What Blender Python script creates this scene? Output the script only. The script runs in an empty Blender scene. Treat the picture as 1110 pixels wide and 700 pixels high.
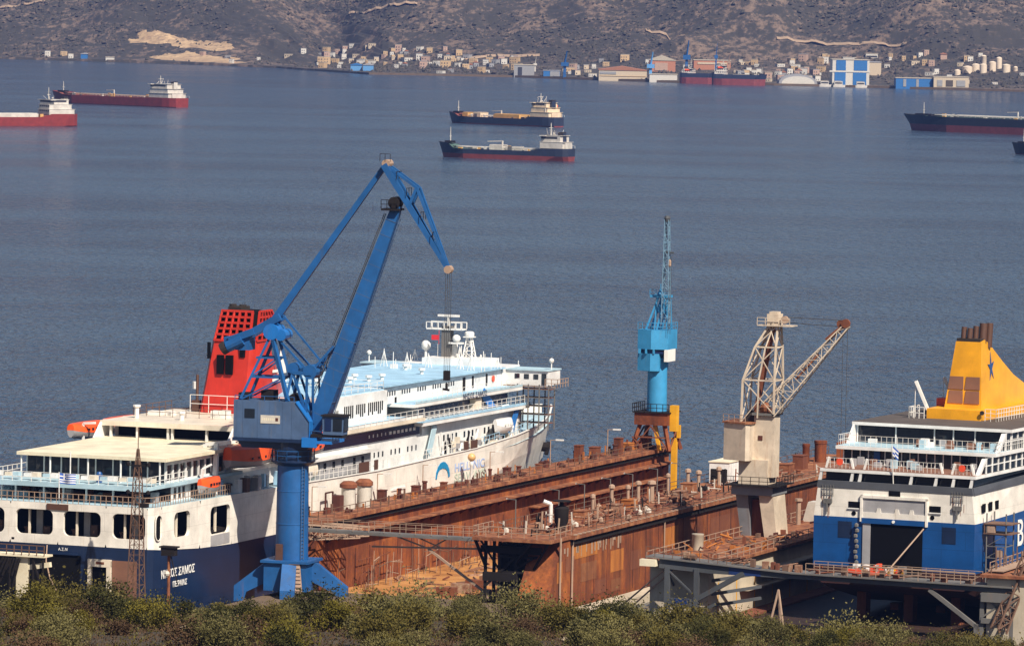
import bpy, bmesh, math, random
from mathutils import Vector, Matrix
R = math.radians
S = bpy.context.scene
COL = S.collection
random.seed(7)

# ---------------------------------------------------------------- camera
F_PX, IMG_W, IMG_H, CAM_Z = 6000.0, 1110.0, 700.0, 65.0
ROLL, PITCH = R(1.1), math.atan(360 / 6000)
cam_d = bpy.data.cameras.new('camera')
cam = bpy.data.objects.new('camera', cam_d)
COL.objects.link(cam)
cam_d.sensor_fit = 'HORIZONTAL'
cam_d.sensor_width = 36.0
cam_d.lens = 36.0 * F_PX / IMG_W
cam_d.clip_start = 1.0
cam_d.clip_end = 40000.0
_r0 = Vector((1, 0, 0)); _f = Vector((0, math.cos(PITCH), -math.sin(PITCH)))
_u0 = Vector((0, math.sin(PITCH), math.cos(PITCH)))
_r = _r0 * math.cos(ROLL) + _u0 * math.sin(ROLL)
_u = -_r0 * math.sin(ROLL) + _u0 * math.cos(ROLL)
cam.matrix_world = Matrix(((_r.x, _u.x, -_f.x, 0), (_r.y, _u.y, -_f.y, 0), (_r.z, _u.z, -_f.z, CAM_Z), (0, 0, 0, 1)))
S.camera = cam

# ---------------------------------------------------------------- light
SUN_EL, SUN_AZ = R(46), (0.53, -0.848)          # direction towards the sun (x, y)
SKY_STRENGTH, SUN_STRENGTH = 0.052, 5.0
w = bpy.data.worlds.new('World'); S.world = w; w.use_nodes = True
nt = w.node_tree; nt.nodes.clear()
sky = nt.nodes.new('ShaderNodeTexSky'); sky.sky_type = 'NISHITA'; sky.sun_disc = False
sky.sun_elevation = SUN_EL; sky.sun_rotation = math.atan2(SUN_AZ[0], SUN_AZ[1])
sky.altitude = 60; sky.air_density = 1.0; sky.dust_density = 1.2; sky.ozone_density = 1.5
bg = nt.nodes.new('ShaderNodeBackground'); bg.inputs[1].default_value = SKY_STRENGTH
wo = nt.nodes.new('ShaderNodeOutputWorld')
nt.links.new(sky.outputs[0], bg.inputs[0]); nt.links.new(bg.outputs[0], wo.inputs[0])
sun_d = bpy.data.lights.new('sun', 'SUN'); sun_d.energy = SUN_STRENGTH; sun_d.angle = R(0.53); sun_d.color = (1.0, 0.90, 0.76)
sun = bpy.data.objects.new('sun', sun_d); COL.objects.link(sun)
_n = math.hypot(*SUN_AZ)
_sd = Vector((SUN_AZ[0] / _n * math.cos(SUN_EL), SUN_AZ[1] / _n * math.cos(SUN_EL), math.sin(SUN_EL)))
sun.rotation_euler = _sd.to_track_quat('Z', 'Y').to_euler(); sun.location = (150, -150, 300)
S.view_settings.view_transform = 'Standard'; S.view_settings.look = 'None'
S.view_settings.exposure = 0.56; S.view_settings.gamma = 1.0; S.view_settings.use_curve_mapping = False
S.cycles.max_bounces = 6; S.cycles.diffuse_bounces = 2; S.cycles.glossy_bounces = 2; S.cycles.volume_bounces = 1
S.cycles.transparent_max_bounces = 4; S.cycles.caustics_reflective = False; S.cycles.caustics_refractive = False

# ---------------------------------------------------------------- frames: the dockyard and the second ferry lie at an angle to the view
class Frame:
    def __init__(s, ox, oy, deg):
        t = R(deg); s.o = Vector((ox, oy, 0)); s.deg = deg
        s.m = Matrix(((math.cos(t), math.sin(t), 0, ox), (-math.sin(t), math.cos(t), 0, oy), (0, 0, 1, 0), (0, 0, 0, 1)))
    def w(s, x, y, z=0): return s.m @ Vector((x, y, z))
YARD = Frame(-35.995, 557.264, 20.9)            # x: across the docks to the right, y: along them towards the sea
BLUE = Frame(47.83, 564.86, 24.0)
WORLD = Frame(0, 0, 0)

# ---------------------------------------------------------------- materials
MATS = {}
def nodes_of(name):
    m = bpy.data.materials.new(name); m.use_nodes = True
    n = m.node_tree.nodes; l = m.node_tree.links
    b = n['Principled BSDF']
    return m, n, l, b
def mix(n, l, fac, a, b, mode='MIX'):
    x = n.new('ShaderNodeMix'); x.data_type = 'RGBA'; x.blend_type = mode; x.clamp_factor = True
    for i, v in ((0, fac), (6, a), (7, b)):
        if hasattr(v, 'is_linked') or hasattr(v, 'links'): l.new(v, x.inputs[i])
        elif i == 0: x.inputs[0].default_value = v
        else: x.inputs[i].default_value = (*v[:3], 1)
    return x.outputs[2]
def noise(n, l, scale, detail=4, rough=0.6, sc=(1, 1, 1), coord='Object', dist=0.0, loc=(0, 0, 0)):
    t = n.new('ShaderNodeTexCoord'); mp = n.new('ShaderNodeMapping'); mp.inputs['Scale'].default_value = sc; mp.inputs['Location'].default_value = loc
    l.new(t.outputs[coord], mp.inputs[0])
    x = n.new('ShaderNodeTexNoise'); x.inputs['Scale'].default_value = scale; x.inputs['Detail'].default_value = detail
    x.inputs['Roughness'].default_value = rough; x.inputs['Distortion'].default_value = dist
    l.new(mp.outputs[0], x.inputs['Vector'])
    return x.outputs['Fac']
def ramp(n, l, src, stops, interp='LINEAR'):
    x = n.new('ShaderNodeValToRGB'); x.color_ramp.interpolation = interp
    e = x.color_ramp.elements
    while len(e) > 1: e.remove(e[-1])
    e[0].position = stops[0][0]; e[0].color = (*stops[0][1], 1)
    for p, c in stops[1:]:
        k = e.new(p); k.color = (*c, 1)
    l.new(src, x.inputs[0])
    return x.outputs[0]
def g(v): return (v, v, v)
def bump(n, l, b, src, strength, distance):
    x = n.new('ShaderNodeBump'); x.inputs['Strength'].default_value = strength; x.inputs['Distance'].default_value = distance
    l.new(src, x.inputs['Height']); l.new(x.outputs[0], b.inputs['Normal'])
def paint(name, col, rough=0.45, dirt=0.25, dirt_col=(0.16, 0.09, 0.05), metal=0.0, scale=0.35, streak=True, seed=0, plates=0.0, runs=0.0):
    """painted steel with faint mottling, rain streaks and rusty patches"""
    m, n, l, b = nodes_of(name)
    a = noise(n, l, scale, 5, 0.65, (1, 1, 1), loc=(seed, seed * 2, 0))
    c1 = mix(n, l, ramp(n, l, a, [(0.35, g(0)), (0.7, g(1))]), tuple(c * 0.76 for c in col), tuple(min(1, c * 1.10) for c in col))
    s = noise(n, l, 1.6, 5, 0.7, (1, 1, 0.12) if streak else (1, 1, 1), loc=(seed, 3, 0))
    c2 = mix(n, l, ramp(n, l, s, [(0.56, g(0)), (0.80, g(dirt))]), c1, dirt_col)
    if runs:                                   # rust runs with a source, one here and there
        rn = noise(n, l, 0.5, 6, 0.75, (1, 1, 0.10), loc=(3, seed + 7, 1)); c2 = mix(n, l, ramp(n, l, rn, [(0.63, g(0)), (0.72, g(runs))]), c2, (0.20, 0.085, 0.035))
    if plates:                                 # weld lines between hull plates
        t = n.new('ShaderNodeTexCoord'); sp = n.new('ShaderNodeSeparateXYZ'); l.new(t.outputs['Object'], sp.inputs[0]); ad = n.new('ShaderNodeMath'); l.new(sp.outputs[0], ad.inputs[0]); l.new(sp.outputs[1], ad.inputs[1])
        cb = n.new('ShaderNodeCombineXYZ'); l.new(ad.outputs[0], cb.inputs[0]); l.new(sp.outputs[2], cb.inputs[1]); bk = n.new('ShaderNodeTexBrick'); l.new(cb.outputs[0], bk.inputs[0])
        bk.inputs['Scale'].default_value = 1.0; bk.inputs['Brick Width'].default_value = 5.2; bk.inputs['Row Height'].default_value = 1.9; bk.inputs['Mortar Size'].default_value = 0.045; bk.inputs['Mortar Smooth'].default_value = 0.6
        bk.inputs['Color1'].default_value = (1, 1, 1, 1); bk.inputs['Color2'].default_value = (0.90, 0.90, 0.90, 1); bk.inputs['Mortar'].default_value = (0.55, 0.55, 0.55, 1)
        c2 = mix(n, l, plates, c2, bk.outputs[0], 'MULTIPLY')
    l.new(c2, b.inputs['Base Color'])
    b.inputs['Roughness'].default_value = rough; b.inputs['Metallic'].default_value = metal
    MATS[name] = m
    return m
def rust(name, dark, mid, light, scale=0.22, streak=True, pos=0.5, rough=0.85):
    m, n, l, b = nodes_of(name)
    a = noise(n, l, scale, 8, 0.68, (1, 1, 0.7), dist=0.4)
    base = ramp(n, l, a, [(pos - 0.18, dark), (pos + 0.0, mid), (pos + 0.19, light)])
    if streak:
        s = noise(n, l, 0.9, 6, 0.7, (1, 1, 0.07))
        base = mix(n, l, ramp(n, l, s, [(0.42, g(0)), (0.66, g(0.75))]), base, dark)
        s2 = noise(n, l, 1.3, 5, 0.7, (1, 1, 0.10), loc=(9, 4, 0))
        base = mix(n, l, ramp(n, l, s2, [(0.60, g(0)), (0.76, g(0.6))]), base, light)
    f = noise(n, l, 3.0, 6, 0.75)
    base = mix(n, l, ramp(n, l, f, [(0.3, g(0.45)), (0.65, g(0))]), base, dark)
    l.new(base, b.inputs['Base Color']); b.inputs['Roughness'].default_value = rough
    bump(n, l, b, f, 0.5, 0.08)
    MATS[name] = m
    return m
def plain(name, col, rough=0.6, metal=0.0, var=0.12, scale=1.5):
    m, n, l, b = nodes_of(name)
    a = noise(n, l, scale, 4, 0.6)
    c = mix(n, l, ramp(n, l, a, [(0.3, g(0)), (0.7, g(1))]), tuple(c * (1 - var) for c in col), tuple(min(1, c * (1 + var)) for c in col))
    l.new(c, b.inputs['Base Color']); b.inputs['Roughness'].default_value = rough; b.inputs['Metallic'].default_value = metal
    MATS[name] = m
    return m
M = MATS
paint('white', (0.80, 0.79, 0.77), 0.35, 0.18, (0.45, 0.33, 0.22))
paint('cream', (0.76, 0.67, 0.54), 0.40, 0.45, (0.36, 0.20, 0.10))
paint('hull_white', (0.84, 0.79, 0.71), 0.35, 0.40, (0.42, 0.27, 0.16), plates=0.40, runs=0.35)
paint('awning', (0.78, 0.70, 0.52), 0.55, 0.55, (0.55, 0.33, 0.12), streak=False)
paint('navy', (0.008, 0.021, 0.062), 0.35, 0.35, (0.04, 0.045, 0.06), plates=0.6)
paint('royal', (0.006, 0.070, 0.25), 0.35, 0.40, (0.015, 0.05, 0.16), plates=0.6, runs=0.12)
paint('deck_blue', (0.36, 0.58, 0.76), 0.5, 0.25, (0.55, 0.66, 0.72), streak=False)
paint('deck_pale', (0.42, 0.58, 0.66), 0.5, 0.4, (0.6, 0.62, 0.6), streak=False)
paint('stair_blue', (0.02, 0.17, 0.52), 0.4, 0.1)
paint('funnel_red', (0.50, 0.028, 0.014), 0.45, 0.5, (0.16, 0.02, 0.012))
paint('orange', (0.85, 0.10, 0.015), 0.4, 0.2, (0.4, 0.06, 0.02))
paint('yellow_funnel', (0.80, 0.36, 0.012), 0.4, 0.2, (0.45, 0.18, 0.01))
paint('band_grey', (0.085, 0.090, 0.105), 0.5, 0.2, (0.05, 0.05, 0.05))
paint('recess_grey', (0.36, 0.35, 0.36), 0.5, 0.3)
paint('roof_dark', (0.085, 0.068, 0.060), 0.8, 0.3, (0.15, 0.1, 0.07), streak=False)
paint('deck_brown', (0.22, 0.10, 0.062), 0.8, 0.3, streak=False)
paint('antifoul', (0.040, 0.010, 0.009), 0.7, 0.5, (0.03, 0.02, 0.02))
paint('crane_blue', (0.010, 0.092, 0.285), 0.5, 0.65, (0.055, 0.075, 0.11), scale=0.5, runs=0.30)
paint('crane_dull', (0.060, 0.110, 0.215), 0.6, 0.55, (0.13, 0.12, 0.12), scale=0.6)
paint('crane_bright', (0.012, 0.15, 0.48), 0.4, 0.2)
paint('crane_sky', (0.040, 0.28, 0.54), 0.55, 0.45, (0.14, 0.18, 0.2), runs=0.3)
paint('crane_cream', (0.60, 0.50, 0.39), 0.7, 0.8, (0.30, 0.13, 0.05), scale=0.6, runs=0.7)
paint('crane_grey', (0.21, 0.22, 0.24), 0.6, 0.5, (0.2, 0.09, 0.04))
paint('crane_yellow', (0.72, 0.36, 0.015), 0.5, 0.5, (0.3, 0.1, 0.02))
paint('steel_blue_grey', (0.060, 0.066, 0.075), 0.7, 0.95, (0.085, 0.045, 0.025), runs=0.5)
paint('steel_grey', (0.14, 0.135, 0.13), 0.6, 0.5, (0.2, 0.10, 0.05))
paint('panel_blue', (0.008, 0.030, 0.13), 0.5, 0.4, (0.03, 0.04, 0.07))
paint('concrete_wall', (0.50, 0.43, 0.33), 0.85, 0.55, (0.26, 0.15, 0.07), scale=0.3)
rust('rust_face', (0.060, 0.014, 0.006), (0.25, 0.060, 0.014), (0.46, 0.140, 0.022))
rust('rust_dark', (0.040, 0.011, 0.008), (0.115, 0.026, 0.013), (0.24, 0.058, 0.018))
rust('rust_pale', (0.085, 0.026, 0.014), (0.25, 0.085, 0.034), (0.44, 0.20, 0.085), streak=False, scale=0.7)
rust('rust_orange', (0.24, 0.072, 0.014), (0.46, 0.155, 0.024), (0.60, 0.24, 0.045))
rust('rust_brown', (0.11, 0.030, 0.014), (0.20, 0.062, 0.026), (0.32, 0.12, 0.05))
rust('dock_floor', (0.15, 0.055, 0.018), (0.42, 0.18, 0.045), (0.58, 0.30, 0.10), scale=0.15, streak=False, pos=0.47)
rust('scrap', (0.10, 0.045, 0.03), (0.27, 0.13, 0.075), (0.5, 0.38, 0.27), scale=1.2, streak=False)
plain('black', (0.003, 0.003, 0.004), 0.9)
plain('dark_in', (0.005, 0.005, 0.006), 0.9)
plain('dark_steel', (0.018, 0.015, 0.015), 0.8)
for _k in ('black', 'dark_in', 'dark_steel'): M[_k].node_tree.nodes['Principled BSDF'].inputs['Specular IOR Level'].default_value = 0.1
plain('glass_dark', (0.012, 0.017, 0.026), 0.08)
plain('glass_navy', (0.010, 0.022, 0.075), 0.12)
plain('rail_white', (0.74, 0.72, 0.68), 0.5)
plain('rail_rust', (0.34, 0.23, 0.165), 0.7)
plain('rail_brown', (0.13, 0.070, 0.045), 0.8)
plain('lamp_white', (0.70, 0.69, 0.66), 0.5)
plain('rope', (0.05, 0.05, 0.055), 0.8)
plain('soot', (0.022, 0.015, 0.013), 0.9)
plain('pipe_brown', (0.085, 0.038, 0.024), 0.6)
plain('lifering', (0.75, 0.08, 0.03), 0.5)
plain('flag_blue', (0.03, 0.10, 0.42), 0.8)
plain('flag_white', (0.8, 0.8, 0.8), 0.8)
plain('flag_red', (0.6, 0.02, 0.03), 0.8)
plain('letter_white', (0.80, 0.78, 0.74), 0.5, var=0.03)
plain('letter_dark', (0.06, 0.07, 0.12), 0.5, var=0.03)
plain('letter_sky', (0.36, 0.47, 0.72), 0.5, var=0.03)
plain('letter_green', (0.46, 0.54, 0.46), 0.5, var=0.03)
plain('emblem_blue', (0.006, 0.22, 0.45), 0.5, var=0.03)
plain('globe', (0.62, 0.38, 0.16), 0.4)
plain('plate', (0.52, 0.48, 0.42), 0.5)

# ---------------------------------------------------------------- mesh builder
ORIGIN = {}
class MB:
    def __init__(s): s.v = []; s.f = []; s.mi = []; s.cur = 0
    def mat(s, i): s.cur = i; return s
    def poly(s, pts):
        k = len(s.v); s.v += [Vector(p) for p in pts]; s.f.append(tuple(range(k, k + len(pts)))); s.mi.append(s.cur); return s
    def hexa(s, p):          # 8 corners: bottom ring, top ring
        k = len(s.v); s.v += [Vector(q) for q in p]
        for q in ((3, 2, 1, 0), (4, 5, 6, 7), (0, 1, 5, 4), (1, 2, 6, 5), (2, 3, 7, 6), (3, 0, 4, 7)):
            s.f.append(tuple(k + i for i in q)); s.mi.append(s.cur)
        return s
    def box(s, x0, x1, y0, y1, z0, z1):
        return s.hexa([(x0, y0, z0), (x1, y0, z0), (x1, y1, z0), (x0, y1, z0), (x0, y0, z1), (x1, y0, z1), (x1, y1, z1), (x0, y1, z1)])
    def bar(s, p, q, w, h=None, w2=None, h2=None, up=(0, 0, 1)):
        p, q = Vector(p), Vector(q); h = h or w; w2 = w2 or w; h2 = h2 or h
        d = (q - p).normalized(); u = Vector(up)
        if abs(d.dot(u)) > 0.98: u = Vector((0, 1, 0))
        a = d.cross(u).normalized(); b = a.cross(d).normalized()
        r = lambda c, ww, hh: [c - a * ww / 2 - b * hh / 2, c + a * ww / 2 - b * hh / 2, c + a * ww / 2 + b * hh / 2, c - a * ww / 2 + b * hh / 2]
        return s.hexa(r(p, w, h) + r(q, w2, h2))
    def tube(s, p, q, r, n=8, r2=None, cap=True):
        p, q = Vector(p), Vector(q); r2 = r if r2 is None else r2
        d = (q - p).normalized(); u = Vector((0, 0, 1))
        if abs(d.dot(u)) > 0.98: u = Vector((1, 0, 0))
        a = d.cross(u).normalized(); b = a.cross(d).normalized(); k = len(s.v)
        for c, rr in ((p, r), (q, r2)):
            for i in range(n):
                t = 2 * math.pi * i / n; s.v.append(c + a * rr * math.cos(t) + b * rr * math.sin(t))
        for i in range(n):
            j = (i + 1) % n; s.f.append((k + i, k + j, k + n + j, k + n + i)); s.mi.append(s.cur)
        if cap:
            s.f.append(tuple(k + i for i in reversed(range(n)))); s.mi.append(s.cur)
            s.f.append(tuple(k + n + i for i in range(n))); s.mi.append(s.cur)
        return s
    def lathe(s, c, prof, n=12):           # prof: list of (radius, z)
        c = Vector(c); k = len(s.v)
        for r, z in prof:
            for i in range(n):
                t = 2 * math.pi * i / n; s.v.append(c + Vector((r * math.cos(t), r * math.sin(t), z)))
        for a in range(len(prof) - 1):
            for i in range(n):
                j = (i + 1) % n; s.f.append((k + a * n + i, k + a * n + j, k + (a + 1) * n + j, k + (a + 1) * n + i)); s.mi.append(s.cur)
        s.f.append(tuple(k + i for i in reversed(range(n)))); s.mi.append(s.cur)
        s.f.append(tuple(k + (len(prof) - 1) * n + i for i in range(n))); s.mi.append(s.cur)
        return s
    def ball(s, c, r, n=10, sq=(1, 1, 1)):
        c = Vector(c); m = n // 2; k = len(s.v)
        for a in range(m + 1):
            ph = math.pi * a / m
            for i in range(n):
                t = 2 * math.pi * i / n
                s.v.append(c + Vector((r * sq[0] * math.sin(ph) * math.cos(t), r * sq[1] * math.sin(ph) * math.sin(t), -r * sq[2] * math.cos(ph))))
        for a in range(m):
            for i in range(n):
                j = (i + 1) % n; s.f.append((k + a * n + i, k + a * n + j, k + (a + 1) * n + j, k + (a + 1) * n + i)); s.mi.append(s.cur)
        return s
    def loft(s, rings, close=True, cap0=True, cap1=True, mats=None):
        k = len(s.v); n = len(rings[0])
        for r in rings: s.v += [Vector(p) for p in r]
        for a in range(len(rings) - 1):
            for i in range(n if close else n - 1):
                j = (i + 1) % n
                s.f.append((k + a * n + i, k + a * n + j, k + (a + 1) * n + j, k + (a + 1) * n + i)); s.mi.append(mats[i] if mats else s.cur)
        if cap0: s.f.append(tuple(k + i for i in reversed(range(n)))); s.mi.append(s.cur)
        if cap1: s.f.append(tuple(k + (len(rings) - 1) * n + i for i in range(n))); s.mi.append(s.cur)
        return s
    def prism(s, pts, axis, a, b):          # polygon in the two other axes, extruded along axis from a to b
        def mk(p, t):
            return {'x': (t, p[0], p[1]), 'y': (p[0], t, p[1]), 'z': (p[0], p[1], t)}[axis]
        return s.loft([[mk(p, a) for p in pts], [mk(p, b) for p in pts]])
    def rail(s, pts, h=1.0, step=1.6, w=0.05, nr=2, closed=False):
        pts = [Vector(p) for p in pts]
        if closed: pts = pts + [pts[0]]
        for p, q in zip(pts[:-1], pts[1:]):
            L = (q - p).length; n = max(1, round(L / step))
            for i in range(n + 1):
                c = p.lerp(q, i / n); s.bar(c, c + Vector((0, 0, h)), w, w)
            for k in range(1, nr + 1):
                z = Vector((0, 0, h * k / nr)); s.bar(p + z, q + z, w, w)
        return s
    def truss(s, p, q, w0, w1, n, t, up=(0, 0, 1), tc=None, depth=None):
        """square lattice beam from p to q, width w0 -> w1, n bays, chord thickness tc, brace thickness t"""
        p, q = Vector(p), Vector(q); d = (q - p).normalized(); u = Vector(up)
        if abs(d.dot(u)) > 0.98: u = Vector((0, 1, 0))
        a = d.cross(u).normalized(); b = a.cross(d).normalized(); tc = tc or t * 1.5
        D = depth or (1, 1)
        def ring(f):
            c = p.lerp(q, f); ww = (w0 + (w1 - w0) * f) / 2; hh = ww * (D[0] + (D[1] - D[0]) * f)
            return [c + a * x * ww + b * y * hh for x, y in ((-1, -1), (1, -1), (1, 1), (-1, 1))]
        r0, r1 = ring(0), ring(1)
        for i in range(4): s.bar(r0[i], r1[i], tc, tc)
        for k in range(n):
            A, B = ring(k / n), ring((k + 1) / n)
            for i in range(4):
                j = (i + 1) % 4
                if k % 2: s.bar(A[i], B[j], t, t)
                else: s.bar(A[j], B[i], t, t)
                s.bar(B[i], B[j], t, t)
        return s
    def rrect(s, cx, cz, w, h, r, y, depth, axis='y', n=4, sgn=-1):     # rounded slab lying on a wall; depth outwards
        pts = []
        for qx, qz, a0 in ((1, 1, 0), (-1, 1, 90), (-1, -1, 180), (1, -1, 270)):
            for i in range(n + 1):
                t = R(a0 + 90 * i / n); pts.append((cx + qx * (w / 2 - r) + r * math.cos(t), cz + qz * (h / 2 - r) + r * math.sin(t)))
        return s.prism(pts, axis, y, y + sgn * depth)
    def finish(s, name, mats, origin, fr):
        me = bpy.data.meshes.new(name)
        me.from_pydata([v - origin for v in s.v], [], s.f)
        for m in (mats if isinstance(mats, (list, tuple)) else [mats]): me.materials.append(MATS[m] if isinstance(m, str) else m)
        me.polygons.foreach_set('material_index', s.mi)
        bm = bmesh.new(); bm.from_mesh(me); bmesh.ops.recalc_face_normals(bm, faces=bm.faces); bm.to_mesh(me); bm.free()
        return me
    def part(s, name, mats, parent, label=None, kind=None, smooth=False):
        o = bpy.data.objects.new(name, s.finish(name, mats, ORIGIN[parent.name], None)); COL.objects.link(o)
        o.parent = parent; ORIGIN[o.name] = ORIGIN[parent.name]
        if label: o['label'] = label
        if kind: o['kind'] = kind
        if smooth: shade(o)
        return o
    def thing(s, name, mats, fr, origin, label=None, cat=None, group=None, kind=None, smooth=False):
        og = Vector(origin)
        o = bpy.data.objects.new(name, s.finish(name, mats, og, fr)); COL.objects.link(o)
        o.matrix_world = fr.m @ Matrix.Translation(og); ORIGIN[o.name] = og
        tag(o, label, cat, group, kind)
        if smooth: shade(o)
        return o
def shade(o, ang=40):
    me = o.data
    me.polygons.foreach_set('use_smooth', [True] * len(me.polygons))
    try: me.set_sharp_from_angle(angle=R(ang))
    except Exception: pass
def tag(o, label=None, cat=None, group=None, kind=None):
    if label: o['label'] = label
    if cat: o['category'] = cat
    if group: o['group'] = group
    if kind: o['kind'] = kind
    return o
def thing(name, label, cat, fr, origin, group=None):
    o = bpy.data.objects.new(name, None); COL.objects.link(o); o.empty_display_size = 1
    o.matrix_world = fr.m @ Matrix.Translation(Vector(origin)); ORIGIN[o.name] = Vector(origin)
    return tag(o, label, cat, group)
def dup(root, fr, origin, label=None, rz=0.0, sc=1.0, group=None):
    r = root.copy(); COL.objects.link(r)
    r.matrix_world = fr.m @ Matrix.Translation(Vector(origin)) @ Matrix.Rotation(rz, 4, 'Z') @ Matrix.Scale(sc, 4)
    if label: r['label'] = label
    if group: r['group'] = group
    for ch in list(root.children):
        c = ch.copy(); COL.objects.link(c); c.parent = r
        for gch in list(ch.children):
            d = gch.copy(); COL.objects.link(d); d.parent = c
    return r
def text_part(name, body, size, mat, parent, pos, xdir, zdir, align='LEFT', extrude=0.01, sx=1.0, lab=None, bold=0.0):
    cu = bpy.data.curves.new('lettering', 'FONT'); cu.body = body; cu.size = size; cu.align_x = align; cu.extrude = extrude; cu.offset = bold
    t = bpy.data.objects.new('lettering', cu); COL.objects.link(t)
    dg = bpy.context.evaluated_depsgraph_get(); me = bpy.data.meshes.new_from_object(t.evaluated_get(dg))
    bpy.data.objects.remove(t)
    x = Vector(xdir).normalized(); z = Vector(zdir).normalized(); y = x.cross(z); o0 = Vector(pos) - ORIGIN[parent.name]
    me.transform(Matrix(((x.x * sx, z.x, y.x, o0.x), (x.y * sx, z.y, y.y, o0.y), (x.z * sx, z.z, y.z, o0.z), (0, 0, 0, 1))))
    me.materials.clear(); me.materials.append(MATS[mat])
    o = bpy.data.objects.new(name, me); COL.objects.link(o); o.parent = parent; ORIGIN[o.name] = ORIGIN[parent.name]
    if lab: o['label'] = lab
    return o
# ================================================================ SETTING
from mathutils import noise as mn
def fbm(x, y, z=0.0, o=5): return mn.fractal(Vector((x, y, z)), 1.0, 2.0, o)
def lerp_tab(tab, x):
    if x <= tab[0][0]: return tab[0][1]
    for (a, va), (b, vb) in zip(tab[:-1], tab[1:]):
        if x <= b: return va + (vb - va) * (x - a) / (b - a)
    return tab[-1][1]

# ---- sea
m, n, l, b = nodes_of('sea_water')
big = noise(n, l, 0.012, 3, 0.55, (0.35, 1.0, 1), dist=0.3)
mid = noise(n, l, 0.16, 3, 0.6, (1.0, 0.42, 1), loc=(31, 7, 0))
fine = noise(n, l, 0.58, 2, 0.6, (1.0, 0.30, 1), dist=0.4)
c = mix(n, l, ramp(n, l, big, [(0.35, g(0)), (0.65, g(1))]), (0.028, 0.049, 0.086), (0.046, 0.074, 0.118))
l.new(c, b.inputs['Base Color'])
l.new(ramp(n, l, big, [(0.38, g(0.12)), (0.62, g(0.17))]), b.inputs['Roughness']); b.inputs['IOR'].default_value = 1.333
ad = n.new('ShaderNodeMath'); ad.operation = 'MULTIPLY_ADD'; ad.inputs[1].default_value = 0.8
l.new(mid, ad.inputs[0]); l.new(fine, ad.inputs[2])
bump(n, l, b, ad.outputs[0], 1.0, 3.6)
M['sea_water'] = m
sea = MB(); sea.poly([(-1500, 430, 0), (1500, 430, 0), (1500, 5300, 0), (-1500, 5300, 0)])
sea.thing('sea', 'sea_water', WORLD, (0, 0, 0), kind='structure')

# ---- hillside in front of the docks
HILL = [(-60, 66), (0, 62.5), (60, 54), (140, 44), (220, 35.5), (300, 27.0), (345, 22.6), (372, 21.0), (392, 19.4), (412, 17.1), (432, 14.0), (452, 10.0), (475, 6.2), (500, 3.6), (520, 2.2), (560, 1.7)]
def hill_z(x, y):
    z = lerp_tab(HILL, y)
    k = max(0.0, 1 - abs(y - 400) / 120)
    z += k * (1.0 * mn.noise(Vector((x * 0.05, y * 0.05, 3))) + 0.5 * mn.noise(Vector((x * 0.17, y * 0.17, 9))))
    z -= k * 1.0 * max(0.0, min(1.0, (x - 8) / 14))
    return z
m, n, l, b = nodes_of('dry_ground')
a = noise(n, l, 0.5, 7, 0.7); a2 = noise(n, l, 4.0, 4, 0.7)
c = ramp(n, l, a, [(0.30, (0.022, 0.018, 0.010)), (0.48, (0.055, 0.036, 0.021)), (0.62, (0.095, 0.066, 0.040)), (0.75, (0.16, 0.12, 0.08))])
c = mix(n, l, ramp(n, l, a2, [(0.35, g(0.6)), (0.65, g(0))]), c, (0.04, 0.035, 0.02))
l.new(c, b.inputs['Base Color']); b.inputs['Roughness'].default_value = 0.95; bump(n, l, b, a2, 0.8, 0.25); M['dry_ground'] = m
hs = MB()
nx, ny = 90, 120
for j in range(ny + 1):
    y = -60 + (520 + 60) * (j / ny) ** 0.62
    for i in range(nx + 1):
        x = -130 + 260 * i / nx
        hs.v.append(Vector((x, y, hill_z(x, y))))
for j in range(ny):
    for i in range(nx):
        k = j * (nx + 1) + i; hs.f.append((k, k + 1, k + nx + 2, k + nx + 1)); hs.mi.append(0)
hs.thing('hillside', 'dry_ground', WORLD, (0, 0, 0), kind='structure', smooth=True)

# ---- quay: an apron along the dock entrances, with a finger under the big crane
paint('quay_ground', (0.13, 0.088, 0.055), 0.9, 0.5, (0.15, 0.08, 0.05), streak=False)
q = MB()
q.prism([(-80, -150), (130, -150), (130, -22), (88, -14), (56, -4), (48, 14), (36, 20), (22, 23.5), (5.2, 23.5), (5.2, -1.6), (-80, -1.6)], 'z', -3, 2.0)
q.thing('quay', 'quay_ground', YARD, (0, 0, 2), kind='structure')

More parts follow.
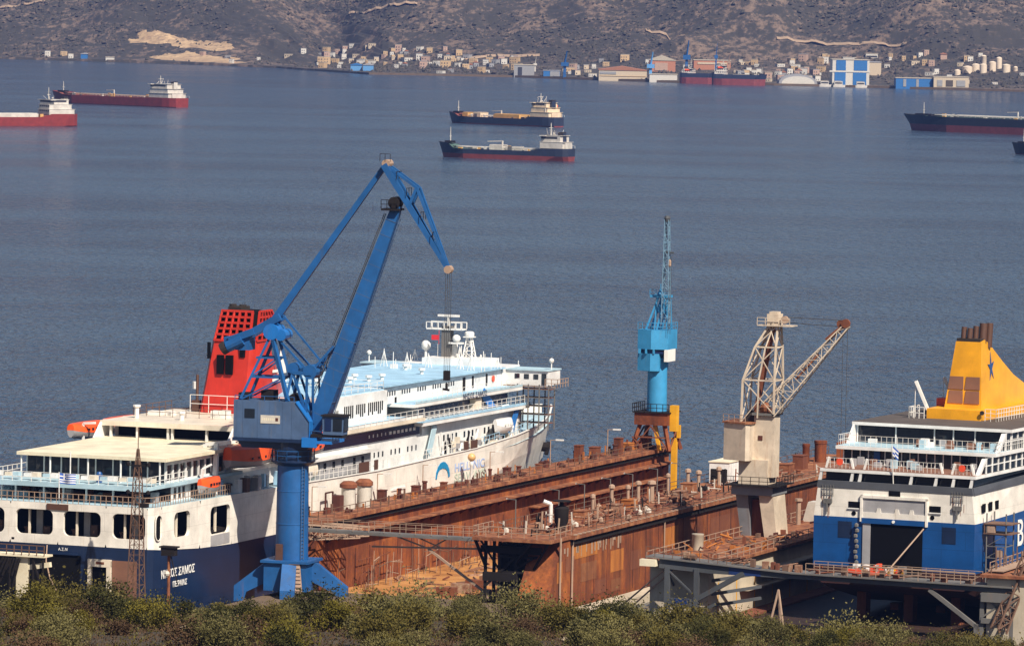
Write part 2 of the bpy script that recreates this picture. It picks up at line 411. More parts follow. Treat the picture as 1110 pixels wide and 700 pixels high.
# ---- far shore and hills
SHORE = [(-1500, 5000), (-700, 4680), (-431, 4617), (-349, 4559), (-270, 4502), (-191, 4397), (-125, 4200), (-111, 4159), (-4, 4158), (95, 4062), (187, 4007), (227, 4005), (360, 3934), (700, 3800), (1500, 3600)]
def shore_y(x): return lerp_tab(SHORE, x)
def bumpf(x, s, cx, cs, rx, rs, h):
    d = ((x - cx) / rx) ** 2 + ((s - cs) / rs) ** 2
    return h * math.exp(-d)
def far_z(x, s):
    """height of the far land, s metres behind the shoreline"""
    if s < 0: return -2 + max(-1, s / 20)
    flat = lerp_tab([(-500, 25), (-200, 60), (-110, 330), (230, 300), (420, 240), (700, 200)], x)
    z = 1.6 + 0.014 * min(s, flat)
    t = max(0.0, s - flat)
    z += 0.115 * t + 0.00010 * t * t
    z += bumpf(x, s, -300, 260, 85, 130, 22) + bumpf(x, s, -60, 620, 90, 120, 20) + bumpf(x, s, 40, 700, 60, 130, 26) + bumpf(x, s, 190, 620, 90, 140, 28) + bumpf(x, s, 320, 520, 70, 120, 22)
    z -= bumpf(x, s, -170, 420, 60, 200, 22) + bumpf(x, s, 260, 600, 40, 150, 16)
    r = min(1.0, t / 120)
    z += r * (14 * fbm(x * 0.006, s * 0.006, 1) + 4.5 * fbm(x * 0.025, s * 0.025, 4) + 1.3 * fbm(x * 0.09, s * 0.09, 8))
    return max(z, 1.2)
m, n, l, b = nodes_of('far_hill')
lo = noise(n, l, 0.0075, 5, 0.6, dist=0.6); fi = noise(n, l, 0.16, 5, 0.75, (1, 0.6, 1)); md = noise(n, l, 0.035, 4, 0.6, loc=(5, 50, 0))
ad = n.new('ShaderNodeMath'); ad.operation = 'MULTIPLY_ADD'; ad.inputs[1].default_value = 0.48; l.new(lo, ad.inputs[0]); l.new(fi, ad.inputs[2])
ad2 = n.new('ShaderNodeMath'); ad2.operation = 'MULTIPLY_ADD'; ad2.inputs[1].default_value = 0.35; l.new(md, ad2.inputs[0]); l.new(ad.outputs[0], ad2.inputs[2])
c = ramp(n, l, ad2.outputs[0], [(0.90, (0.036, 0.032, 0.025)), (0.975, (0.068, 0.052, 0.040)), (1.0, (0.115, 0.083, 0.060))])
sh = n.new('ShaderNodeMath'); sh.operation = 'SUBTRACT'; sh.inputs[1].default_value = 0.515; l.new(ad2.outputs[0], sh.inputs[0])
c = mix(n, l, ramp(n, l, sh.outputs[0], [(0.47, g(0)), (0.62, g(0.6))]), c, (0.24, 0.165, 0.12))
l.new(c, b.inputs['Base Color']); b.inputs['Roughness'].default_value = 0.95; M['far_hill'] = m
FARH = ad2
hb = MB()
xs = [-1400, -1100, -850, -700, -600] + [-520 + 5.5 * i for i in range(182)] + [560, 700, 900, 1150, 1400]
ss = [-60, -20, -4] + [5 * i for i in range(0, 60)] + [300 + 6 * i for i in range(0, 90)] + [840 + 30 * i for i in range(0, 13)]
for s_ in ss:
    for x in xs: hb.v.append(Vector((x, shore_y(x) + s_, far_z(x, s_))))
nxx = len(xs)
for j in range(len(ss) - 1):
    for i in range(nxx - 1):
        k = j * nxx + i; hb.f.append((k, k + 1, k + nxx + 1, k + nxx)); hb.mi.append(0)
hb.thing('far_hills', 'far_hill', WORLD, (0, 4000, 0), kind='structure')
def on_shore(x, s): return (x, shore_y(x) + s, far_z(x, s))

# scrub and small trees growing over the far hills: nobody could count them
rng = random.Random(5)
sc = MB(); placed = 0
while placed < 15000:
    x = rng.uniform(-520, 440); s_ = rng.uniform(10, 760)
    dens = 0.55 + 1.1 * fbm(x * 0.008, s_ * 0.008, 21, 3) + 0.3 * mn.noise(Vector((x * 0.05, s_ * 0.05, 2)))
    flat = lerp_tab([(-500, 25), (-200, 60), (-110, 330), (230, 300), (420, 240), (700, 200)], x)
    if s_ < flat: dens *= 0.35
    if -330 < x < -215 and 12 < s_ < 120: dens *= 0.15
    if rng.random() > dens: continue
    X, Yy, Z = on_shore(x, s_)
    r = rng.uniform(0.6, 1.7) * (1.5 if rng.random() < 0.15 else 1); h = r * rng.uniform(0.9, 1.7); k = len(sc.v); a0 = rng.random() * 6
    sc.cur = 0 if rng.random() < 0.7 else 1
    for i in range(5):
        t = a0 + i * 1.2566; rr = r * rng.uniform(0.7, 1.15); sc.v.append(Vector((X + rr * math.cos(t), Yy + rr * math.sin(t), Z - 0.4 + h * rng.uniform(0.15, 0.5))))
    sc.v.append(Vector((X + rng.uniform(-.4, .4) * r, Yy + rng.uniform(-.4, .4) * r, Z + h)))
    sc.v.append(Vector((X, Yy, Z - 0.5)))
    for i in range(5):
        j = (i + 1) % 5; sc.f.append((k + i, k + j, k + 5)); sc.mi.append(sc.cur); sc.f.append((k + j, k + i, k + 6)); sc.mi.append(sc.cur)
    placed += 1
plain('scrub_dark', (0.048, 0.043, 0.033), 0.95); plain('scrub_olive', (0.075, 0.060, 0.045), 0.95)
sc.thing('hill_scrub', ['scrub_dark', 'scrub_olive'], WORLD, (0, 4000, 0), 'dark scrub and small trees scattered over the hills across the water', 'scrub', kind='stuff')

# quarry: terraced pale rock cut into the hill on the left of the far shore
m, n, l, b = nodes_of('quarry_rock')
a = noise(n, l, 0.06, 6, 0.7, (1, 1, 1)); st = noise(n, l, 0.25, 3, 0.6, (1, 1, 0.05))
c = ramp(n, l, a, [(0.35, (0.30, 0.20, 0.12)), (0.6, (0.50, 0.35, 0.20))]); c = mix(n, l, ramp(n, l, st, [(0.5, g(0)), (0.62, g(0.6))]), c, (0.16, 0.11, 0.08))
l.new(c, b.inputs['Base Color']); b.inputs['Roughness'].default_value = 0.95; M['quarry_rock'] = m
def bare_patch(cx, cs, rx, rs, seed, lift=.7):
    """bare ground lying on the far hill, ragged at the edge where it dips under the scrub"""
    mb = MB(); NX, NS = 40, 16
    for j in range(NS + 1):
        for i in range(NX + 1):
            a, b_ = -1.15 + 2.3 * i / NX, -1.15 + 2.3 * j / NS; x, s_ = cx + a * rx, cs + b_ * rs
            d = math.hypot(a, b_) + .38 * mn.noise(Vector((x * .05, s_ * .05, seed))) + .2 * mn.noise(Vector((x * .17, s_ * .17, seed)))
            mb.v.append(Vector((x, shore_y(x) + s_, far_z(x, max(.1, s_)) + max(-1.6, min(lift, (1 - d) * 3)) + .5 * mn.noise(Vector((x * .12, s_ * .12, seed + 3))))))
    for j in range(NS):
        for i in range(NX):
            k = j * (NX + 1) + i; mb.f.append((k, k + 1, k + NX + 2, k + NX + 1)); mb.mi.append(0)
    return mb
qy = thing('quarry', 'pale terraced quarry cut into the far hillside at the waterside', 'quarry', WORLD, (-265, shore_y(-265) + 60, 3))
bare_patch(-258, 46, 40, 32, 3, .9).part('rock_face', 'quarry_rock', qy)
bare_patch(-276, 118, 46, 22, 8, .8).part('rock_face', 'quarry_rock', qy)

# haze: the air over the bay
hz = MB(); hz.box(-1700, 1700, -80, 5420, -8, 330)
m = bpy.data.materials.new('haze'); m.use_nodes = True; nn = m.node_tree.nodes; nn.clear()
pv = nn.new('ShaderNodeVolumePrincipled'); pv.inputs['Color'].default_value = (0.20, 0.34, 0.85, 1); pv.inputs['Density'].default_value = 0.000048; pv.inputs['Anisotropy'].default_value = 0.2
om = nn.new('ShaderNodeOutputMaterial'); m.node_tree.links.new(pv.outputs[0], om.inputs['Volume']); M['haze'] = m
HAZE = hz.thing('haze', 'haze', WORLD, (0, 2600, 0), kind='stuff')
# ================================================================ DRY DOCKS
def lamp_post(name, h, arm, mat):
    """thin dock lamp: post, arm, head (built at the yard origin, then placed)"""
    t = thing(name, 'x', 'lamp post', YARD, (0, 0, 0))
    MB().tube((0, 0, 0), (0, 0, h), 0.06, 6).part('post', mat, t)
    MB().bar((0, 0, h), (arm, 0, h + 0.06), 0.07).part('arm', mat, t)
    a = arm / abs(arm)
    MB().box(min(arm, arm - 0.2 * a), max(arm, arm + 0.75 * a), -0.17, 0.17, h - 0.02, h + 0.14).part('lamp_head', 'lamp_white', t)
    return t
rust('rust_patch', (0.11, 0.034, 0.014), (0.25, 0.085, 0.028), (0.36, 0.15, 0.06))
WA0, WA1 = 0.5, 4.0          # wing wall beside the white ferry (x range)
WB0, WB1 = 25.0, 33.0        # wing wall on the other side
DZ, Y0, Y1 = 8.35, 33.0, 146.5
dock = thing('floating_dock', 'empty rusty floating dry dock between the two ferries', 'dry dock', YARD, (17, 33, 0))
fl = MB().box(WA0 + .02, 33.9, Y0 - 1.5, Y1, -2.5, 0.32)
fl.part('pontoon', 'dock_floor', dock)
lo_ = MB()
lo_.box(33.9, 36.2, Y0 - 2, Y1 + 2, -2, 0.9); lo_.part('pontoon_shelf', 'concrete_wall', dock, 'tan ledge along the foot of the rusty wall')
def wing(x0, x1, label, near_cut):
    mb = MB()
    mb.prism([(Y0 + near_cut, -.5), (Y1, -.5), (Y1, DZ - .5), (Y0 + (near_cut and -2.5), DZ - .5)], 'x', x0 + (4.6 if near_cut else 0), x1)
    o = mb.part('wing_wall', 'rust_face', dock, label)
    # deck, a little proud of the wall all round, so it throws a shadow on it
    d = MB().box(x0 - .35, x1 + .55, Y0 - .4, Y1 + .3, DZ - .42, DZ); d.part('wall_deck', 'rust_pale', dock)
    e = MB()
    for yy in [Y0 + 2.0 * i for i in range(int((Y1 - Y0) / 2.0))]:
        e.prism([(x1 + .02, DZ - 1.0), (x1 + .45, DZ - .45), (x1 + .02, DZ - .45)], 'y', yy, yy + .12)
    e.part('deck_bracket', 'rust_dark', dock, kind='stuff')
    MB().box(x1 + .01, x1 + .30, Y0 - .2, Y1, DZ - (1.0 if x0 > 9 else .9), DZ - .43).part('deck_shadow_band', 'dark_steel', dock)  # dark strip standing in for the shadow under the deck overhang
    return o
wing(WA0, WA1, 'wing wall with two ledges, facing into the dock', 0)
wing(WB0, WB1, 'wing wall facing the blue ferry, patched with brighter orange plates', -8.5)
for z in (6.55, 4.75):          # two ledges running along the inner face
    ya = Y0 + 2 if z > 6 else 97
    MB().box(WA1, WA1 + 1.25, ya, Y1 - .3, z - .16, z).part('ledge', 'rust_pale', dock)
    st = MB()
    for i in range(int((Y1 - ya) / 3)): st.prism([(WA1, z - .9), (WA1 + 1.1, z - .17), (WA1, z - .17)], 'y', ya + 1 + i * 3, ya + 1.1 + i * 3)
    st.part('ledge_bracket', 'rust_dark', dock, kind='stuff')
pl = MB()
for i in range(28): yy = Y0 + 3 + i * 4.05; pl.box(WA1, WA1 + .06, yy, yy + .16, .35, 4.5)
for i in range(27): yy = Y0 + 7 + i * 4.1; pl.box(WB1, WB1 + .05, yy, yy + .09, 1.0, DZ - .6)
pl.part('wall_seam', 'rust_dark', dock, kind='stuff')
for y, z, wd, h, k in ((33.5, 5.7, 7.6, 1.35, 0), (45.3, 3.3, 4.0, 2.3, 0), (36.1, 3.1, 4.8, 1.95, 2), (29.0, 3.6, 1.5, 2.2, 0), (31.5, 4.6, 2.6, 1.5, 1), (40.5, 1.4, 3.4, 1.5, 1), (45.5, 1.2, 3.0, 1.3, 2), (51.5, 3.0, 3.5, 2.0, 1), (58.5, 2.0, 4, 1.6, 1), (62, 4.4, 5, 2.2, 0), (78, 4.0, 7, 2.4, 1), (66.5, 1.6, 3.4, 1.4, 2), (92, 3.6, 6, 2.4, 0), (104, 2.6, 7, 3.0, 1)):
    MB().box(WB1 + .004, WB1 + .03 + .002 * k, y, y + wd, z, z + h).part('repaired_plate', ('rust_orange', 'rust_brown', 'rust_patch')[k], dock)
rg = random.Random(3)            # white limescale drips under the deck
wt = MB()
for i in range(24):
    y = 30.6 + rg.random() * 18; wt.box(WB1 + .035, WB1 + .05, y, y + rg.uniform(.15, .5), DZ - 1.3 - rg.uniform(.2, 1.3), DZ - 1.25)
wt.part('scale_drip', 'rail_rust', dock, kind='stuff')
for y, r_ in ((29.4, .12), (33.0, .12), (92, .1), (62, .08)): MB().tube((WB1 + .2, y, .5), (WB1 + .2, y, DZ), r_).part('drain_pipe', 'rail_rust', dock)
r = MB(); r.rail([(WA0, Y0, DZ), (WA1 + .3, Y0, DZ), (WA1 + .3, Y1, DZ)], 1.0, 2.2, .06); r.part('railing', 'rail_brown', dock)
ed = MB()                        # pale cleats along the edge of the deck, and thin posts and hoses standing on it
for i in range(84): y = Y0 - .2 + i * 1.33; ed.box(WB1 + .3, WB1 + .6, y, y + .55, DZ, DZ + .13)
ed.part('edge_cleat', 'rail_rust', dock, kind='stuff')
rg = random.Random(55); ps = MB()
for i in range(120):
    x = rg.uniform(25.4, 32.4); y = Y0 - 5 + (rg.random() ** 1.3) * 100; h = rg.uniform(.5, 1.9); ps.mat(i % 4); ps.tube((x, y, DZ), (x + rg.uniform(-.15, .15), y, DZ + h), rg.uniform(.04, .11), 5)
    if i % 3 == 0: ps.tube((x, y, DZ + h * .8), (x + rg.uniform(-1, 1), y + rg.uniform(.5, 2.2), DZ + h * rg.uniform(.3, .9)), .05, 5)
    if i % 5 == 0: ps.ball((x + .4, y, DZ + .35), .35, 6)
ps.part('deck_post', ['rail_rust', 'rust_pale', 'plate', 'dark_steel'], dock, kind='stuff')
rg = random.Random(56); ps = MB()
for i in range(80):
    x = rg.uniform(.9, 3.6); y = Y0 + 2 + rg.random() * 108; h = rg.uniform(.3, 1.3); ps.mat(i % 3); ps.tube((x, y, DZ), (x, y, DZ + h), rg.uniform(.05, .16), 5)
    if i % 3 == 0: ps.box(x - .3, x + .3, y + .2, y + .9, DZ, DZ + h * .6)
ps.part('deck_post', ['rust_dark', 'rust_orange', 'rail_brown'], dock, kind='stuff')
r = MB(); r.rail([(WB0, Y1, DZ), (WB0, Y0 - 3, DZ)], 1.0, 2.4, .06); r.rail([(WB1 + .4, Y0 + 4, DZ), (WB1 + .4, Y1, DZ)], .7, 2.6, .06); r.part('railing', 'rail_brown', dock)
# near end of the right wall: a platform on dark framing
p = MB(); p.box(WB0 - .6, WB1 + .2, Y0 - 6.5, Y0 - .45, DZ - .38, DZ - .06); p.part('end_platform', 'rust_pale', dock)
p = MB()
for x in (25.2, 26.8, 28.6):
    for y in (Y0 - 4.5, Y0 - 2.0):
        p.bar((x, y, 0.3), (x, y, DZ - .4), .28)
for z in (1.6, 3.0, 4.6, 6.2):
    p.bar((26.6, Y0 - 4.5, z), (30.6, Y0 - 4.5, z), .22); p.bar((30.6, Y0 - 4.5, z), (30.6, Y0 + 1, z), .22); p.bar((26.6, Y0 - 2, z), (30.6, Y0 - 2, z), .2)
for a, b_ in (((26.6, Y0 - 4.5, 5), (25, Y0 - 5.6, DZ - .4)), ((30.6, Y0 - 4.5, 5.0), (32.6, Y0 - 5.6, DZ - .4)), ((28.6, Y0 - 4.6, 3), (30.6, Y0 - 4.6, 4.6)), ((26.6, Y0 - 4.6, 1.6), (28.6, Y0 - 4.6, 3)), ((30.6, Y0 - 2, 3.2), (31.5, Y0 + 3, 5.5)), ((28.6, Y0 - 4.6, 5), (30.6, Y0 - 4.6, 6.2))):
    p.bar(a, b_, .2)
p.box(27, 30.4, Y0 - 4.3, Y0 - 2.2, 1.7, 2.2); p.box(26.7, 30.2, Y0 - 3.6, Y0 - 1, 3.6, 4.3); p.box(25.3, 29.5, Y0 - 1.2, Y0 + 4, .5, 7.2)  # widest box: added dark backdrop standing in for shade behind the frame
for a_, b_ in (((25.2, Y0 - 4.6, 5.2), (24.6, Y0 - 6.0, DZ - .4)), ((28.6, Y0 - 4.6, 5.6), (30.8, Y0 - 6.0, DZ - .4)), ((25.2, Y0 - 4.6, 3.0), (28.6, Y0 - 4.6, 6.2)), ((28.6, Y0 - 4.6, 1.4), (25.2, Y0 - 4.6, 4.6))): p.bar(a_, b_, .24)
p.box(24.8, 31.5, Y0 - 5.0, Y0 - 4.6, 6.6, 7.3); p.box(25.0, 28.8, Y0 - 4.8, Y0 - 4.2, 3.6, 4.5)
p.part('platform_frame', 'dark_steel', dock)
r = MB(); r.rail([(WB0 - .5, Y0 - .6, DZ), (WB0 - .5, Y0 - 6.4, DZ), (WB1, Y0 - 6.4, DZ), (WB1, Y0, DZ)], 1.1, 1.5, .06); r.part('railing', 'rail_rust', dock)
# scaffold poles and pipes against the inner face and on the floor
rg = random.Random(12)
s_ = MB()
for i in range(95):
    y = Y0 + 3 + rg.random() * 62; x = WA1 + .5 + rg.random() * 3.2; h = rg.uniform(.8, 4.2); s_.mat(i % 3)
    s_.tube((x, y, .3), (x + rg.uniform(-.2, .3), y + rg.uniform(-.3, .3), .3 + h), .04, 5)
    if rg.random() < .6: s_.tube((x, y, .3 + h * .7), (x, y + rg.uniform(1.5, 4), .3 + h * rg.uniform(.5, .9)), .05, 5)
s_.part('scaffold_pole', ['rail_brown', 'rust_brown', 'rail_rust'], dock, kind='stuff')
fd = MB()
for i in range(150):
    x = rg.uniform(WA1 + 1, WB0 - 1.5); y = Y0 + rg.uniform(0, 55); L = rg.uniform(.5, 3.2); a_ = rg.uniform(0, 3.1); fd.mat(i % 3); fd.bar((x, y, .4), (x + L * math.cos(a_), y + L * math.sin(a_), rg.uniform(.4, .7)), rg.uniform(.06, .22))
fd.part('floor_debris', ['rust_brown', 'rail_brown', 'scrap'], dock, kind='stuff')
k = MB()
for i in range(24):
    y = Y0 + 6 + i * 4.3; k.mat(i % 2).box(15.5, 17.6, y, y + 1.0, .32, 1.35)
k.part('keel_block', ['rust_brown', 'scrap'], dock, kind='stuff')
# bollards, vent heads and lockers bolted to the decks
cnt = 0
rg = random.Random(21)
def bollard(x, y, h, r_, mat):
    mb = MB(); mb.lathe((x, y, DZ), [(r_ * 1.2, 0), (r_ * 1.2, .08), (r_, .1), (r_, h * .85), (r_ * 1.35, h * .88), (r_ * 1.3, h)], 8); mb.part('bollard', mat, dock)
for y in (36, 44, 53, 63, 72, 80, 91, 99, 108, 121, 132, 139): bollard(1.2 + rg.random() * 1.6, y + rg.uniform(-2, 2), rg.uniform(.7, 1.3), rg.uniform(.16, .30), 'rust_dark')
for y in (36, 41, 47, 55, 63, 71, 80, 90, 101, 112, 124): bollard(31.6 + rg.random() * .8, y + rg.uniform(-1, 1), rg.uniform(.6, 1.0), rg.uniform(.15, .28), 'rust_brown')
for x, y, w_, d_, h, mt in ((1.6, 67, .8, 1.0, .9, 'rust_dark'), (2.2, 74, .6, .8, .8, 'rust_brown'), (1.4, 96, .7, 1.0, .8, 'rust_dark'), (2.4, 104, .6, .8, .7, 'rust_brown'), (1.5, 108, .8, 1.4, .6, 'rust_dark'), (2.2, 118, .8, 1.3, 1.9, 'rust_face'),
                          (1.3, 126, 1.0, 1.5, 1.1, 'rust_brown'), (2.6, 131, .8, 1.3, 1.9, 'rust_face'), (1.5, 137, 1.2, 3, .8, 'rust_orange'), (2.6, 141, 1, 1.5, 1.5, 'rust_brown'), (1.6, 57, .8, .9, 1.2, 'rust_dark'), (1.3, 48, 1.0, 1.4, 1.4, 'rust_dark'),
                          (27.5, 50, 1.2, 2, .8, 'rust_pale'), (28.5, 58, 1.4, 1.4, .9, 'scrap'), (27.2, 66, 1.1, 2.4, .7, 'rust_orange'), (29.4, 77, 1.2, 2, .9, 'scrap'), (28, 84, 1.4, 1.6, 1.2, 'rust_pale'), (27, 101, 1.3, 2, 1.4, 'rust_brown'), (29, 116, 1.6, 2, 1.1, 'rust_pale'), (28.6, 123, 1.3, 2, 1.6, 'rust_brown')):
    mb = MB(); mb.box(x - w_ / 2, x + w_ / 2, y, y + d_, DZ, DZ + h); mb.box(x - w_ / 2 - .06, x + w_ / 2 + .06, y - .06, y + d_ + .06, DZ + h, DZ + h + .1); mb.part('deck_locker', mt, dock)
dm = MB()                        # pipes, hoses and oddments lying on the right-hand deck
for i in range(170):
    x = rg.uniform(25.6, 32); y = rg.uniform(Y0 - 4, Y1 - 30); L = rg.uniform(.5, 2.6); a_ = rg.uniform(-.5, .5) + 1.57
    dm.mat(i % 3); z = DZ + rg.uniform(.1, .6)
    dm.tube((x, y, z), (x + L * math.cos(a_), y + L * math.sin(a_), DZ + rg.uniform(.1, .6)), rg.uniform(.06, .16), 6)
dm.part('deck_piping', ['scrap', 'rail_brown', 'rust_dark'], dock, kind='stuff')
for x, y, h, r_ in ((26.6, 63, 2.6, .20), (26.9, 67.5, 2.2, .17), (26.5, 72, 2.3, .2), (27.2, 74.5, 2.2, .28), (26.5, 82, 2.4, .15), (26.8, 88, 2.5, .2), (27.4, 90, 2.2, .2), (26.6, 57, 2.0, .16), (27.8, 96, 2.2, .18)):
    mb = MB(); mb.lathe((x, y, DZ), [(r_, 0), (r_, h - .35), (r_ * 1.9, h - .3), (r_ * 1.7, h), (r_ * .6, h + .12)], 8); mb.part('vent_pipe', 'rail_rust', dock)
wp = MB(); wp.tube((26.2, 45, DZ), (26.2, 45, DZ + 2.0), .22); wp.tube((26.2, 45, DZ + 1.95), (25.5, 44.6, DZ + 2.25), .22); wp.part('vent_pipe', 'lamp_white', dock, 'white bent vent pipe')
tk = MB(); tk.lathe((30.2, 37.5, DZ), [(.5, 0), (.55, .5), (.75, .9), (.8, 2.3), (.6, 2.5), (.25, 2.6), (.22, 3.0), (1.0, 3.05), (1.0, 3.15)], 12); tk.part('winch_head', 'dark_steel', dock, 'black capstan head under a flat round cap', smooth=True)
for x, y, h, r_ in ((26.4, 133, 2.3, .45), (27.6, 135, 2.6, .75), (29.6, 141.5, 3.0, .9)):
    mb = MB(); mb.lathe((x, y, DZ), [(r_, 0), (r_, h - .4), (r_ * 1.08, h - .35), (r_ * 1.08, h)], 12); mb.part('vent_trunk', 'rust_face', dock, smooth=True)
MB().box(29.0, 31.0, 137, 140.5, DZ, DZ + 2.3).part('vent_trunk', 'rust_face', dock)
for x, y in ((1.9, 47.0), (2.3, 50.5)):
    mb = MB(); mb.lathe((x, y, DZ), [(.78, 0), (.78, 2.3), (.70, 2.35)], 12); o = mb.part('vent_trunk', 'plate', dock, smooth=True)
    mb = MB(); mb.lathe((x, y, DZ), [(.72, 2.3), (.98, 2.36), (.98, 2.75), (.6, 3.05)], 12); mb.part('vent_cap', 'rust_brown', o, smooth=True)
mb = MB()
for a, b_ in (((.9, 43, DZ), (.9, 43, DZ + 2)), ((.9, 45, DZ), (.9, 45, DZ + 2)), ((.9, 43, DZ + 2), (.9, 45, DZ + 2))): mb.bar(a, b_, .16)
mb.box(1.4, 2.2, 43.8, 45, DZ, DZ + 1.7); mb.part('winch_frame', 'rust_dark', dock)

# lamp posts and other things standing on the docks
lamps = [(1.0, 39, 'a'), (1.0, 57.5, 'b'), (1.0, 71, 'c'), (1.0, 92, 'd'), (1.0, 112, 'e'), (1.4, 131, 'f')]
lp = lamp_post('lamp_post', 3.0, .9, 'rail_rust')
LB = ['beside the big blue crane column', 'just right of the two capped vent trunks', 'left of the post with the yellow globe', 'right of the post with the yellow globe', 'in front of the white bow', 'near the rusty lockers at the seaward end']
for i, (x, y, _) in enumerate(lamps):
    o = lp if i == 0 else dup(lp, YARD, (x, y, DZ))
    o.matrix_world = YARD.m @ Matrix.Translation(Vector((x, y, DZ)))
    o['label'] = 'thin lamp post along the white ferry, ' + LB[i]; o['group'] = 'lamp posts along the docks'
lp2 = lamp_post('lamp_post', 3.1, -1.0, 'steel_grey')
LB2 = ['on the near end platform', 'left of the black capstan', 'right of the black capstan', 'second beyond the black capstan', 'third beyond the black capstan', 'beside the row of vent pipes', 'in front of the yellow mast', 'nearest the white container']
for i, (x, y) in enumerate(((25.6, 36), (25.6, 49), (25.6, 57), (25.7, 65), (25.8, 72), (25.9, 80), (25.8, 88), (31.6, 98))):
    o = lp2 if i == 0 else dup(lp2, YARD, (x, y, DZ))
    o.matrix_world = YARD.m @ Matrix.Translation(Vector((x, y, DZ)))
    o['label'] = 'short grey lamp post, middle dock wall, ' + LB2[i]; o['group'] = 'lamp posts along the docks'
gp = thing('globe_lamp', 'white post with a round yellow globe on the rusty wall by the white ferry', 'lamp post', YARD, (1.6, 84.5, DZ))
MB().lathe((1.6, 84.5, DZ), [(.20, 0), (.17, 1.9), (.24, 2.0), (.24, 2.4), (.12, 2.6)], 10).part('post', 'lamp_white', gp, smooth=True)
MB().ball((1.6, 84.5, DZ + 2.95), .48, 14).part('globe', 'globe', gp, smooth=True)
cn = thing('site_cabin', 'white cargo container with a tan roof on the middle dock wall', 'container', YARD, (26.8, 99, DZ))
MB().box(25.6, 28.0, 99, 111, DZ, DZ + 2.5).part('body', 'white', cn)
MB().box(25.5, 28.1, 98.9, 111.1, DZ + 2.5, DZ + 2.62).part('roof', 'awning', cn)
MB().box(25.8, 27.8, 98.95, 98.985, DZ + .2, DZ + 1.75).part('door', 'dark_steel', cn)
cr = MB()
for i in range(14): cr.box(28.004, 28.03, 99.5 + i * .82, 99.6 + i * .82, DZ + .15, DZ + 2.35)
cr.part('wall_rib', 'white', cn, kind='stuff')
# footbridge across the dock entrance, with its diagonal strut
fb = thing('footbridge', 'slender grey footbridge spanning the mouth of the empty dock', 'footbridge', YARD, (15, 29.5, DZ - .6))
d = MB(); d.box(3.0, 24.4, 28.6, 30.2, DZ - .62, DZ - .46); d.bar((3, 28.6, DZ - .65), (24.4, 28.6, DZ - .65), .16, .22); d.bar((3, 30.2, DZ - .65), (24.4, 30.2, DZ - .65), .16, .22); d.part('deck', 'steel_grey', fb)
r = MB(); r.rail([(3, 28.55, DZ - .45), (24.4, 28.55, DZ - .45)], 1.05, 1.8, .05); r.rail([(3, 30.25, DZ - .45), (24.4, 30.25, DZ - .45)], 1.05, 1.8, .045); r.part('railing', 'rail_rust', fb)
t_ = MB()
t_.bar((12, 29.4, DZ - 2.0), (24.2, 29.4, DZ - 1.6), .18); t_.bar((14.5, 29.4, DZ - .7), (18.5, 29.4, DZ - 1.9), .14); t_.bar((20.6, 29.4, DZ - .7), (18.5, 29.4, DZ - 1.9), .14); t_.bar((17, 29.4, DZ - .7), (20, 29.4, DZ - 1.8), .12)
t_.bar((18.4, 29.4, DZ - 1.9), (24.9, 29.4, 2.2), .24); t_.box(24.6, 25.4, 29.1, 29.9, 1.6, 2.5)
t_.part('strut', 'rail_rust', fb)
# left landing: an open lattice gallery hanging off the end of the wall
lg = thing('access_gallery', 'rusty open lattice gallery at the end of the dock wall behind the blue crane', 'gallery', YARD, (3, 31, DZ - 3))
t_ = MB()
for y in (30.4, 32.9): t_.truss((2.6, y, DZ - 1.0), (7.5, y + 6, DZ - 1.4), 1.7, 1.0, 5, .07, tc=.13)
t_.part('lattice', 'rail_rust', lg)
MB().box(1.5, 4.2, 30.2, 32.5, DZ - 2.1, DZ - 1.95).part('landing', 'rust_brown', lg)
t_ = MB(); t_.bar((1.9, 30.3, 2), (1.9, 30.3, DZ + .9), .14); t_.bar((1.9, 30.3, 4.1), (4.0, 31.5, 4.1), .14); t_.rail([(1.6, 30.2, DZ - 1.9), (5, 30.2, DZ - 1.9), (7, 34, DZ - 1.9)], 1.1, 1.2, .07); t_.part('railing', 'rail_rust', lg)

# ---------------------------------------------------------------- second dock, holding the blue ferry
rust('shaded_floor', (0.016, 0.009, 0.007), (0.035, 0.016, 0.011), (0.075, 0.032, 0.018), streak=False, rough=0.6)  # shade around the ferry's hull put into this dark floor colour
d2 = thing('ferry_dock', 'floating dry dock with pale inner walls holding the blue ferry', 'dry dock', YARD, (62, 30, 0))
D2Z = 6.45
MB().box(42.8, 84, 26.5, 175, -2.5, 0.3).part('pontoon', 'shaded_floor', d2)
MB().box(49.5, 86, -30, 26.4, -2.5, .2).part('sill', 'shaded_floor', d2)
MB().box(42.9, 49.3, 30, 172, 0.3, D2Z - .32).part('wing_wall', 'concrete_wall', d2, 'pale inner wall, sunlit beyond the bridge')
MB().box(42.3, 49.9, 29.4, 172.5, D2Z - .3, D2Z).part('wall_deck', 'rust_pale', d2)
MB().box(49.3, 50.5, 45, 170, 4.35, 4.5).part('ledge', 'concrete_wall', d2)
MB().box(49.3, 50.3, 40, 170, 2.8, 2.95).part('ledge', 'concrete_wall', d2)
MB().box(49.35, 51.4, 26.8, 170, .32, .55).part('kerb', 'rust_brown', d2)
sm = MB()
for i in range(22): sm.box(49.3, 49.36, 33 + i * 6, 33.12 + i * 6, .5, 4.3)
sm.part('wall_seam', 'crane_yellow', d2, kind='stuff')
MB().box(79.6, 84.4, 28, 172, 0.3, 7.0).part('wing_wall', 'concrete_wall', d2, 'outer wing wall at the right edge')
MB().box(79.0, 84.9, 27.5, 172.5, 7.0, 7.3).part('wall_deck', 'rust_pale', d2)
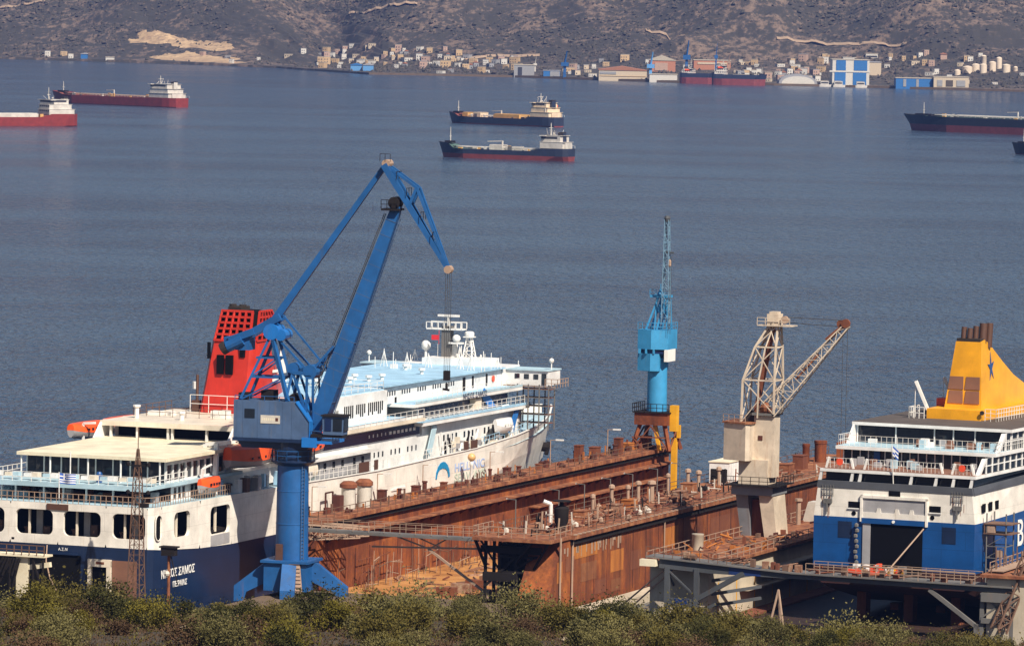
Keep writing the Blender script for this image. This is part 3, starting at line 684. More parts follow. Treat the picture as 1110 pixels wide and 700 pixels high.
r = MB(); r.rail([(42.5, 172, D2Z), (42.5, 30, D2Z)], 1.0, 2.0, .06); r.rail([(49.7, 30, D2Z), (49.7, 172, D2Z)], 1.0, 2.0, .06); r.rail([(79.3, 30, 7.3), (79.3, 172, 7.3)], 1.0, 2.0, .07); r.part('railing', 'rail_rust', d2)
dm = MB(); rg = random.Random(31)
for i in range(120):
    x = rg.uniform(43, 49.2); y = rg.uniform(31, 62) if i < 90 else rg.uniform(62, 110); L = rg.uniform(.4, 1.8); a_ = rg.uniform(0, 3.1)
    dm.mat(i % 4); z = D2Z + rg.uniform(.1, .5)
    if rg.random() < .55: dm.tube((x, y, z), (x + L * math.cos(a_), y + L * math.sin(a_), D2Z + rg.uniform(.08, .9)), rg.uniform(.05, .13), 6)
    else: dm.box(x, x + rg.uniform(.2, .8), y, y + rg.uniform(.2, 1.0), D2Z, D2Z + rg.uniform(.2, .8))
dm.part('deck_clutter', ['rust_brown', 'rail_brown', 'rust_dark', 'rust_orange'], d2, kind='stuff')
for x, y, h in ((44, 76, 2.6), (46.0, 84, 2.8), (43.6, 92, 2.4), (44.0, 66, 2.2)):
    mb = MB(); mb.lathe((x, y, D2Z), [(.28, 0), (.26, h), (.45, h + .02), (.42, h + .3)], 8); mb.part('vent_pipe', 'rail_rust', d2)
MB().prism([(43.2, D2Z), (45.2, D2Z), (44.8, D2Z + 2.2), (43.8, D2Z + 2.2)], 'y', 80, 82).part('vent_hood', 'plate', d2)
paint('pale_drum', (0.42, 0.36, 0.28), 0.6, 0.7)
dr = MB(); dr.lathe((43.4, 43.5, D2Z), [(.62, 0), (.62, 1.5), (.66, 1.55), (.66, 1.7)], 12); dr.thing('oil_drum', 'pale_drum', YARD, (43.4, 43.5, D2Z), 'pale steel drum standing on the deck of the ferry dock wall', 'drum', smooth=True)
# gangway bridge across the mouth of the second dock
gb = thing('gangway_bridge', 'long grey gangway bridge in front of the blue ferry', 'gangway', YARD, (62, 29, 2))
def BZ(x): return 7.05 - (x - 45) * 0.060 if x < 60 else 6.15 - (x - 60) * 0.006
beam = MB()
for xa, xb, ha, hb in ((44.6, 50, 1.05, 1.0), (50, 60, 1.0, .45), (60, 71, .45, .5), (71, 82.5, .5, .5)):
    za, zb = BZ(xa), BZ(xb)
    for yy in (27.9, 30.1):
        beam.hexa([(xa, yy, za - ha), (xb, yy, zb - hb), (xb, yy + .25, zb - hb), (xa, yy + .25, za - ha), (xa, yy, za), (xb, yy, zb), (xb, yy + .25, zb), (xa, yy + .25, za)])
beam.part('girder', 'steel_blue_grey', gb)
dk = MB()
for xa, xb in ((43.2, 59), (59, 82.8)):
    za, zb = BZ(max(xa, 44.6)), BZ(xb); dk.hexa([(xa, 27.6, za), (xb, 27.6, zb), (xb, 30.6, zb), (xa, 30.6, za), (xa, 27.6, za + .14), (xb, 27.6, zb + .14), (xb, 30.6, zb + .14), (xa, 30.6, za + .14)])
dk.part('walkway', 'steel_grey', gb)
MB().box(52.2, 55.6, 27.86, 27.895, 5.75, 6.6).part('sign_panel', 'panel_blue', gb)
r = MB(); r.rail([(60.5, 27.7, BZ(60.5) + .14), (78.4, 27.7, BZ(78.4) + .14)], 1.1, 1.45, .06); r.rail([(60.5, 30.5, BZ(60.5) + .14), (78.4, 30.5, BZ(78.4) + .14)], 1.1, 1.45, .05); r.part('railing', 'rail_rust', gb)
MB().bar((66.5, 27.66, BZ(66) + 1.32), (78.4, 27.66, BZ(78.4) + 1.3), .14).part('handrail', 'rail_rust', gb, 'orange brown top rail')
r = MB(); r.rail([(43.2, 27.7, 7.2), (52, 27.7, BZ(52) + .14)], 1.0, 1.0, .06); r.part('railing', 'rail_brown', gb)
MB().box(42.7, 44.4, 27.2, 28.2, 6.2, 6.9).part('float_box', 'awning', gb)
tw = MB()
for x in (45.5, 48.7):
    for y in (28.0, 31.5): tw.bar((x, y, 0), (x, y, 6.2), .5)
for z in (3.0,): tw.box(45.5, 48.7, 27.85, 28.15, z - .9, z)
tw.bar((45.5, 28, 5.9), (48.7, 28, 3.2), .16); tw.bar((45.5, 31.5, 5.9), (48.7, 31.5, 3.2), .16); tw.bar((45.5, 28, 5.6), (45.5, 31.5, 3), .16)
tw.box(45.6, 48.6, 28.4, 31.2, 0, .7)
tw.bar((48.7, 28.2, 3.0), (53.8, 28.2, 6.0), .75, .5); tw.bar((48.9, 28.2, 1.6), (50.7, 28.2, 2.6), .3)
for z in (4.6, 3.2, 2.0): tw.bar((48.8, 30.5, z), (53, 36, z + .6), .3)
tw.part('support_tower', 'steel_blue_grey', gb, 'left support of four columns with a blue panel')
MB().box(46.4, 47.9, 27.80, 27.84, 2.35, 3.0).part('sign_panel', 'panel_blue', gb)
tw = MB()
for x in (79.1, 82.2):
    for y in (28.2, 31.5): tw.bar((x, y, 0), (x, y, 5.4), .42)
for y in (28.0,):
    tw.bar((79.1, y, 5.2), (82.2, y, 2.9), .16); tw.bar((79.1, y, 2.9), (82.2, y, 5.2), .16); tw.bar((79.1, y, 2.6), (82.2, y, 2.6), .5); tw.bar((79.1, y, 5.0), (82.2, y, 5.0), .9)
tw.bar((79.0, 28.2, 1.6), (73.5, 28.2, 5.4), .4); tw.box(78.3, 79.2, 28, 28.5, 1.2, 2.2)
tw.part('support_tower', 'steel_grey', gb, 'right support with crossed bracing')
# access tower at the right edge
at = MB(); at.truss((81.3, 26.6, 1.8), (83.4, 29.5, 9.0), 1.2, .9, 6, .1, tc=.16)
at.thing('access_ladder', 'rail_brown', YARD, (81.3, 26.6, 1.8), 'leaning brown lattice ladder tower at the right end of the gangway', 'ladder tower')
at = MB(); at.tube((45.0, 28.4, 5.8), (38.4, 31, .6), .09, 6); at.tube((45.9, 28.4, 5.8), (39.6, 31, .6), .09, 6); at.bar((40.6, 30, 2.4), (41.7, 30, 2.4), .08); at.bar((42.5, 29.3, 3.9), (43.4, 29.3, 3.9), .08)
at.thing('guy_stays', 'rail_rust', YARD, (39, 31, .6), 'pair of thin sloping stays left of the gangway support', 'stays')
# things lying on the apron in front of the ferry dock
gc = MB(); rg = random.Random(91)
for i in range(44):
    x = rg.uniform(44, 81); z = BZ(max(45, x)) + .14; gc.mat(i % 3); L = rg.uniform(.4, 2.4)
    if i % 2: gc.tube((x, rg.uniform(28, 30.3), z + .12), (x + L, rg.uniform(28, 30.3), z + rg.uniform(.1, .8)), rg.uniform(.05, .12), 5)
    else: gc.box(x, x + rg.uniform(.2, .7), 28.2, 28.8, z, z + rg.uniform(.2, .8))
gc.part('walkway_clutter', ['rust_brown', 'rail_brown', 'scrap'], gb, kind='stuff')
tp = MB()
for a in (90, 210, 330): tp.tube((59.0 + 1.1 * math.cos(R(a)), 23.5 + 1.1 * math.sin(R(a)), .2), (59.0, 23.5, 5.0), .12, 6)
tp.thing('tripod', 'rail_rust', YARD, (59, 23.5, .3), 'grey steel tripod standing at the foot of the ferry dock', 'tripod')
rg = random.Random(4)
for nm, x, y, mt, lab in (('rope_heap', 57.0, 15.6, 'orange', 'heap of orange hose by the grey tripod'), ('steel_scrap', 63.6, 14.5, 'crane_yellow', 'yellow steel beams stacked right of the grey tripod'), ('timber_heap', 60.4, 15.0, 'rust_brown', 'brown timber baulks heaped below the grey tripod')):
    mb = MB()
    for i in range(14):
        a_ = rg.uniform(-.4, .4); L = rg.uniform(1.6, 3.4); xx = x + rg.uniform(-1.0, 1.0); yy = y + rg.uniform(-.6, .6); z = .3 + i * .11
        if nm == 'rope_heap': mb.tube((xx - L / 2, yy, z + .1), (xx + L / 2, yy + a_ * L, z + .15), .16, 7)
        else: mb.bar((xx - L / 2, yy, z + .1), (xx + L / 2, yy + a_ * L, z + .12), .26)
    mb.thing(nm, mt, YARD, (x, y, .3), lab, {'rope_heap': 'hose', 'steel_scrap': 'steel beams', 'timber_heap': 'timber'}[nm])
# ================================================================ WHITE FERRY (stern towards us, beyond the rusty wall)
f1 = thing('ferry', 'large white and navy ferry with a red funnel moored beside the rusty dock wall', 'ferry', YARD, (-10.5, 0, 0))
XC = -10.5
ST = [  # y, top z, waterline split z, half widths at the five levels (-1.5, mid blue, split, upper, top)
    (0.0, 12.1, 7.9, (9.4, 9.9, 10.0, 10.0, 10.0)), (0.7, 12.1, 7.85, (9.9, 10.35, 10.4, 10.4, 10.4)), (2.2, 12.1, 7.7, (10.2, 10.5, 10.5, 10.5, 10.5)), (10, 12.0, 7.1, (10.4, 10.5, 10.5, 10.5, 10.5)),
    (20, 11.95, 6.8, (10.4, 10.5, 10.5, 10.5, 10.5)), (34, 11.8, 6.8, (10.4, 10.5, 10.5, 10.5, 10.5)), (60, 11.5, 6.8, (10.4, 10.5, 10.5, 10.5, 10.5)), (90, 11.9, 6.8, (9.8, 10.2, 10.4, 10.5, 10.5)),
    (103, 12.5, 6.8, (7.4, 8.4, 9.3, 10.2, 10.5)), (112, 12.8, 6.8, (6.4, 7.2, 8.0, 8.8, 9.4)), (121, 13.0, 6.8, (4.4, 5.0, 5.8, 6.6, 7.3)), (129, 13.15, 6.8, (2.5, 3.0, 3.7, 4.4, 5.0)), (135, 13.3, 6.8, (1.2, 1.6, 2.0, 2.5, 2.9)), (139, 13.3, 6.8, (.3, .5, .8, 1.1, 1.5)), (141, 13.3, 6.8, (.1, .15, .25, .4, .6))]
rings = []
for y, zt, zs, hw in ST:
    zl = (-1.5, zs * .5, zs, (zs + zt) / 2, zt)
    rk = [max(0, (y - 118)) / 23 * d for d in (-5.5, -3.0, -1.6, -.6, 0)]
    right = [(XC + hw[i], y + rk[i], zl[i]) for i in range(5)]; left = [(XC - hw[i], y + rk[i], zl[i]) for i in range(5)]
    rings.append(left[::-1] + right)           # left top ... left keel, right keel ... right top
h = MB(); k = 0; N = 10
for rr in rings: h.v += [Vector(p) for p in rr]
seg_m = [1, 1, 0, 0, 0, 0, 0, 1, 1]
for a in range(len(rings) - 1):
    for i in range(N - 1):
        if a in (2, 3) and i in (7, 8): continue          # plates with ports go here
        h.f.append((a * N + i, a * N + i + 1, (a + 1) * N + i + 1, (a + 1) * N + i)); h.mi.append(seg_m[i])
h.f.append((2, 3, 4, 5, 6, 7)); h.mi.append(0)
def port_cell(h, corners, cx, cz, wd, hh, r_, P, depth, m=1):
    """wall plate with one rounded opening: corners (a, b) of the cell counter-clockwise from lower left; P maps (a, b, inward) to space"""
    inner = []
    for qx, qz, a0 in ((1, 1, 0), (-1, 1, 90), (-1, -1, 180), (1, -1, 270)):
        for j in range(6):
            t = R(a0 + 18 * j); inner.append((cx + qx * (wd / 2 - r_) + r_ * math.cos(t), cz + qz * (hh / 2 - r_) + r_ * math.sin(t)))
    (a0, b0), (a1, b1), (a2, b2), (a3, b3) = corners; outer = []
    for x, z in inner:
        ux, uz = (x - cx) / (wd / 2), (z - cz) / (hh / 2); s_ = max(abs(ux), abs(uz)); ux, uz = ux / s_, uz / s_; p, q = (ux + 1) / 2, (uz + 1) / 2
        outer.append(((a0 * (1 - p) + a1 * p) * (1 - q) + (a3 * (1 - p) + a2 * p) * q, (b0 * (1 - p) + b1 * p) * (1 - q) + (b3 * (1 - p) + b2 * p) * q))
    n_ = len(inner); k = len(h.v)
    for x, z in outer: h.v.append(Vector(P(x, z, 0)))
    for x, z in inner: h.v.append(Vector(P(x, z, 0)))
    for x, z in inner: h.v.append(Vector(P(x, z, depth)))
    for i in range(n_):
        j = (i + 1) % n_
        h.f.append((k + i, k + j, k + n_ + j, k + n_ + i)); h.mi.append(m)
        h.f.append((k + n_ + i, k + n_ + j, k + 2 * n_ + j, k + 2 * n_ + i)); h.mi.append(m)
    # corners of the outer rectangle
    for (ca, cb), i in zip(((a2, b2), (a3, b3), (a0, b0), (a1, b1)), (2, 8, 14, 20)):
        pass
SP = (XC - 8.05, XC - 2.68, XC + 2.68, XC + 8.05); ed = (XC - 10.0, XC - 5.36, XC, XC + 5.36, XC + 10.0)
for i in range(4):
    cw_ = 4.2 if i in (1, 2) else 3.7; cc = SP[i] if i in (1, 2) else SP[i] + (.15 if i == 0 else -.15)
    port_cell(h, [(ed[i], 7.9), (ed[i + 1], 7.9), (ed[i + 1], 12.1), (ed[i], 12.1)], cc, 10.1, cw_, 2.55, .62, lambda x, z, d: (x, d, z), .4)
for (ya, yb, cy, wd, cz, hh) in ((2.2, 11.9, 7.4, 3.9, 9.9, 2.6), (11.9, 20, 17.0, 5.0, 9.6, 2.9)):
    zb_ = lambda y: 7.7 - .6 * (y - 2.2) / 7.8 if y <= 10 else 7.1 - .3 * (y - 10) / 10
    zt_ = lambda y: 12.1 - .1 * (y - 2.2) / 7.8 if y <= 10 else 12.0 - .05 * (y - 10) / 10
    port_cell(h, [(ya, zb_(ya)), (yb, zb_(yb)), (yb, zt_(yb)), (ya, zt_(ya))], cy, cz, wd, hh, .7, lambda y, z, d: (-d, y, z), .35)
h.part('hull', ['navy', 'hull_white'], f1, smooth=False)
dk = MB()
for a in range(len(ST) - 1):
    p, q = ST[a], ST[a + 1]
    zp, zq = p[1] - .05 - (1.0 if p[0] > 36 else 0), q[1] - .05 - (1.0 if q[0] > 36 else 0)
    dk.poly([(XC - p[3][4] + .02, p[0], zp), (XC + p[3][4] - .02, p[0], zp), (XC + q[3][4] - .02, q[0], zq), (XC - q[3][4] + .02, q[0], zq)])
dk.part('main_deck', 'deck_pale', f1)
bw = MB()                                        # bulwark cap round the bow
for a in range(5, len(ST) - 1):
    p, q = ST[a], ST[a + 1]
    for s in (-1, 1): bw.bar((XC + s * p[3][4], p[0], p[1]), (XC + s * q[3][4], q[0], q[1]), .22, .1)
bw.part('bulwark_cap', 'rail_white', f1)
an = MB(); an.tube((XC + 2.6, 129.5, 9.0), (XC + 4.4, 130.3, 8.9), .6, 10); an.bar((XC + 4.3, 129.8, 8.0), (XC + 4.4, 130.4, 9.5), .4); an.part('anchor', 'dark_steel', f1)
# what shows through the stern openings: a dark mooring deck with posts and gear
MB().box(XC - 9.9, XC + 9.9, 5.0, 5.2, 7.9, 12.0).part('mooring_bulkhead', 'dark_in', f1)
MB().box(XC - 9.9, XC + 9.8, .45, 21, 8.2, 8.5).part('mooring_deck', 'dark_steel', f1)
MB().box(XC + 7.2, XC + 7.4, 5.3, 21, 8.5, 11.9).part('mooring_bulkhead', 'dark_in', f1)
for i in range(4):
    cx = SP[i]
    MB().box(cx - 1.05, cx - .85, .8, 1.0, 8.5, 11.9).part('deck_post', 'cream', f1)
    pm = MB(); pm.box(cx - .8, cx - .1, 2.2, 2.4, 8.5, 11.3); pm.mat(1).box(cx + .25, cx + 1.0, 1.6, 2.4, 8.5, 9.9 - .4 * (i % 2)); pm.mat(1).lathe((cx - 1.5, 1.6, 8.5), [(.3, 0), (.3, .7), (.42, .75), (.42, .9)], 8); pm.part('mooring_gear', ['recess_grey', 'pipe_brown'], f1, kind='stuff')
for y in (7.2, 17.0): MB().box(-.75, -.55, y, y + .25, 8.3, 11.9).part('deck_post', 'cream', f1)
MB().box(XC - 1.25, XC + 1.15, -.12, -.01, 11.42, 12.02).part('name_board', 'pipe_brown', f1)
MB().box(XC - 5.2, XC - 4.9, -.03, -.005, 8.2, 8.4).part('fairlead', 'black', f1)
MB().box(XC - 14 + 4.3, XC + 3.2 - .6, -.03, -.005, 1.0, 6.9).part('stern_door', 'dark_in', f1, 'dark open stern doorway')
MB().box(XC - 9.4, XC + 2.4, -.2, .3, 6.9, 7.05).part('door_lintel', 'navy', f1)
d = MB(); d.box(XC + 3.55, XC + 3.95, -.35, -.01, 1, 6.55); d.box(XC + 5.65, XC + 6.1, -.35, -.01, 1, 6.55); d.box(XC + 3.55, XC + 6.1, -.36, -.01, 5.9, 6.65); o = d.part('ramp_frame', 'cream', f1, 'pale frame round a narrow dark doorway')
MB().box(XC + 3.95, XC + 5.65, -.06, -.03, 1, 5.9).part('doorway', 'black', o); MB().box(XC + 4.5, XC + 5.4, -.40, -.37, 6.2, 6.42).part('plate', 'rust_brown', o)
MB().box(XC + 6.15, XC + 8.9, -.03, -.005, 2, 6.6).part('ramp_panel', 'deck_brown', f1)
text_part('hull_lettering', 'A.Σ.Ν', .42, 'letter_white', f1, (XC + .6, -.02, 7.3), (1, 0, 0), (0, 0, 1), 'CENTER', lab='small white letters above the stern door')
text_part('hull_lettering', 'ΝΗΣΟΣ ΣΑΜΟΣ', 1.12, 'letter_white', f1, (.04, 2.3, 4.75), (0, 1, 0), (0, 0, 1), lab='white name on the navy quarter', sx=.98, bold=.02)
text_part('hull_lettering', 'ΠΕΙΡΑΙΑΣ', .78, 'letter_white', f1, (.04, 5.2, 3.65), (0, 1, 0), (0, 0, 1), lab='white port name on the navy quarter', sx=1.0, bold=.015)
# side ports
for cy, wd, cz, hh in ((1.5, 1.5, 10.0, 2.6),):
    o = MB().rrect(cy, cz, wd, hh, .7, -.03, .02, axis='x', sgn=1).part('side_port', 'dark_in', f1)
    rim = MB(); pts = []
    for qx, qz, a0 in ((1, 1, 0), (-1, 1, 90), (-1, -1, 180), (1, -1, 270)):
        for j in range(5):
            t = R(a0 + 22.5 * j); pts.append((.06, cy + qx * (wd / 2 - .7) + .7 * math.cos(t), cz + qz * (hh / 2 - .7) + .7 * math.sin(t)))
    for a, b_ in zip(pts, pts[1:] + pts[:1]): rim.bar(a, b_, .08, .1, up=(1, 0, 0))
    rim.part('port_rim', 'hull_white', o)
MB().box(.002, .03, 14.6, 19.4, 7.0, 8.1).part('hull_patch', 'recess_grey', f1)
# bow lettering and emblem on the white side
text_part('hull_lettering', 'HELLENIC', 1.35, 'letter_sky', f1, (.03, 83.2, 9.6), (0, 1, .0), (0, 0, 1), sx=1.6, lab='sky blue line of lettering on the white side', bold=.02)
text_part('hull_lettering', 'SEAWAYS', 1.30, 'letter_green', f1, (.03, 83.2, 8.45), (0, 1, .0), (0, 0, 1), sx=1.75, lab='grey green line of lettering on the white side', bold=.02)
em = MB()
for i in range(8):
    t0, t1 = R(180 - i * 22.5), R(180 - (i + 1) * 22.5); em.bar((.04, 79.5 + 2.0 * math.cos(t0), 9.2 + 1.5 * math.sin(t0)), (.04, 79.5 + 2.0 * math.cos(t1), 9.2 + 1.5 * math.sin(t1)), .06, .35 + .12 * i if i < 4 else .75 - .1 * (i - 4), up=(0, 0, 1))
em.part('hull_emblem', 'emblem_blue', f1, 'teal arched emblem before the lettering')
MB().box(.01, .12, 64, 68, 8.9, 9.15).part('fender_strip', 'rail_white', f1)

# ---- after decks
r = MB(); r.rail([(XC - 10.2, 20, 12.0), (XC - 10.2, .8, 12.05), (XC - 9.6, .2, 12.05), (XC + 9.6, .2, 12.05), (XC + 10.2, .8, 12.05), (XC + 10.2, 20, 12.0)], 1.05, .62, .06, 2); r.part('stern_railing', 'rail_rust', f1)
b1 = MB(); b1.box(XC - 9.0, XC + 8.3, 9.0, 9.3, 11.9, 13.6); b1.part('after_bulkhead', 'glass_dark', f1)
b1 = MB()
for x in (-8, -6.4, -3.2, -1, 1.6, 4.6, 7.6): b1.box(XC + x, XC + x + .16, 3.0, 3.2, 12.0, 13.6)
b1.part('deck_pillar', 'white', f1, kind='stuff')
g_ = MB(); rg = random.Random(8)
for i in range(26):
    x = XC + rg.uniform(-9, 8.5); y = rg.uniform(4, 8); g_.mat(i % 3).box(x, x + rg.uniform(.5, 1.6), y, y + .6, 12.05, 12.05 + rg.uniform(.5, 1.1))
g_.part('deck_furniture', ['recess_grey', 'deck_pale', 'rust_brown'], f1, kind='stuff')
MB().box(XC - 9.6, XC + 9.0, 2.0, 26, 13.6, 13.95).part('boat_deck', ['deck_pale'], f1)
MB().box(XC - 9.65, XC + 9.05, 1.92, 1.98, 13.52, 13.98).part('deck_edge', 'deck_pale', f1)
r = MB(); r.rail([(XC - 9.5, 22, 13.95), (XC - 9.5, 2.1, 13.95), (XC + 8.9, 2.1, 13.95), (XC + 8.9, 12, 13.95)], 1.0, 1.1, .055, 2); r.part('railing', 'rail_white', f1)
tb = MB()
for i in range(17): x = XC - 9 + i * 1.08; tb.mat(i % 3).box(x, x + .72, 3.2 + .5 * (i % 2), 4.2, 14.3, 14.75 - .1 * (i % 2))
tb.part('deck_locker', ['white', 'cream', 'deck_pale'], f1, kind='stuff')
MB().lathe((XC + 2.2, 5, 13.95), [(.3, 0), (.34, .2), (.34, .9), (.2, 1.1)], 10).part('blue_drum', 'royal', f1)
gl = MB(); gl.box(XC - 7.5, XC + 8.2, 8.0, 8.15, 13.95, 16.3); gl.part('saloon_glass', 'glass_dark', f1)
mu = MB()
for i in range(9): x = XC - 7.5 + i * 1.96; mu.box(x, x + .13, 7.9, 8.0, 13.95, 16.3)
for x in (-7.3, -4.0, .3, 4.0, 8.4): mu.tube((XC + x, 6.3, 13.95), (XC + x, 6.3, 16.3), .10, 6)
mu.part('saloon_mullion', 'white', f1, kind='stuff')
MB().tube((XC + .15, 2.4, 13.95), (XC + .15, 2.4, 17.2), .07, 6).part('pole', 'lamp_white', f1)
rf = MB(); rf.prism([(XC - 7.7, 6), (XC + 9.2, 6), (XC + 9.2, 20.5), (XC + 7.4, 21.5), (XC + 7.4, 29.5), (XC - 8.4, 29.5)], 'z', 16.28, 16.62); rf.part('sun_awning', 'awning', f1, 'broad cream roof over the after deck')
sd = MB(); sd.box(XC + 8.2, XC + 8.35, 8, 22.8, 13.9, 14.15); sd.box(XC + 8.2, XC + 8.35, 8, 22.8, 15.75, 16.28)
for i in range(10): y = 8.0 + i * 1.62; sd.box(XC + 8.2, XC + 8.36, y, y + .22, 14.15, 15.75)
sd.part('saloon_side', 'white', f1); MB().box(XC + 8.0, XC + 8.2, 8.15, 22.6, 14.0, 16.2).part('saloon_window', 'glass_dark', f1)
sd = MB(); sd.box(XC - 8.3, XC + 8.25, 9.4, 52, 11.9, 13.58); sd.part('side_house', 'white', f1)
sd = MB()
for i in range(12):
    y = 10.2 + i * 1.05
    if i not in (3, 7): sd.box(XC + 8.255, XC + 8.28, y, y + .55, 12.2, 13.3)
sd.part('side_window', 'glass_dark', f1, kind='stuff')
hs_ = MB(); hs_.box(XC - 8.2, XC + 6.0, 22.8, 52, 13.95, 16.25); hs_.part('side_house', 'white', f1)
# second tier and funnel deck
w2 = MB(); w2.box(XC - 7.8, XC + 6.6, 31, 31.2, 16.6, 17.8); w2.part('upper_bulkhead', 'dark_in', f1)
w2 = MB()
for x in (-7.6, -4.5, -.9, -.4, 3.6, 6.4): w2.box(XC + x, XC + x + .22, 28.3, 28.6, 16.62, 17.8)
for s, x in ((1, 6.9), (-1, -8.6)): w2.prism([(26.2, 16.62), (31, 16.62), (31, 17.9), (28, 18.2)], 'x', XC + x, XC + x + .22)
w2.part('roof_support', 'white', f1, kind='stuff')
MB().box(XC - 8.6, XC + 7.4, 28, 47, 17.82, 18.36).part('upper_roof', 'cream', f1)
MB().box(XC - 8.4, XC + 7.2, 31.3, 53.5, 16.0, 17.8).part('casing_house', 'white', f1)
MB().box(XC - 8.5, XC + 7.3, 47.1, 56, 17.8, 18.3).part('funnel_deck', 'roof_dark', f1)
r = MB(); r.rail([(XC - 8.4, 46, 18.36), (XC - 8.4, 36, 18.36), (XC + 7.2, 36, 18.36), (XC + 7.2, 46, 18.36)], 1.0, 1.6, .05, 2); r.part('railing', 'rail_brown', f1)
ft = MB(); rg = random.Random(77)
for x, y, h in ((-1.3, 33, .9), (5.0, 33, .7), (-6.6, 33, 1.4)):
    ft.lathe((XC + x, y, 18.36), [(.25, 0), (.25, h - .25), (.42, h - .2), (.42, h)], 8)
for i in range(10): x = XC + rg.uniform(-8, 6); ft.box(x, x + rg.uniform(.4, 1.6), 38, 39, 18.36, 18.36 + rg.uniform(.3, .9))
ft.part('deck_fitting', 'rail_white', f1, kind='stuff')
fn = thing_f = MB()
ax0, ax1 = XC - 4.1, XC + .35                    # the aft face at the foot
FUN = [(18.3, -4.0, 1.0, 44.0, 60.5), (22.0, -3.5, 1.2, 44.5, 57.5), (26.3, -2.95, 1.25, 45.1, 53.2), (29.5, -2.3, 1.35, 45.6, 50.0)]
rgs = [[(XC + a - .4, y0 + .5, z), (XC + a, y0, z), (XC + b_, y0, z), (XC + b_ + .5, y0 + .6, z), (XC + b_ + .6, (y0 + y1) / 2, z), (XC + (a + b_) / 2 + .5, y1, z), (XC + (a + b_) / 2 - .4, y1, z), (XC + a - .5, (y0 + y1) / 2, z)] for z, a, b_, y0, y1 in FUN]
fn.loft(rgs[:3]); fo = fn.part('funnel', 'funnel_red', f1, 'tall red funnel raked forward', smooth=True)
tp = MB(); tp.loft([[(x * .985 + XC * .015, y + .1, z) for x, y, z in rgs[2]], [(x * .985 + XC * .015, y + .1, z) for x, y, z in rgs[3]]]); tp.part('funnel_core', 'dark_in', fo)
gr = MB()
def fl_pt(f, x):
    a0, b0, y0 = -2.95, 1.25, 45.1; a1, b1_, y1 = -2.3, 1.35, 45.6
    a, b_ = a0 + (a1 - a0) * f, b0 + (b1_ - b0) * f
    return (XC + a + (b_ - a) * x, y0 + (y1 - y0) * f - .08, 26.3 + 3.2 * f)
for i in range(6): gr.bar(fl_pt(0, i / 5), fl_pt(1, i / 5), .24)
for i in range(6): gr.bar(fl_pt(i / 5, -.02), fl_pt(i / 5, 1.02), .24)
for i in range(6):
    gr.bar((rgs[2][3][0] + .03, rgs[2][3][1] + 6.8 * i / 5, 26.3), (rgs[3][3][0] + .03, rgs[3][3][1] + 3.2 * i / 5, 29.5), .22)
    f = i / 5; z = 26.3 + 3.2 * f; gr.bar((rgs[2][3][0] + .05 + .1 * f, 45.7 + .5 * f, z), (rgs[2][3][0] + .05, 52.6 - 3.4 * f, z), .22)
gr.part('funnel_grille', 'funnel_red', fo)
tp = MB(); tp.box(XC - 1.8, XC - .3, 46, 48.5, 29.5, 29.95); tp.tube((XC - 1.5, 46.6, 29.9), (XC - 1.5, 46.6, 30.2), .4, 10); tp.tube((XC - .7, 47.5, 29.9), (XC - .7, 47.5, 30.1), .4, 10); tp.part('funnel_top', 'soot', fo)
lv = MB(); lv.box(XC - 2.35, XC - 1.6, 44.3, 44.72, 22.6, 24.7); lv.part('louvre', 'black', fo); lv = MB(); lv.box(XC - 1.3, XC - .5, 44.3, 44.72, 22.6, 24.7); lv.part('louvre', 'black', fo)
lv = MB(); lv.box(XC + .2, XC + .8, 44.7, 45.1, 24.5, 26.1); lv.part('louvre', 'black', fo); MB().box(XC - 3.75, XC - 3.45, 44.9, 45.2, 24.2, 26.0).part('louvre', 'black', fo)
ef = MB(); ef.box(XC + 1.86, XC + 1.95, 50, 54, 21.6, 21.9); ef.box(XC + 1.86, XC + 1.95, 50, 53, 22.6, 22.9); ef.prism([(51.5, 22.4), (53.8, 22.4), (52.6, 25.4)], 'x', XC + 1.75, XC + 1.9); ef.part('funnel_emblem', 'letter_white', fo, 'white mark on the side of the funnel')
r = MB(); r.rail([(XC - 5.0, 43.4, 18.4), (XC + 1.6, 43.4, 18.4)], 1.9, 2.6, .06, 2); r.part('railing', 'rail_white', f1)
st = MB(); st.tube((XC - 4.9, 45, 18.4), (XC - 4.9, 45, 22.4), .16, 6); st.box(XC - 5.4, XC - 4.6, 44.6, 45.4, 18.4, 19.6); st.part('exhaust_post', 'pipe_brown', f1)

# ---- lifeboats and davits
def lifeboat(parent, cx, y0, y1, z, wd, top=1.75):
    """orange top on a pale hull"""
    L = y1 - y0; n = 11
    lo_r, hi_r = [], []
    for i in range(n):
        f = i / (n - 1); e = max(.06, math.sin(math.pi * min(max(f, .02), .98)) ** .42); ww = wd * e; y = y0 + L * f; lift = .35 * (2 * f - 1) ** 2
        lo_r.append([(cx - ww / 2, y, z + .75 + lift), (cx - ww * .42, y, z + .3 + lift), (cx - ww * .15, y, z + lift), (cx + ww * .15, y, z + lift), (cx + ww * .42, y, z + .3 + lift), (cx + ww / 2, y, z + .75 + lift)])
        hi_r.append([(cx + ww / 2 + .02, y, z + .75 + lift), (cx + ww * .47, y, z + top - .4 + lift * .4), (cx + ww * .25, y, z + top), (cx - ww * .25, y, z + top), (cx - ww * .47, y, z + top - .4 + lift * .4), (cx - ww / 2 - .02, y, z + .75 + lift)])
    o = MB().loft(hi_r, close=True).part('lifeboat', 'orange', parent, smooth=True)
    MB().loft(lo_r, close=True).part('boat_hull', 'recess_grey', o, smooth=True)
    w_ = MB()
    for i in range(4): w_.box(cx + wd / 2 - .06, cx + wd / 2 + .04, y0 + L * (.25 + .14 * i), y0 + L * (.25 + .14 * i) + .35, z + 1.0, z + 1.25)
    w_.part('boat_window', 'glass_dark', o)
    return o
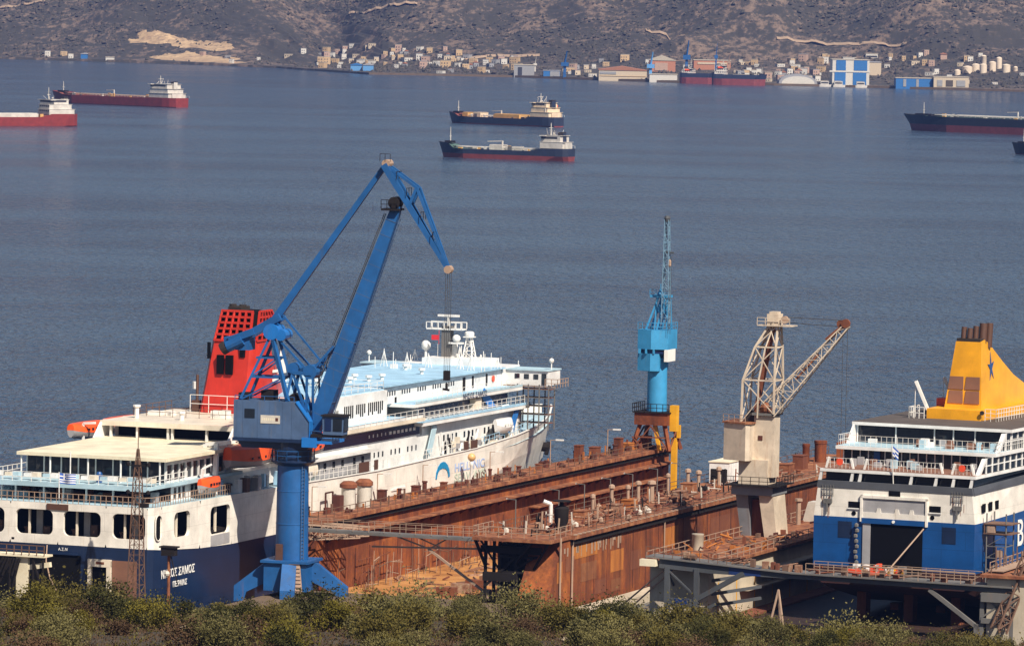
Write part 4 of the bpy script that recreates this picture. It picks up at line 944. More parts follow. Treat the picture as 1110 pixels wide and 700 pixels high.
lifeboat(f1, XC + 9.6, 20.6, 32.6, 14.35, 3.1, 2.45)
lifeboat(f1, XC + 9.6, 34.2, 45.6, 14.35, 3.1, 2.45)
lifeboat(f1, XC - 10.4, 24.5, 31.5, 16.3, 2.6); lifeboat(f1, XC - 10.4, 33, 40.5, 16.3, 2.6)
dv = MB()
for y in (21.8, 28.4, 33.6, 40.0):
    dv.bar((XC + 6.2, y, 13.95), (XC + 6.6, y, 16.9), .45); dv.bar((XC + 6.6, y, 16.9), (XC + 9.3, y, 17.3), .35); dv.tube((XC + 9.0, y, 17.2), (XC + 9.0, y, 16.6), .08, 5)
for y in (23, 25.5, 27): dv.bar((XC + 7.0, y, 11.9), (XC + 7.0, y, 14.6), .5)
for y in (26, 31, 36): dv.bar((XC - 9.6, y, 16.0), (XC - 9.6, y, 18.1), .22); dv.bar((XC - 9.6, y, 18.1), (XC - 8.2, y, 18.2), .22)
dv.part('davit', 'white', f1, kind='stuff')
o = lifeboat(f1, XC + 9.6, 13.6, 18.4, 12.25, 1.5); o['label'] = 'small orange rescue boat'
dv = MB(); dv.bar((XC + 8.9, 15.5, 12), (XC + 9.0, 15.6, 14.9), .25); dv.bar((XC + 9.0, 15.6, 14.9), (XC + 9.9, 16, 15.4), .2); dv.part('davit', 'white', f1)
dv = MB(); dv.bar((XC + 8.9, 19, 12), (XC + 8.8, 19.6, 17.2), .45); dv.bar((XC + 8.8, 19.6, 17.2), (XC + 10.2, 20.2, 17.4), .3); dv.part('davit', 'white', f1)
rg = random.Random(14); g_ = MB()
for i in range(46):
    y = rg.uniform(20, 46); x = XC + rg.uniform(7.0, 9.9); g_.mat(i % 4).box(x, x + rg.uniform(.3, .9), y, y + rg.uniform(.3, 1.1), 11.9, 11.9 + rg.uniform(.4, 1.5))
g_.part('boat_deck_gear', ['white', 'recess_grey', 'deck_blue', 'pipe_brown'], f1, kind='stuff')
# boat deck house amidships with the white drum
lh = MB(); lh.box(XC + 6.2, XC + 9.4, 46.0, 60.5, 10.6, 13.6); lh.part('winch_house', 'recess_grey', f1)
MB().box(XC + 5.8, XC + 10.1, 40.0, 61.5, 13.6, 13.85).part('house_roof', 'white', f1)
wn = MB()
for y in (47, 49.5, 52, 55.4, 57.8): wn.box(XC + 9.405, XC + 9.43, y, y + .7, 12.3, 13.2)
wn.part('house_window', 'glass_dark', f1, kind='stuff')
dr = MB(); dr.tube((XC + 8.6, 41.5, 12.7), (XC + 8.6, 44.3, 12.7), 1.35, 18); dr.tube((XC + 8.6, 41.2, 12.7), (XC + 8.6, 41.5, 12.7), 1.5, 18); dr.part('rope_drum', 'cream', f1, smooth=True)
pn = MB()
for y0, y1 in ((54.4, 57.2), (58.8, 59.8), (86.0, 87.4), (88.2, 90.2)): pn.box(XC + 10.51, XC + 10.6, y0, y1, 11.65 if y0 < 80 else 11.9, 12.75 if y0 < 80 else 12.9)
pn.part('vent_panel', 'pipe_brown', f1, kind='stuff')
r = MB(); r.rail([(XC + 10.3, 40, 11.75), (XC + 10.3, 62, 11.55), (XC + 10.3, 84, 11.9)], 1.0, 1.3, .05, 2); r.part('railing', 'rail_white', f1)
# ---- midship tiers
MB().box(XC - 9, XC + 8.5, 46, 110, 10.6, 14.15).part('lower_house', 'white', f1)
wn = MB()
for i in range(12):
    y = 63.5 + i * 1.25
    if i % 4 != 3: wn.box(XC + 8.505, XC + 8.53, y, y + .35, 12.55, 13.15)
for i in range(16):
    y = 84.5 + i * 1.3
    if i % 5 != 4: wn.box(XC + 8.505, XC + 8.53, y, y + .5, 13.0, 13.7)
wn.part('cabin_window', 'glass_dark', f1, kind='stuff')
MB().box(XC - 9, XC + 8.45, 46, 77.5, 14.15, 16.0).part('gallery_house', 'white', f1)
MB().box(XC + 8.455, XC + 8.5, 46.2, 77.3, 14.35, 15.6).part('gallery_glass', 'glass_navy', f1)
wn = MB(); rg = random.Random(6)
for i in range(12): y = 62 + i * 1.2; wn.box(XC + 8.505, XC + 8.53, y, y + (.25 if i < 5 else .7), 14.85, 15.2)
wn.part('gallery_light', 'letter_white', f1, kind='stuff')
MB().box(XC - 9.6, XC + 9.9, 46, 75.5, 16.0, 16.38).part('slab_edge', 'cream', f1)
MB().box(XC - 9.4, XC + 9.7, 46.2, 75.3, 16.384, 16.42).part('blue_deck', 'deck_blue', f1)
MB().box(XC + 9.65, XC + 9.75, 46.4, 75.2, 16.42, 16.75).part('coaming', 'white', f1)
MB().box(XC - 8, XC + 7.3, 54, 70.2, 16.42, 19.7).part('vent_house', 'white', f1)
lv = MB(); rg = random.Random(2)
for i in range(20):
    y = 57.6 + i * .58
    if i in (5, 11): continue
    lv.box(XC + 7.305, XC + 7.33, y, y + .3, 17.2 + rg.choice((0, 0, .35)), 18.6)
lv.part('louvre', 'black', f1, kind='stuff')
MB().box(XC - 9, XC + 9.3, 73.5, 108, 17.55, 17.9).part('slab_edge', 'white', f1)
MB().box(XC - 8.9, XC + 9.2, 73.7, 107.8, 17.904, 17.94).part('blue_deck', 'deck_blue', f1)
MB().box(XC + 9.2, XC + 9.3, 74, 108, 17.94, 18.2).part('coaming', 'deck_pale', f1)
MB().box(XC - 7.5, XC + 6.5, 70.2, 108.0, 17.94, 19.95).part('officers_house', 'white', f1)
wn = MB()
for grp in (72, 76.5, 81.3, 86, 90.2):
    for i in range(4): y = grp + i * .75; wn.box(XC + 6.505, XC + 6.53, y, y + .32, 18.85, 19.35)
wn.part('cabin_window', 'glass_dark', f1, kind='stuff')
wn = MB(); wn.box(XC + 6.505, XC + 6.55, 95.5, 96.3, 18.0, 19.6); wn.box(XC + 6.505, XC + 6.55, 98.5, 99.0, 18.2, 19.6); wn.box(XC + 6.505, XC + 6.55, 103, 103.5, 18.2, 19.6); wn.box(XC + 6.505, XC + 6.55, 74.4, 74.9, 17.95, 18.6); wn.part('house_door', 'dark_steel', f1, kind='stuff')
MB().box(XC - 8, XC + 7.0, 70.2, 108.2, 19.95, 20.12).part('top_roof', 'deck_blue', f1)
MB().box(XC - 7.9, XC + 6.9, 54.2, 70.2, 19.7, 19.82).part('top_roof', 'deck_blue', f1)
text_part('name_sign', 'ΝΗΣΟΣ ΣΑΜΟΣ', .82, 'letter_dark', f1, (XC + 9.33, 88.5, 17.62), (0, 1, 0), (0, 0, 1), sx=1.25, lab='dark name lettering on the upper deck edge', bold=.012)
MB().box(XC - 9, XC + 8.0, 77.5, 107, 15.7, 17.55).part('lounge_house', 'white', f1)
MB().box(XC + 8.005, XC + 8.05, 78, 106.3, 15.95, 17.2).part('lounge_glass', 'glass_navy', f1)
mu = MB()
for i in range(15): y = 79.2 + i * 1.55; mu.box(XC + 8.05, XC + 8.08, y, y + .45, 16.15, 16.55)
mu.part('lounge_light', 'letter_white', f1, kind='stuff')
MB().box(XC - 9.3, XC + 9.5, 75.6, 110, 15.3, 15.66).part('slab_edge', 'white', f1)
MB().box(XC - 9.2, XC + 9.4, 75.8, 109.8, 15.664, 15.70).part('blue_deck', 'deck_blue', f1)
MB().box(XC + 9.4, XC + 9.5, 76, 110, 15.70, 16.0).part('coaming', 'deck_blue', f1)
MB().box(XC - 9, XC + 8.5, 78, 110, 14.15, 15.3).part('lower_house', 'white', f1)
rg = random.Random(9); g_ = MB()
for i in range(14): y = 79 + i * 1.6; g_.box(XC + 8.6, XC + 9.3, y, y + 1.3, 15.75, 16.15)
g_.part('raft_canister', 'white', f1, kind='stuff')
for a, b_ in (((XC + 8.9, 99.6, 15.7), (XC + 8.5, 97.0, 17.9)), ((XC + 9.2, 104.4, 12.3), (XC + 9.0, 107.2, 15.5)), ((XC + 9.2, 78.4, 12.0), (XC + 9.0, 80.8, 15.3))):
    mb = MB(); mb.bar(a, b_, 1.2, .12, up=(1, 0, 0)); mb.part('stairway', 'stair_blue' if a[1] > 90 else 'deck_pale', f1)
MB().box(XC + 8.1, XC + 8.9, 93.8, 95.6, 15.7, 17.3).part('locker', 'cream', f1)
MB().rrect(105.3, 18.9, .75, .75, .3, XC + 6.55, .08, axis='x', sgn=1).part('life_ring', 'lifering', f1)
rg = random.Random(41); g_ = MB()
for i in range(60):
    y = rg.choice((rg.uniform(82, 92), rg.uniform(95, 104))); x = XC + rg.uniform(8.8, 10.2); g_.mat(i % 4); z = rg.uniform(11.4, 12.6)
    if i % 2: g_.box(x, x + .4, y, y + rg.uniform(.3, .8), z, z + rg.uniform(.3, .9))
    else: g_.tube((x, y, z), (x, y + rg.uniform(-1, 1), z + rg.uniform(.5, 1.6)), .12, 5)
g_.part('boat_deck_gear', ['white', 'recess_grey', 'dark_steel', 'cream'], f1, kind='stuff')
o = lifeboat(f1, XC + 9.9, 97.5, 102.5, 12.9, 1.7)
for q_ in [o] + list(o.children): q_.data.materials[0] = MATS['white']
o['label'] = 'small white rescue boat'
r = MB(); r.rail([(XC + 9.6, 76, 16.0), (XC + 9.6, 108, 16.0)], .9, 1.5, .045, 2); r.rail([(XC + 9.4, 74, 18.2), (XC + 9.4, 107, 18.2)], .8, 1.6, .045, 2); r.rail([(XC + 9.9, 47, 16.5), (XC + 9.9, 75, 16.5)], .9, 1.8, .045, 2); r.rail([(XC + 6.9, 55, 19.85), (XC + 6.9, 70, 19.85), (XC - 7.5, 70, 19.85)], .9, 1.8, .045, 2); r.part('railing', 'rail_white', f1)
r = MB(); r.rail([(XC + 10.1, 92, 12), (XC + 10.3, 103, 12.5), (XC + 9.2, 112, 12.9)], .9, 1.6, .045, 2); r.part('railing', 'deck_blue', f1)
# ---- bridge, wings and masts
MB().box(XC - 7, XC + 6.6, 108.2, 114, 17.55, 20.1).part('wheelhouse', 'white', f1)
wg = MB(); wg.box(XC - 12.2, XC + 12.0, 109.5, 113.5, 18.0, 19.75); wo_ = wg.part('bridge_wing', 'white', f1)
MB().box(XC - 12.3, XC + 12.1, 109.3, 113.7, 19.75, 19.9).part('wing_roof', 'deck_pale', wo_)
for x in (-11.6, -10.2, -8.9, -7.6, -6.4): MB().box(XC + x, XC + x + .75, 109.46, 109.495, 18.75, 19.4).part('wing_window', 'glass_dark', wo_)
for x in (4.6, 7.7, 8.9, 10.1): MB().box(XC + x, XC + x + .62, 109.46 if x > 6.6 else 108.16, 109.495 if x > 6.6 else 108.19, 18.75, 19.35).part('wing_window', 'glass_dark', wo_)
MB().box(XC + 11.15, XC + 11.75, 109.45, 109.49, 18.1, 19.45).part('wing_door', 'glass_dark', wo_)
lt = MB()
for s in (-1, 1): lt.tube((XC + s * 11.8, 111, 19.9), (XC + s * 11.8, 111, 20.7), .08, 6); lt.ball((XC + s * 11.8, 111, 20.95), .32, 8)
lt.part('search_light', 'lamp_white', f1)
sc_ = MB()
for x in (8.4, 9.8, 11.2, 12.4):
    for y in (108.6, 110.6): sc_.tube((XC + x, y, 12.8), (XC + x, y, 18.2), .09, 5)
for z in (13.6, 14.6, 15.6, 16.6, 17.6):
    sc_.bar((XC + 8.4, 108.6, z), (XC + 12.4, 108.6, z), .09); sc_.bar((XC + 8.4, 110.6, z), (XC + 12.4, 110.6, z), .09); sc_.mat(1).box(XC + 8.4, XC + 12.4, 108.8, 110.4, z - .05, z); sc_.mat(0)
for i, z in enumerate((12.9, 14.6, 15.6)): sc_.bar((XC + 8.4, 108.6, z), (XC + 9.8, 108.6, z + 1), .08)
sc_.part('scaffold', ['steel_grey', 'rust_brown'], f1, kind='stuff')
r = MB(); r.rail([(XC + 12.0, 108.4, 17.9), (XC + 13.6, 108.4, 17.9), (XC + 13.6, 112, 17.9)], 1.0, .8, .07, 2); r.bar((XC + 6.5, 108.6, 17.95), (XC + 13.6, 108.6, 17.95), .1); r.part('wing_scaffold', 'rail_rust', f1)
ms = MB(); ms.prism([(XC - 2.1, 110.2), (XC - 1.0, 110.2), (XC - 1.0, 111.4), (XC - 2.1, 111.4)], 'z', 20.1, 24.6); ms.part('main_mast', 'steel_grey', f1); mo = f1.children[-1]
ms = MB(); ms.box(XC - 4.0, XC + .6, 110, 111.6, 24.15, 24.3); ms.rail([(XC - 4, 110, 24.3), (XC + .6, 110, 24.3)], .75, .75, .09, 1); ms.rail([(XC - 4, 111.6, 24.3), (XC + .6, 111.6, 24.3)], .75, .75, .09, 1); ms.tube((XC - 1.5, 110.8, 24.6), (XC - 1.5, 110.8, 25.7), .16, 6); ms.box(XC - 2.8, XC - .1, 110.6, 111.0, 25.7, 25.95)
ms.part('mast_platform', 'rail_white', f1)
ms = MB(); ms.box(XC - 1.1, XC + .6, 109.9, 110.9, 22.5, 22.7); ms.ball((XC - .2, 110.3, 23.15), .52, 12, (1, 1, .9)); ms.part('radar_drum', 'lamp_white', f1, smooth=True)
ms = MB(); ms.bar((XC - .75, 111.2, 20.1), (XC - .75, 111.2, 22.6), 1.1, 1.0, .5, .5); ms.part('mast_foot', 'lamp_white', f1)
fg = MB(); fg.tube((XC - 2.35, 110, 22.4), (XC - 2.35, 110, 24.1), .03, 4); fg.box(XC - 3.3, XC - 2.4, 109.98, 110.01, 22.9, 23.5); fg.part('signal_flag', 'flag_red', f1)
dm = MB(); dm.tube((XC - 4.4, 111, 20), (XC - 4.4, 111, 21.7), .18, 8); dm.ball((XC - 4.4, 111, 22.15), .60, 14, (1, 1, 1.05)); dm.part('satellite_dome', 'lamp_white', f1, smooth=True)
dm = MB(); dm.tube((XC + 1.5 - 12.5, 58, 19.8), (XC + 1.5 - 12.5, 58, 20.6), .3, 8); dm.part('dome_post', 'lamp_white', f1)
dm = MB(); dm.tube((XC - 5.2, 63, 19.8), (XC - 5.2, 63, 21.0), .2, 8); dm.ball((XC - 5.2, 63, 21.5), .55, 14); dm.part('satellite_dome', 'lamp_white', f1, smooth=True)
tw = MB(); tw.truss((XC + 1.2, 111, 20.1), (XC + 1.2, 111, 23.3), 1.5, .5, 4, .07, tc=.12); tw.box(XC + .6, XC + 1.8, 110.4, 111.6, 23.3, 23.42); tw.lathe((XC + 1.2, 111, 23.42), [(.55, 0), (.6, .1), (.6, .45), (.4, .6)], 10); tw.part('lattice_mast', 'lamp_white', f1)
at = MB(); rg = random.Random(17)
for i in range(30):
    x = XC + rg.uniform(-7.5, 7.5); y = rg.uniform(98, 113); h = rg.uniform(.6, 2.4); at.tube((x, y, 20.1), (x, y, 20.1 + h), .05, 4)
    if i % 3 == 0: at.tube((x - .45, y, 20.1), (x, y, 20.1 + h * .9), .05, 4); at.tube((x + .45, y, 20.1), (x, y, 20.1 + h * .9), .05, 4)
    if i % 4 == 0: at.box(x - .4, x + .4, y, y + .5, 20.1, 20.1 + rg.uniform(.3, .9))
for i in range(14): x = XC + rg.uniform(-7, 6); y = rg.uniform(56, 98); at.lathe((x, y, 20.1), [(.22, 0), (.22, .4), (.42, .45), (.42, .7)], 8)
at.part('aerial', 'lamp_white', f1, kind='stuff')
MB().box(XC - 3.5, XC + 4.5, 107.5, 112.5, 20.12, 20.9).part('mast_house', 'white', f1)
# stern flag: nine stripes and a cross in the corner
fgp = thing('flag', 'blue and white striped flag with a cross on a pole at the white ferry stern', 'flag', YARD, (XC - .2, .6, 12.1))
MB().tube((XC - .2, .6, 12.1), (XC - .2, .5, 15.25), .05, 6).part('flag_pole', 'rail_white', fgp)
fgm = MB(); W, H_ = 1.75, 1.05; n = 10
def wav(f): return .14 * math.sin(f * 7.0), -.10 * f - .04 * math.sin(f * 5)
for i in range(n):
    f0, f1_ = i / n, (i + 1) / n
    for s in range(9):
        z0, z1_ = 15.15 - H_ * (s + 1) / 9, 15.15 - H_ * s / 9
        blue = s % 2 == 0
        if s < 5 and i < 4: blue = not (i in (1, 2) and s in (0, 1, 2, 3, 4) and i == 2 or s == 2)
        fgm.mat(0 if blue else 1)
        (w0, d0), (w1, d1) = wav(f0), wav(f1_)
        for dy in (0, .012):
            pass
        fgm.hexa([(XC - .12 + W * f0, .5 + w0, z0 + d0), (XC - .12 + W * f1_, .5 + w1, z0 + d1), (XC - .12 + W * f1_, .52 + w1, z0 + d1), (XC - .12 + W * f0, .52 + w0, z0 + d0),
                  (XC - .12 + W * f0, .5 + w0, z1_ + d0), (XC - .12 + W * f1_, .5 + w1, z1_ + d1), (XC - .12 + W * f1_, .52 + w1, z1_ + d1), (XC - .12 + W * f0, .52 + w0, z1_ + d0)])
fgm.part('flag_cloth', ['flag_blue', 'flag_white'], fgp)
# ================================================================ BLUE FERRY (in the second dock, stern towards us)
f2 = thing('ferry', 'blue and white ferry with a yellow funnel and open stern door in the dry dock', 'ferry', BLUE, (-8.8, 0, 1.0))
BX = -8.85
def sect(y, zs, hw, rk=0): return [(BX - hw[i], y + rk * (1 if i < 2 else 0), zs[i]) for i in range(len(zs) - 1, -1, -1)] + [(BX + hw[i], y + rk * (1 if i < 2 else 0), zs[i]) for i in range(len(zs))]
zs = (1.0, 4.2, 6.2, 11.35, 14.33)
rings = [sect(0, (4.4, 5.2, 6.2, 11.35, 14.33), (7.8, 8.7, 8.8, 8.82, 8.45)), sect(3, (3.6, 5.0, 6.2, 11.37, 14.36), (8.0, 8.8, 8.85, 8.9, 8.6)), sect(12, (1.6, 4.2, 6.2, 11.55, 14.5), (7.6, 8.85, 8.9, 8.95, 8.95)),
         sect(25, zs[:3] + (11.9, 14.7), (8.4, 8.9, 9, 9, 9)), sect(70, zs[:3] + (12.2, 15), (8.4, 8.9, 9, 9, 9)), sect(100, zs[:3] + (12.4, 15.3), (5, 6, 7, 8.6, 9)), sect(118, zs[:3] + (12.6, 15.8), (1.2, 1.8, 3, 5.2, 6.6)), sect(128, zs[:3] + (12.8, 16.2), (.1, .2, .4, 1.4, 2.6))]
h = MB(); N = 10
for rr in rings: h.v += [Vector(p) for p in rr]
sm_ = [2, 1, 0, 0, 0, 0, 0, 1, 2]
sm_ = [1, 0, 2, 2, 2, 2, 2, 0, 1]
for a in range(len(rings) - 1):
    for i in range(N - 1): h.f.append((a * N + i, a * N + i + 1, (a + 1) * N + i + 1, (a + 1) * N + i)); h.mi.append(sm_[i])
h.f += [(0, 1, 8, 9), (1, 2, 7, 8), (2, 3, 4, 5, 6, 7)]; h.mi += [1, 0, 2]
h.part('hull', ['royal', 'hull_white', 'antifoul'], f2)
MB().prism([(BX - 8.3, .1), (BX + 8.3, .1), (BX + 8.9, 12), (BX + 8.9, 100), (BX + 2, 127), (BX - 2, 127), (BX - 8.9, 100), (BX - 8.9, 12)], 'z', 14.2, 14.34).part('mooring_deck', 'band_grey', f2)
# dark grey band, a step proud of the hull
bd = MB()
bd.hexa([(BX - 8.55, -.06, 14.33), (BX + 8.55, -.06, 14.33), (BX + 8.55, .3, 14.33), (BX - 8.55, .3, 14.33), (BX - 8.42, -.06, 15.05), (BX + 8.42, -.06, 15.05), (BX + 8.42, .3, 15.05), (BX - 8.42, .3, 15.05)])
bd.hexa([(BX + 8.4, .3, 14.33), (BX + 8.62, .3, 14.33), (BX + 9.03, 12, 14.5), (BX + 8.8, 12, 14.5), (BX + 8.3, .3, 15.05), (BX + 8.5, .3, 15.05), (BX + 9.03, 12, 15.3), (BX + 8.8, 12, 15.3)])
bd.hexa([(BX + 8.8, 12, 14.5), (BX + 9.03, 12, 14.5), (BX + 9.06, 100, 15.3), (BX + 8.9, 100, 15.3), (BX + 8.8, 12, 15.3), (BX + 9.03, 12, 15.3), (BX + 9.06, 100, 16.9), (BX + 8.9, 100, 16.9)])
bd.part('band', 'band_grey', f2)
# stern: grey recess, door opening, ramp, side ports
rc = MB(); rc.box(BX - 3.45, BX + 3.55, -.10, -.02, 11.45, 13.5); rc.part('stern_recess', 'recess_grey', f2)
rc = MB()
rc.box(BX - 3.65, BX - 3.4, -.24, .0, 11.0, 13.75); rc.box(BX + 3.5, BX + 3.72, -.24, .0, 10.8, 13.7); rc.box(BX - 3.65, BX + 3.72, -.24, .0, 13.45, 13.75)
rc.box(BX - 3.4, BX + 3.5, -.20, -.02, 11.4, 12.0)
for x in (-1.9, .1, 1.7): rc.prism([(BX + x, 12.0), (BX + x + .55, 12.0), (BX + x + .45, 12.45), (BX + x + .12, 12.45)], 'y', -.2, -.02)
rc.part('recess_frame', 'hull_white', f2)
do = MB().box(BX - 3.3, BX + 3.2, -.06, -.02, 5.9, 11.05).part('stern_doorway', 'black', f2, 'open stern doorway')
MB().box(BX - 3.35, BX - 2.5, -.12, -.03, 5.9, 11.0).part('door_guide', 'recess_grey', do)
MB().box(BX - 3.5, BX + 3.4, -.24, -.02, 10.85, 11.4).part('door_header', 'royal', f2)
MB().tube((BX + .05, -.34, 11.15), (BX + .05, -.22, 11.15), .16, 10).part('stern_lamp', 'letter_white', f2)
ra = MB(); ra.hexa([(BX - 3.6, -4.6, 5.9), (BX + 1.0, -4.6, 5.6), (BX + 3.2, -.2, 5.6), (BX - 3.3, -.2, 5.6), (BX - 3.6, -4.6, 6.35), (BX + 1.0, -4.6, 6.05), (BX + 3.2, -.2, 6.1), (BX - 3.3, -.2, 6.1)])
ra.mat(1).hexa([(BX - 3.7, -4.72, 6.2), (BX + 1.05, -4.72, 5.92), (BX + 1.05, -4.5, 5.92), (BX - 3.7, -4.5, 6.2), (BX - 3.7, -4.72, 6.55), (BX + 1.05, -4.72, 6.25), (BX + 1.05, -4.5, 6.25), (BX - 3.7, -4.5, 6.55)])
ra.part('loading_ramp', ['dark_steel', 'lifering'], f2)
MB().tube((BX + 3.35, -.2, 10.6), (BX + .9, -4.4, 6.3), .08, 6).part('ramp_chain', 'rail_rust', f2)
ch = MB()
for i in range(9): ch.ball((BX - 3.95 + .09 * math.sin(i * 2.1), -.35, 10.6 - .55 * i), .26, 6)
ch.part('hose_bundle', 'steel_grey', f2)
rg = random.Random(19); gr_ = MB()
for i in range(22): x = BX + rg.uniform(-3.5, 2.6); gr_.mat(i % 4).box(x, x + rg.uniform(.2, .7), -4.0, -3.2, 6.2, 6.3 + rg.uniform(.2, .8))
gr_.part('ramp_gear', ['white', 'lifering', 'steel_grey', 'crane_yellow'], f2, kind='stuff')
for x0, x1, z0, z1 in ((-5.0, -3.75, 12.35, 13.0), (3.85, 5.1, 12.35, 13.0), (-.6, .65, 13.75, 14.4)):
    o = MB().box(BX + x0, BX + x1, -.05, -.012, z0, z1).part('mooring_port', 'black', f2)
    MB().box(BX + x0 - .08, BX + x1 + .08, -.14, -.052, z0 - .12, z0 - .01).part('port_sill', 'white', o)
for x in (-4.4, 4.2): MB().tube((BX + x, -.05, 11.8), (BX + x, -.012, 11.8), .24, 12).part('fairlead', 'black', f2)
for x in (-6.1, 5.3): MB().box(BX + x, BX + x + 1.5, -.035, -.012, 9.2, 10.9).part('vent_grille', 'navy', f2)
for x in (-7.3, 6.9):
    a_ = MB(); a_.box(BX + x - .45, BX + x + .5, -.25, -.012, 12.75, 13.15); a_.bar((BX + x, -.2, 13.1), (BX + x, -.2, 11.8), .16); a_.bar((BX + x - .4, -.2, 12.75), (BX + x + .45, -.2, 12.75), .14)
    for k_ in range(5): a_.bar((BX + x - .6 + .3 * k_, -.12, 13.4), (BX + x - .6 + .3 * k_, -.12, 14.6), .05)
    a_.bar((BX + x - .6, -.12, 14.3), (BX + x + .6, -.12, 14.3), .05); a_.bar((BX + x - .6, -.12, 13.7), (BX + x + .6, -.12, 13.7), .05)
    a_.part('stern_anchor', 'steel_grey', f2)
rg = random.Random(5); rs = MB()
for i in range(13): x = BX + rg.choice((rg.uniform(-8, -6.5), rg.uniform(6.2, 8.2))); z = rg.uniform(13, 14.2); rs.box(x, x + rg.uniform(.03, .08), -.022, -.012, z - rg.uniform(.6, 2.2), z)
rs.part('rust_streak', 'rust_pale', f2, kind='stuff')
# decks: terraces stepping back
def deck(y, x0, x1, y1, z0, z1, mat, nm, side=True):
    m_ = MB(); m_.prism([(BX + x0, y), (BX + x1, y), (BX + x1 + (.25 if side else 0), y1), (BX + x0, y1)], 'z', z0, z1); return m_.part(nm, mat, f2)
g1 = MB(); g1.box(BX - 7.9, BX + 7.7, .9, 1.1, 15.0, 15.95); g1.part('lounge_glass', 'glass_dark', f2)
pl_ = MB()
for x in (-8.35, -4.9, -4.0, 1.6, 4.3, 6.2, 8.15): pl_.hexa([(BX + x - .15, .2, 15.03), (BX + x + .12, .2, 15.03), (BX + x + .12, .5, 15.03), (BX + x - .15, .5, 15.03), (BX + x + .05, .2, 15.95), (BX + x + .32, .2, 15.95), (BX + x + .32, .5, 15.95), (BX + x + .05, .5, 15.95)])
pl_.part('deck_pillar', 'white', f2, kind='stuff')
MB().box(BX + 8.05, BX + 8.25, 1.1, 96, 15.0, 16.0).part('side_glass', 'glass_dark', f2)
deck(.15, -8.3, 8.75, 98, 15.95, 16.25, 'white', 'terrace_edge')
MB().box(BX - 8.1, BX + 8.5, .35, 6.6, 16.254, 16.29).part('terrace_deck', 'deck_brown', f2)
r = MB()
for x0, x1 in ((-7.9, -4.9), (-3.7, 4.9), (5.9, 8.3)):
    r.rail([(BX + x0, .95, 16.29), (BX + x1, .95, 16.29)], 1.05, .42, .035, 2)
    r.bar((BX + x0, .9, 16.29), (BX + x0 + .3, .9, 17.4), .2); r.bar((BX + x1, .9, 16.29), (BX + x1 - .3, .9, 17.4), .2)
r.part('railing', 'rail_white', f2)
for x in (-6.4, 7.0):
    MB().rrect(BX + x, 16.95, .7, .7, .3, .88, .07).part('life_ring', 'lifering', f2)
g1 = MB(); g1.box(BX - 8.2, BX + 8.3, 6.7, 6.9, 16.3, 17.85); g1.part('saloon_glass', 'glass_dark', f2)
pl_ = MB()
for i in range(19): x = -8.2 + i * .92; pl_.box(BX + x, BX + x + .09, 6.6, 6.69, 16.3, 17.85)
pl_.part('saloon_mullion', 'white', f2, kind='stuff')
MB().box(BX - 4.75, BX - 4.1, 6.5, 6.6, 16.3, 17.8).part('saloon_door', 'royal', f2)
MB().box(BX + 5.0, BX + 5.7, 6.5, 6.6, 16.3, 17.8).part('saloon_door', 'black', f2)
deck(5.9, -8.8, 8.85, 98, 17.85, 18.2, 'white', 'terrace_edge')
MB().box(BX - 8.6, BX + 8.6, 6.1, 11.2, 18.204, 18.24).part('terrace_deck', 'deck_pale', f2)
r = MB(); r.rail([(BX - 8.6, 10.5, 18.24), (BX - 8.6, 6.2, 18.24), (BX + 8.65, 6.2, 18.24), (BX + 8.75, 40, 18.24)], 1.1, .6, .035, 2); r.part('railing', 'rail_white', f2)
MB().box(BX - 8.4, BX + 8.5, 11.6, 11.8, 18.24, 20.05).part('saloon_glass', 'glass_dark', f2)
pl_ = MB()
for x in (-8.5, -4.2, .1, 2.2, 4.6, 8.45): pl_.box(BX + x, BX + x + .12, 11.35, 11.5, 18.24, 20.05)
pl_.hexa([(BX - 8.8, 9.0, 18.24), (BX - 8.6, 9.0, 18.24), (BX - 8.6, 11.4, 18.24), (BX - 8.8, 11.4, 18.24), (BX - 8.8, 10.9, 20.1), (BX - 8.6, 10.9, 20.1), (BX - 8.6, 11.4, 20.1), (BX - 8.8, 11.4, 20.1)])
pl_.part('saloon_mullion', 'white', f2, kind='stuff')
deck(10.9, -8.9, 8.9, 98, 20.05, 20.38, 'white', 'roof_edge')
MB().prism([(BX - 8.8, 11), (BX + 8.8, 11), (BX + 8.9, 97), (BX - 8.8, 97)], 'z', 20.384, 20.43).part('top_deck', 'roof_dark', f2)
fn_ = MB(); rg = random.Random(51)
for i in range(30):
    x = BX + rg.uniform(-7.5, 7.5); y = rg.choice((rg.uniform(2, 6), rg.uniform(7.5, 11))) ; z = 16.29 if y < 6.2 else 18.24
    fn_.mat(i % 4).box(x, x + rg.uniform(.3, .9), y, y + .5, z, z + rg.uniform(.4, .9))
fn_.part('deck_furniture', ['recess_grey', 'deck_brown', 'white', 'deck_pale'], f2, kind='stuff')
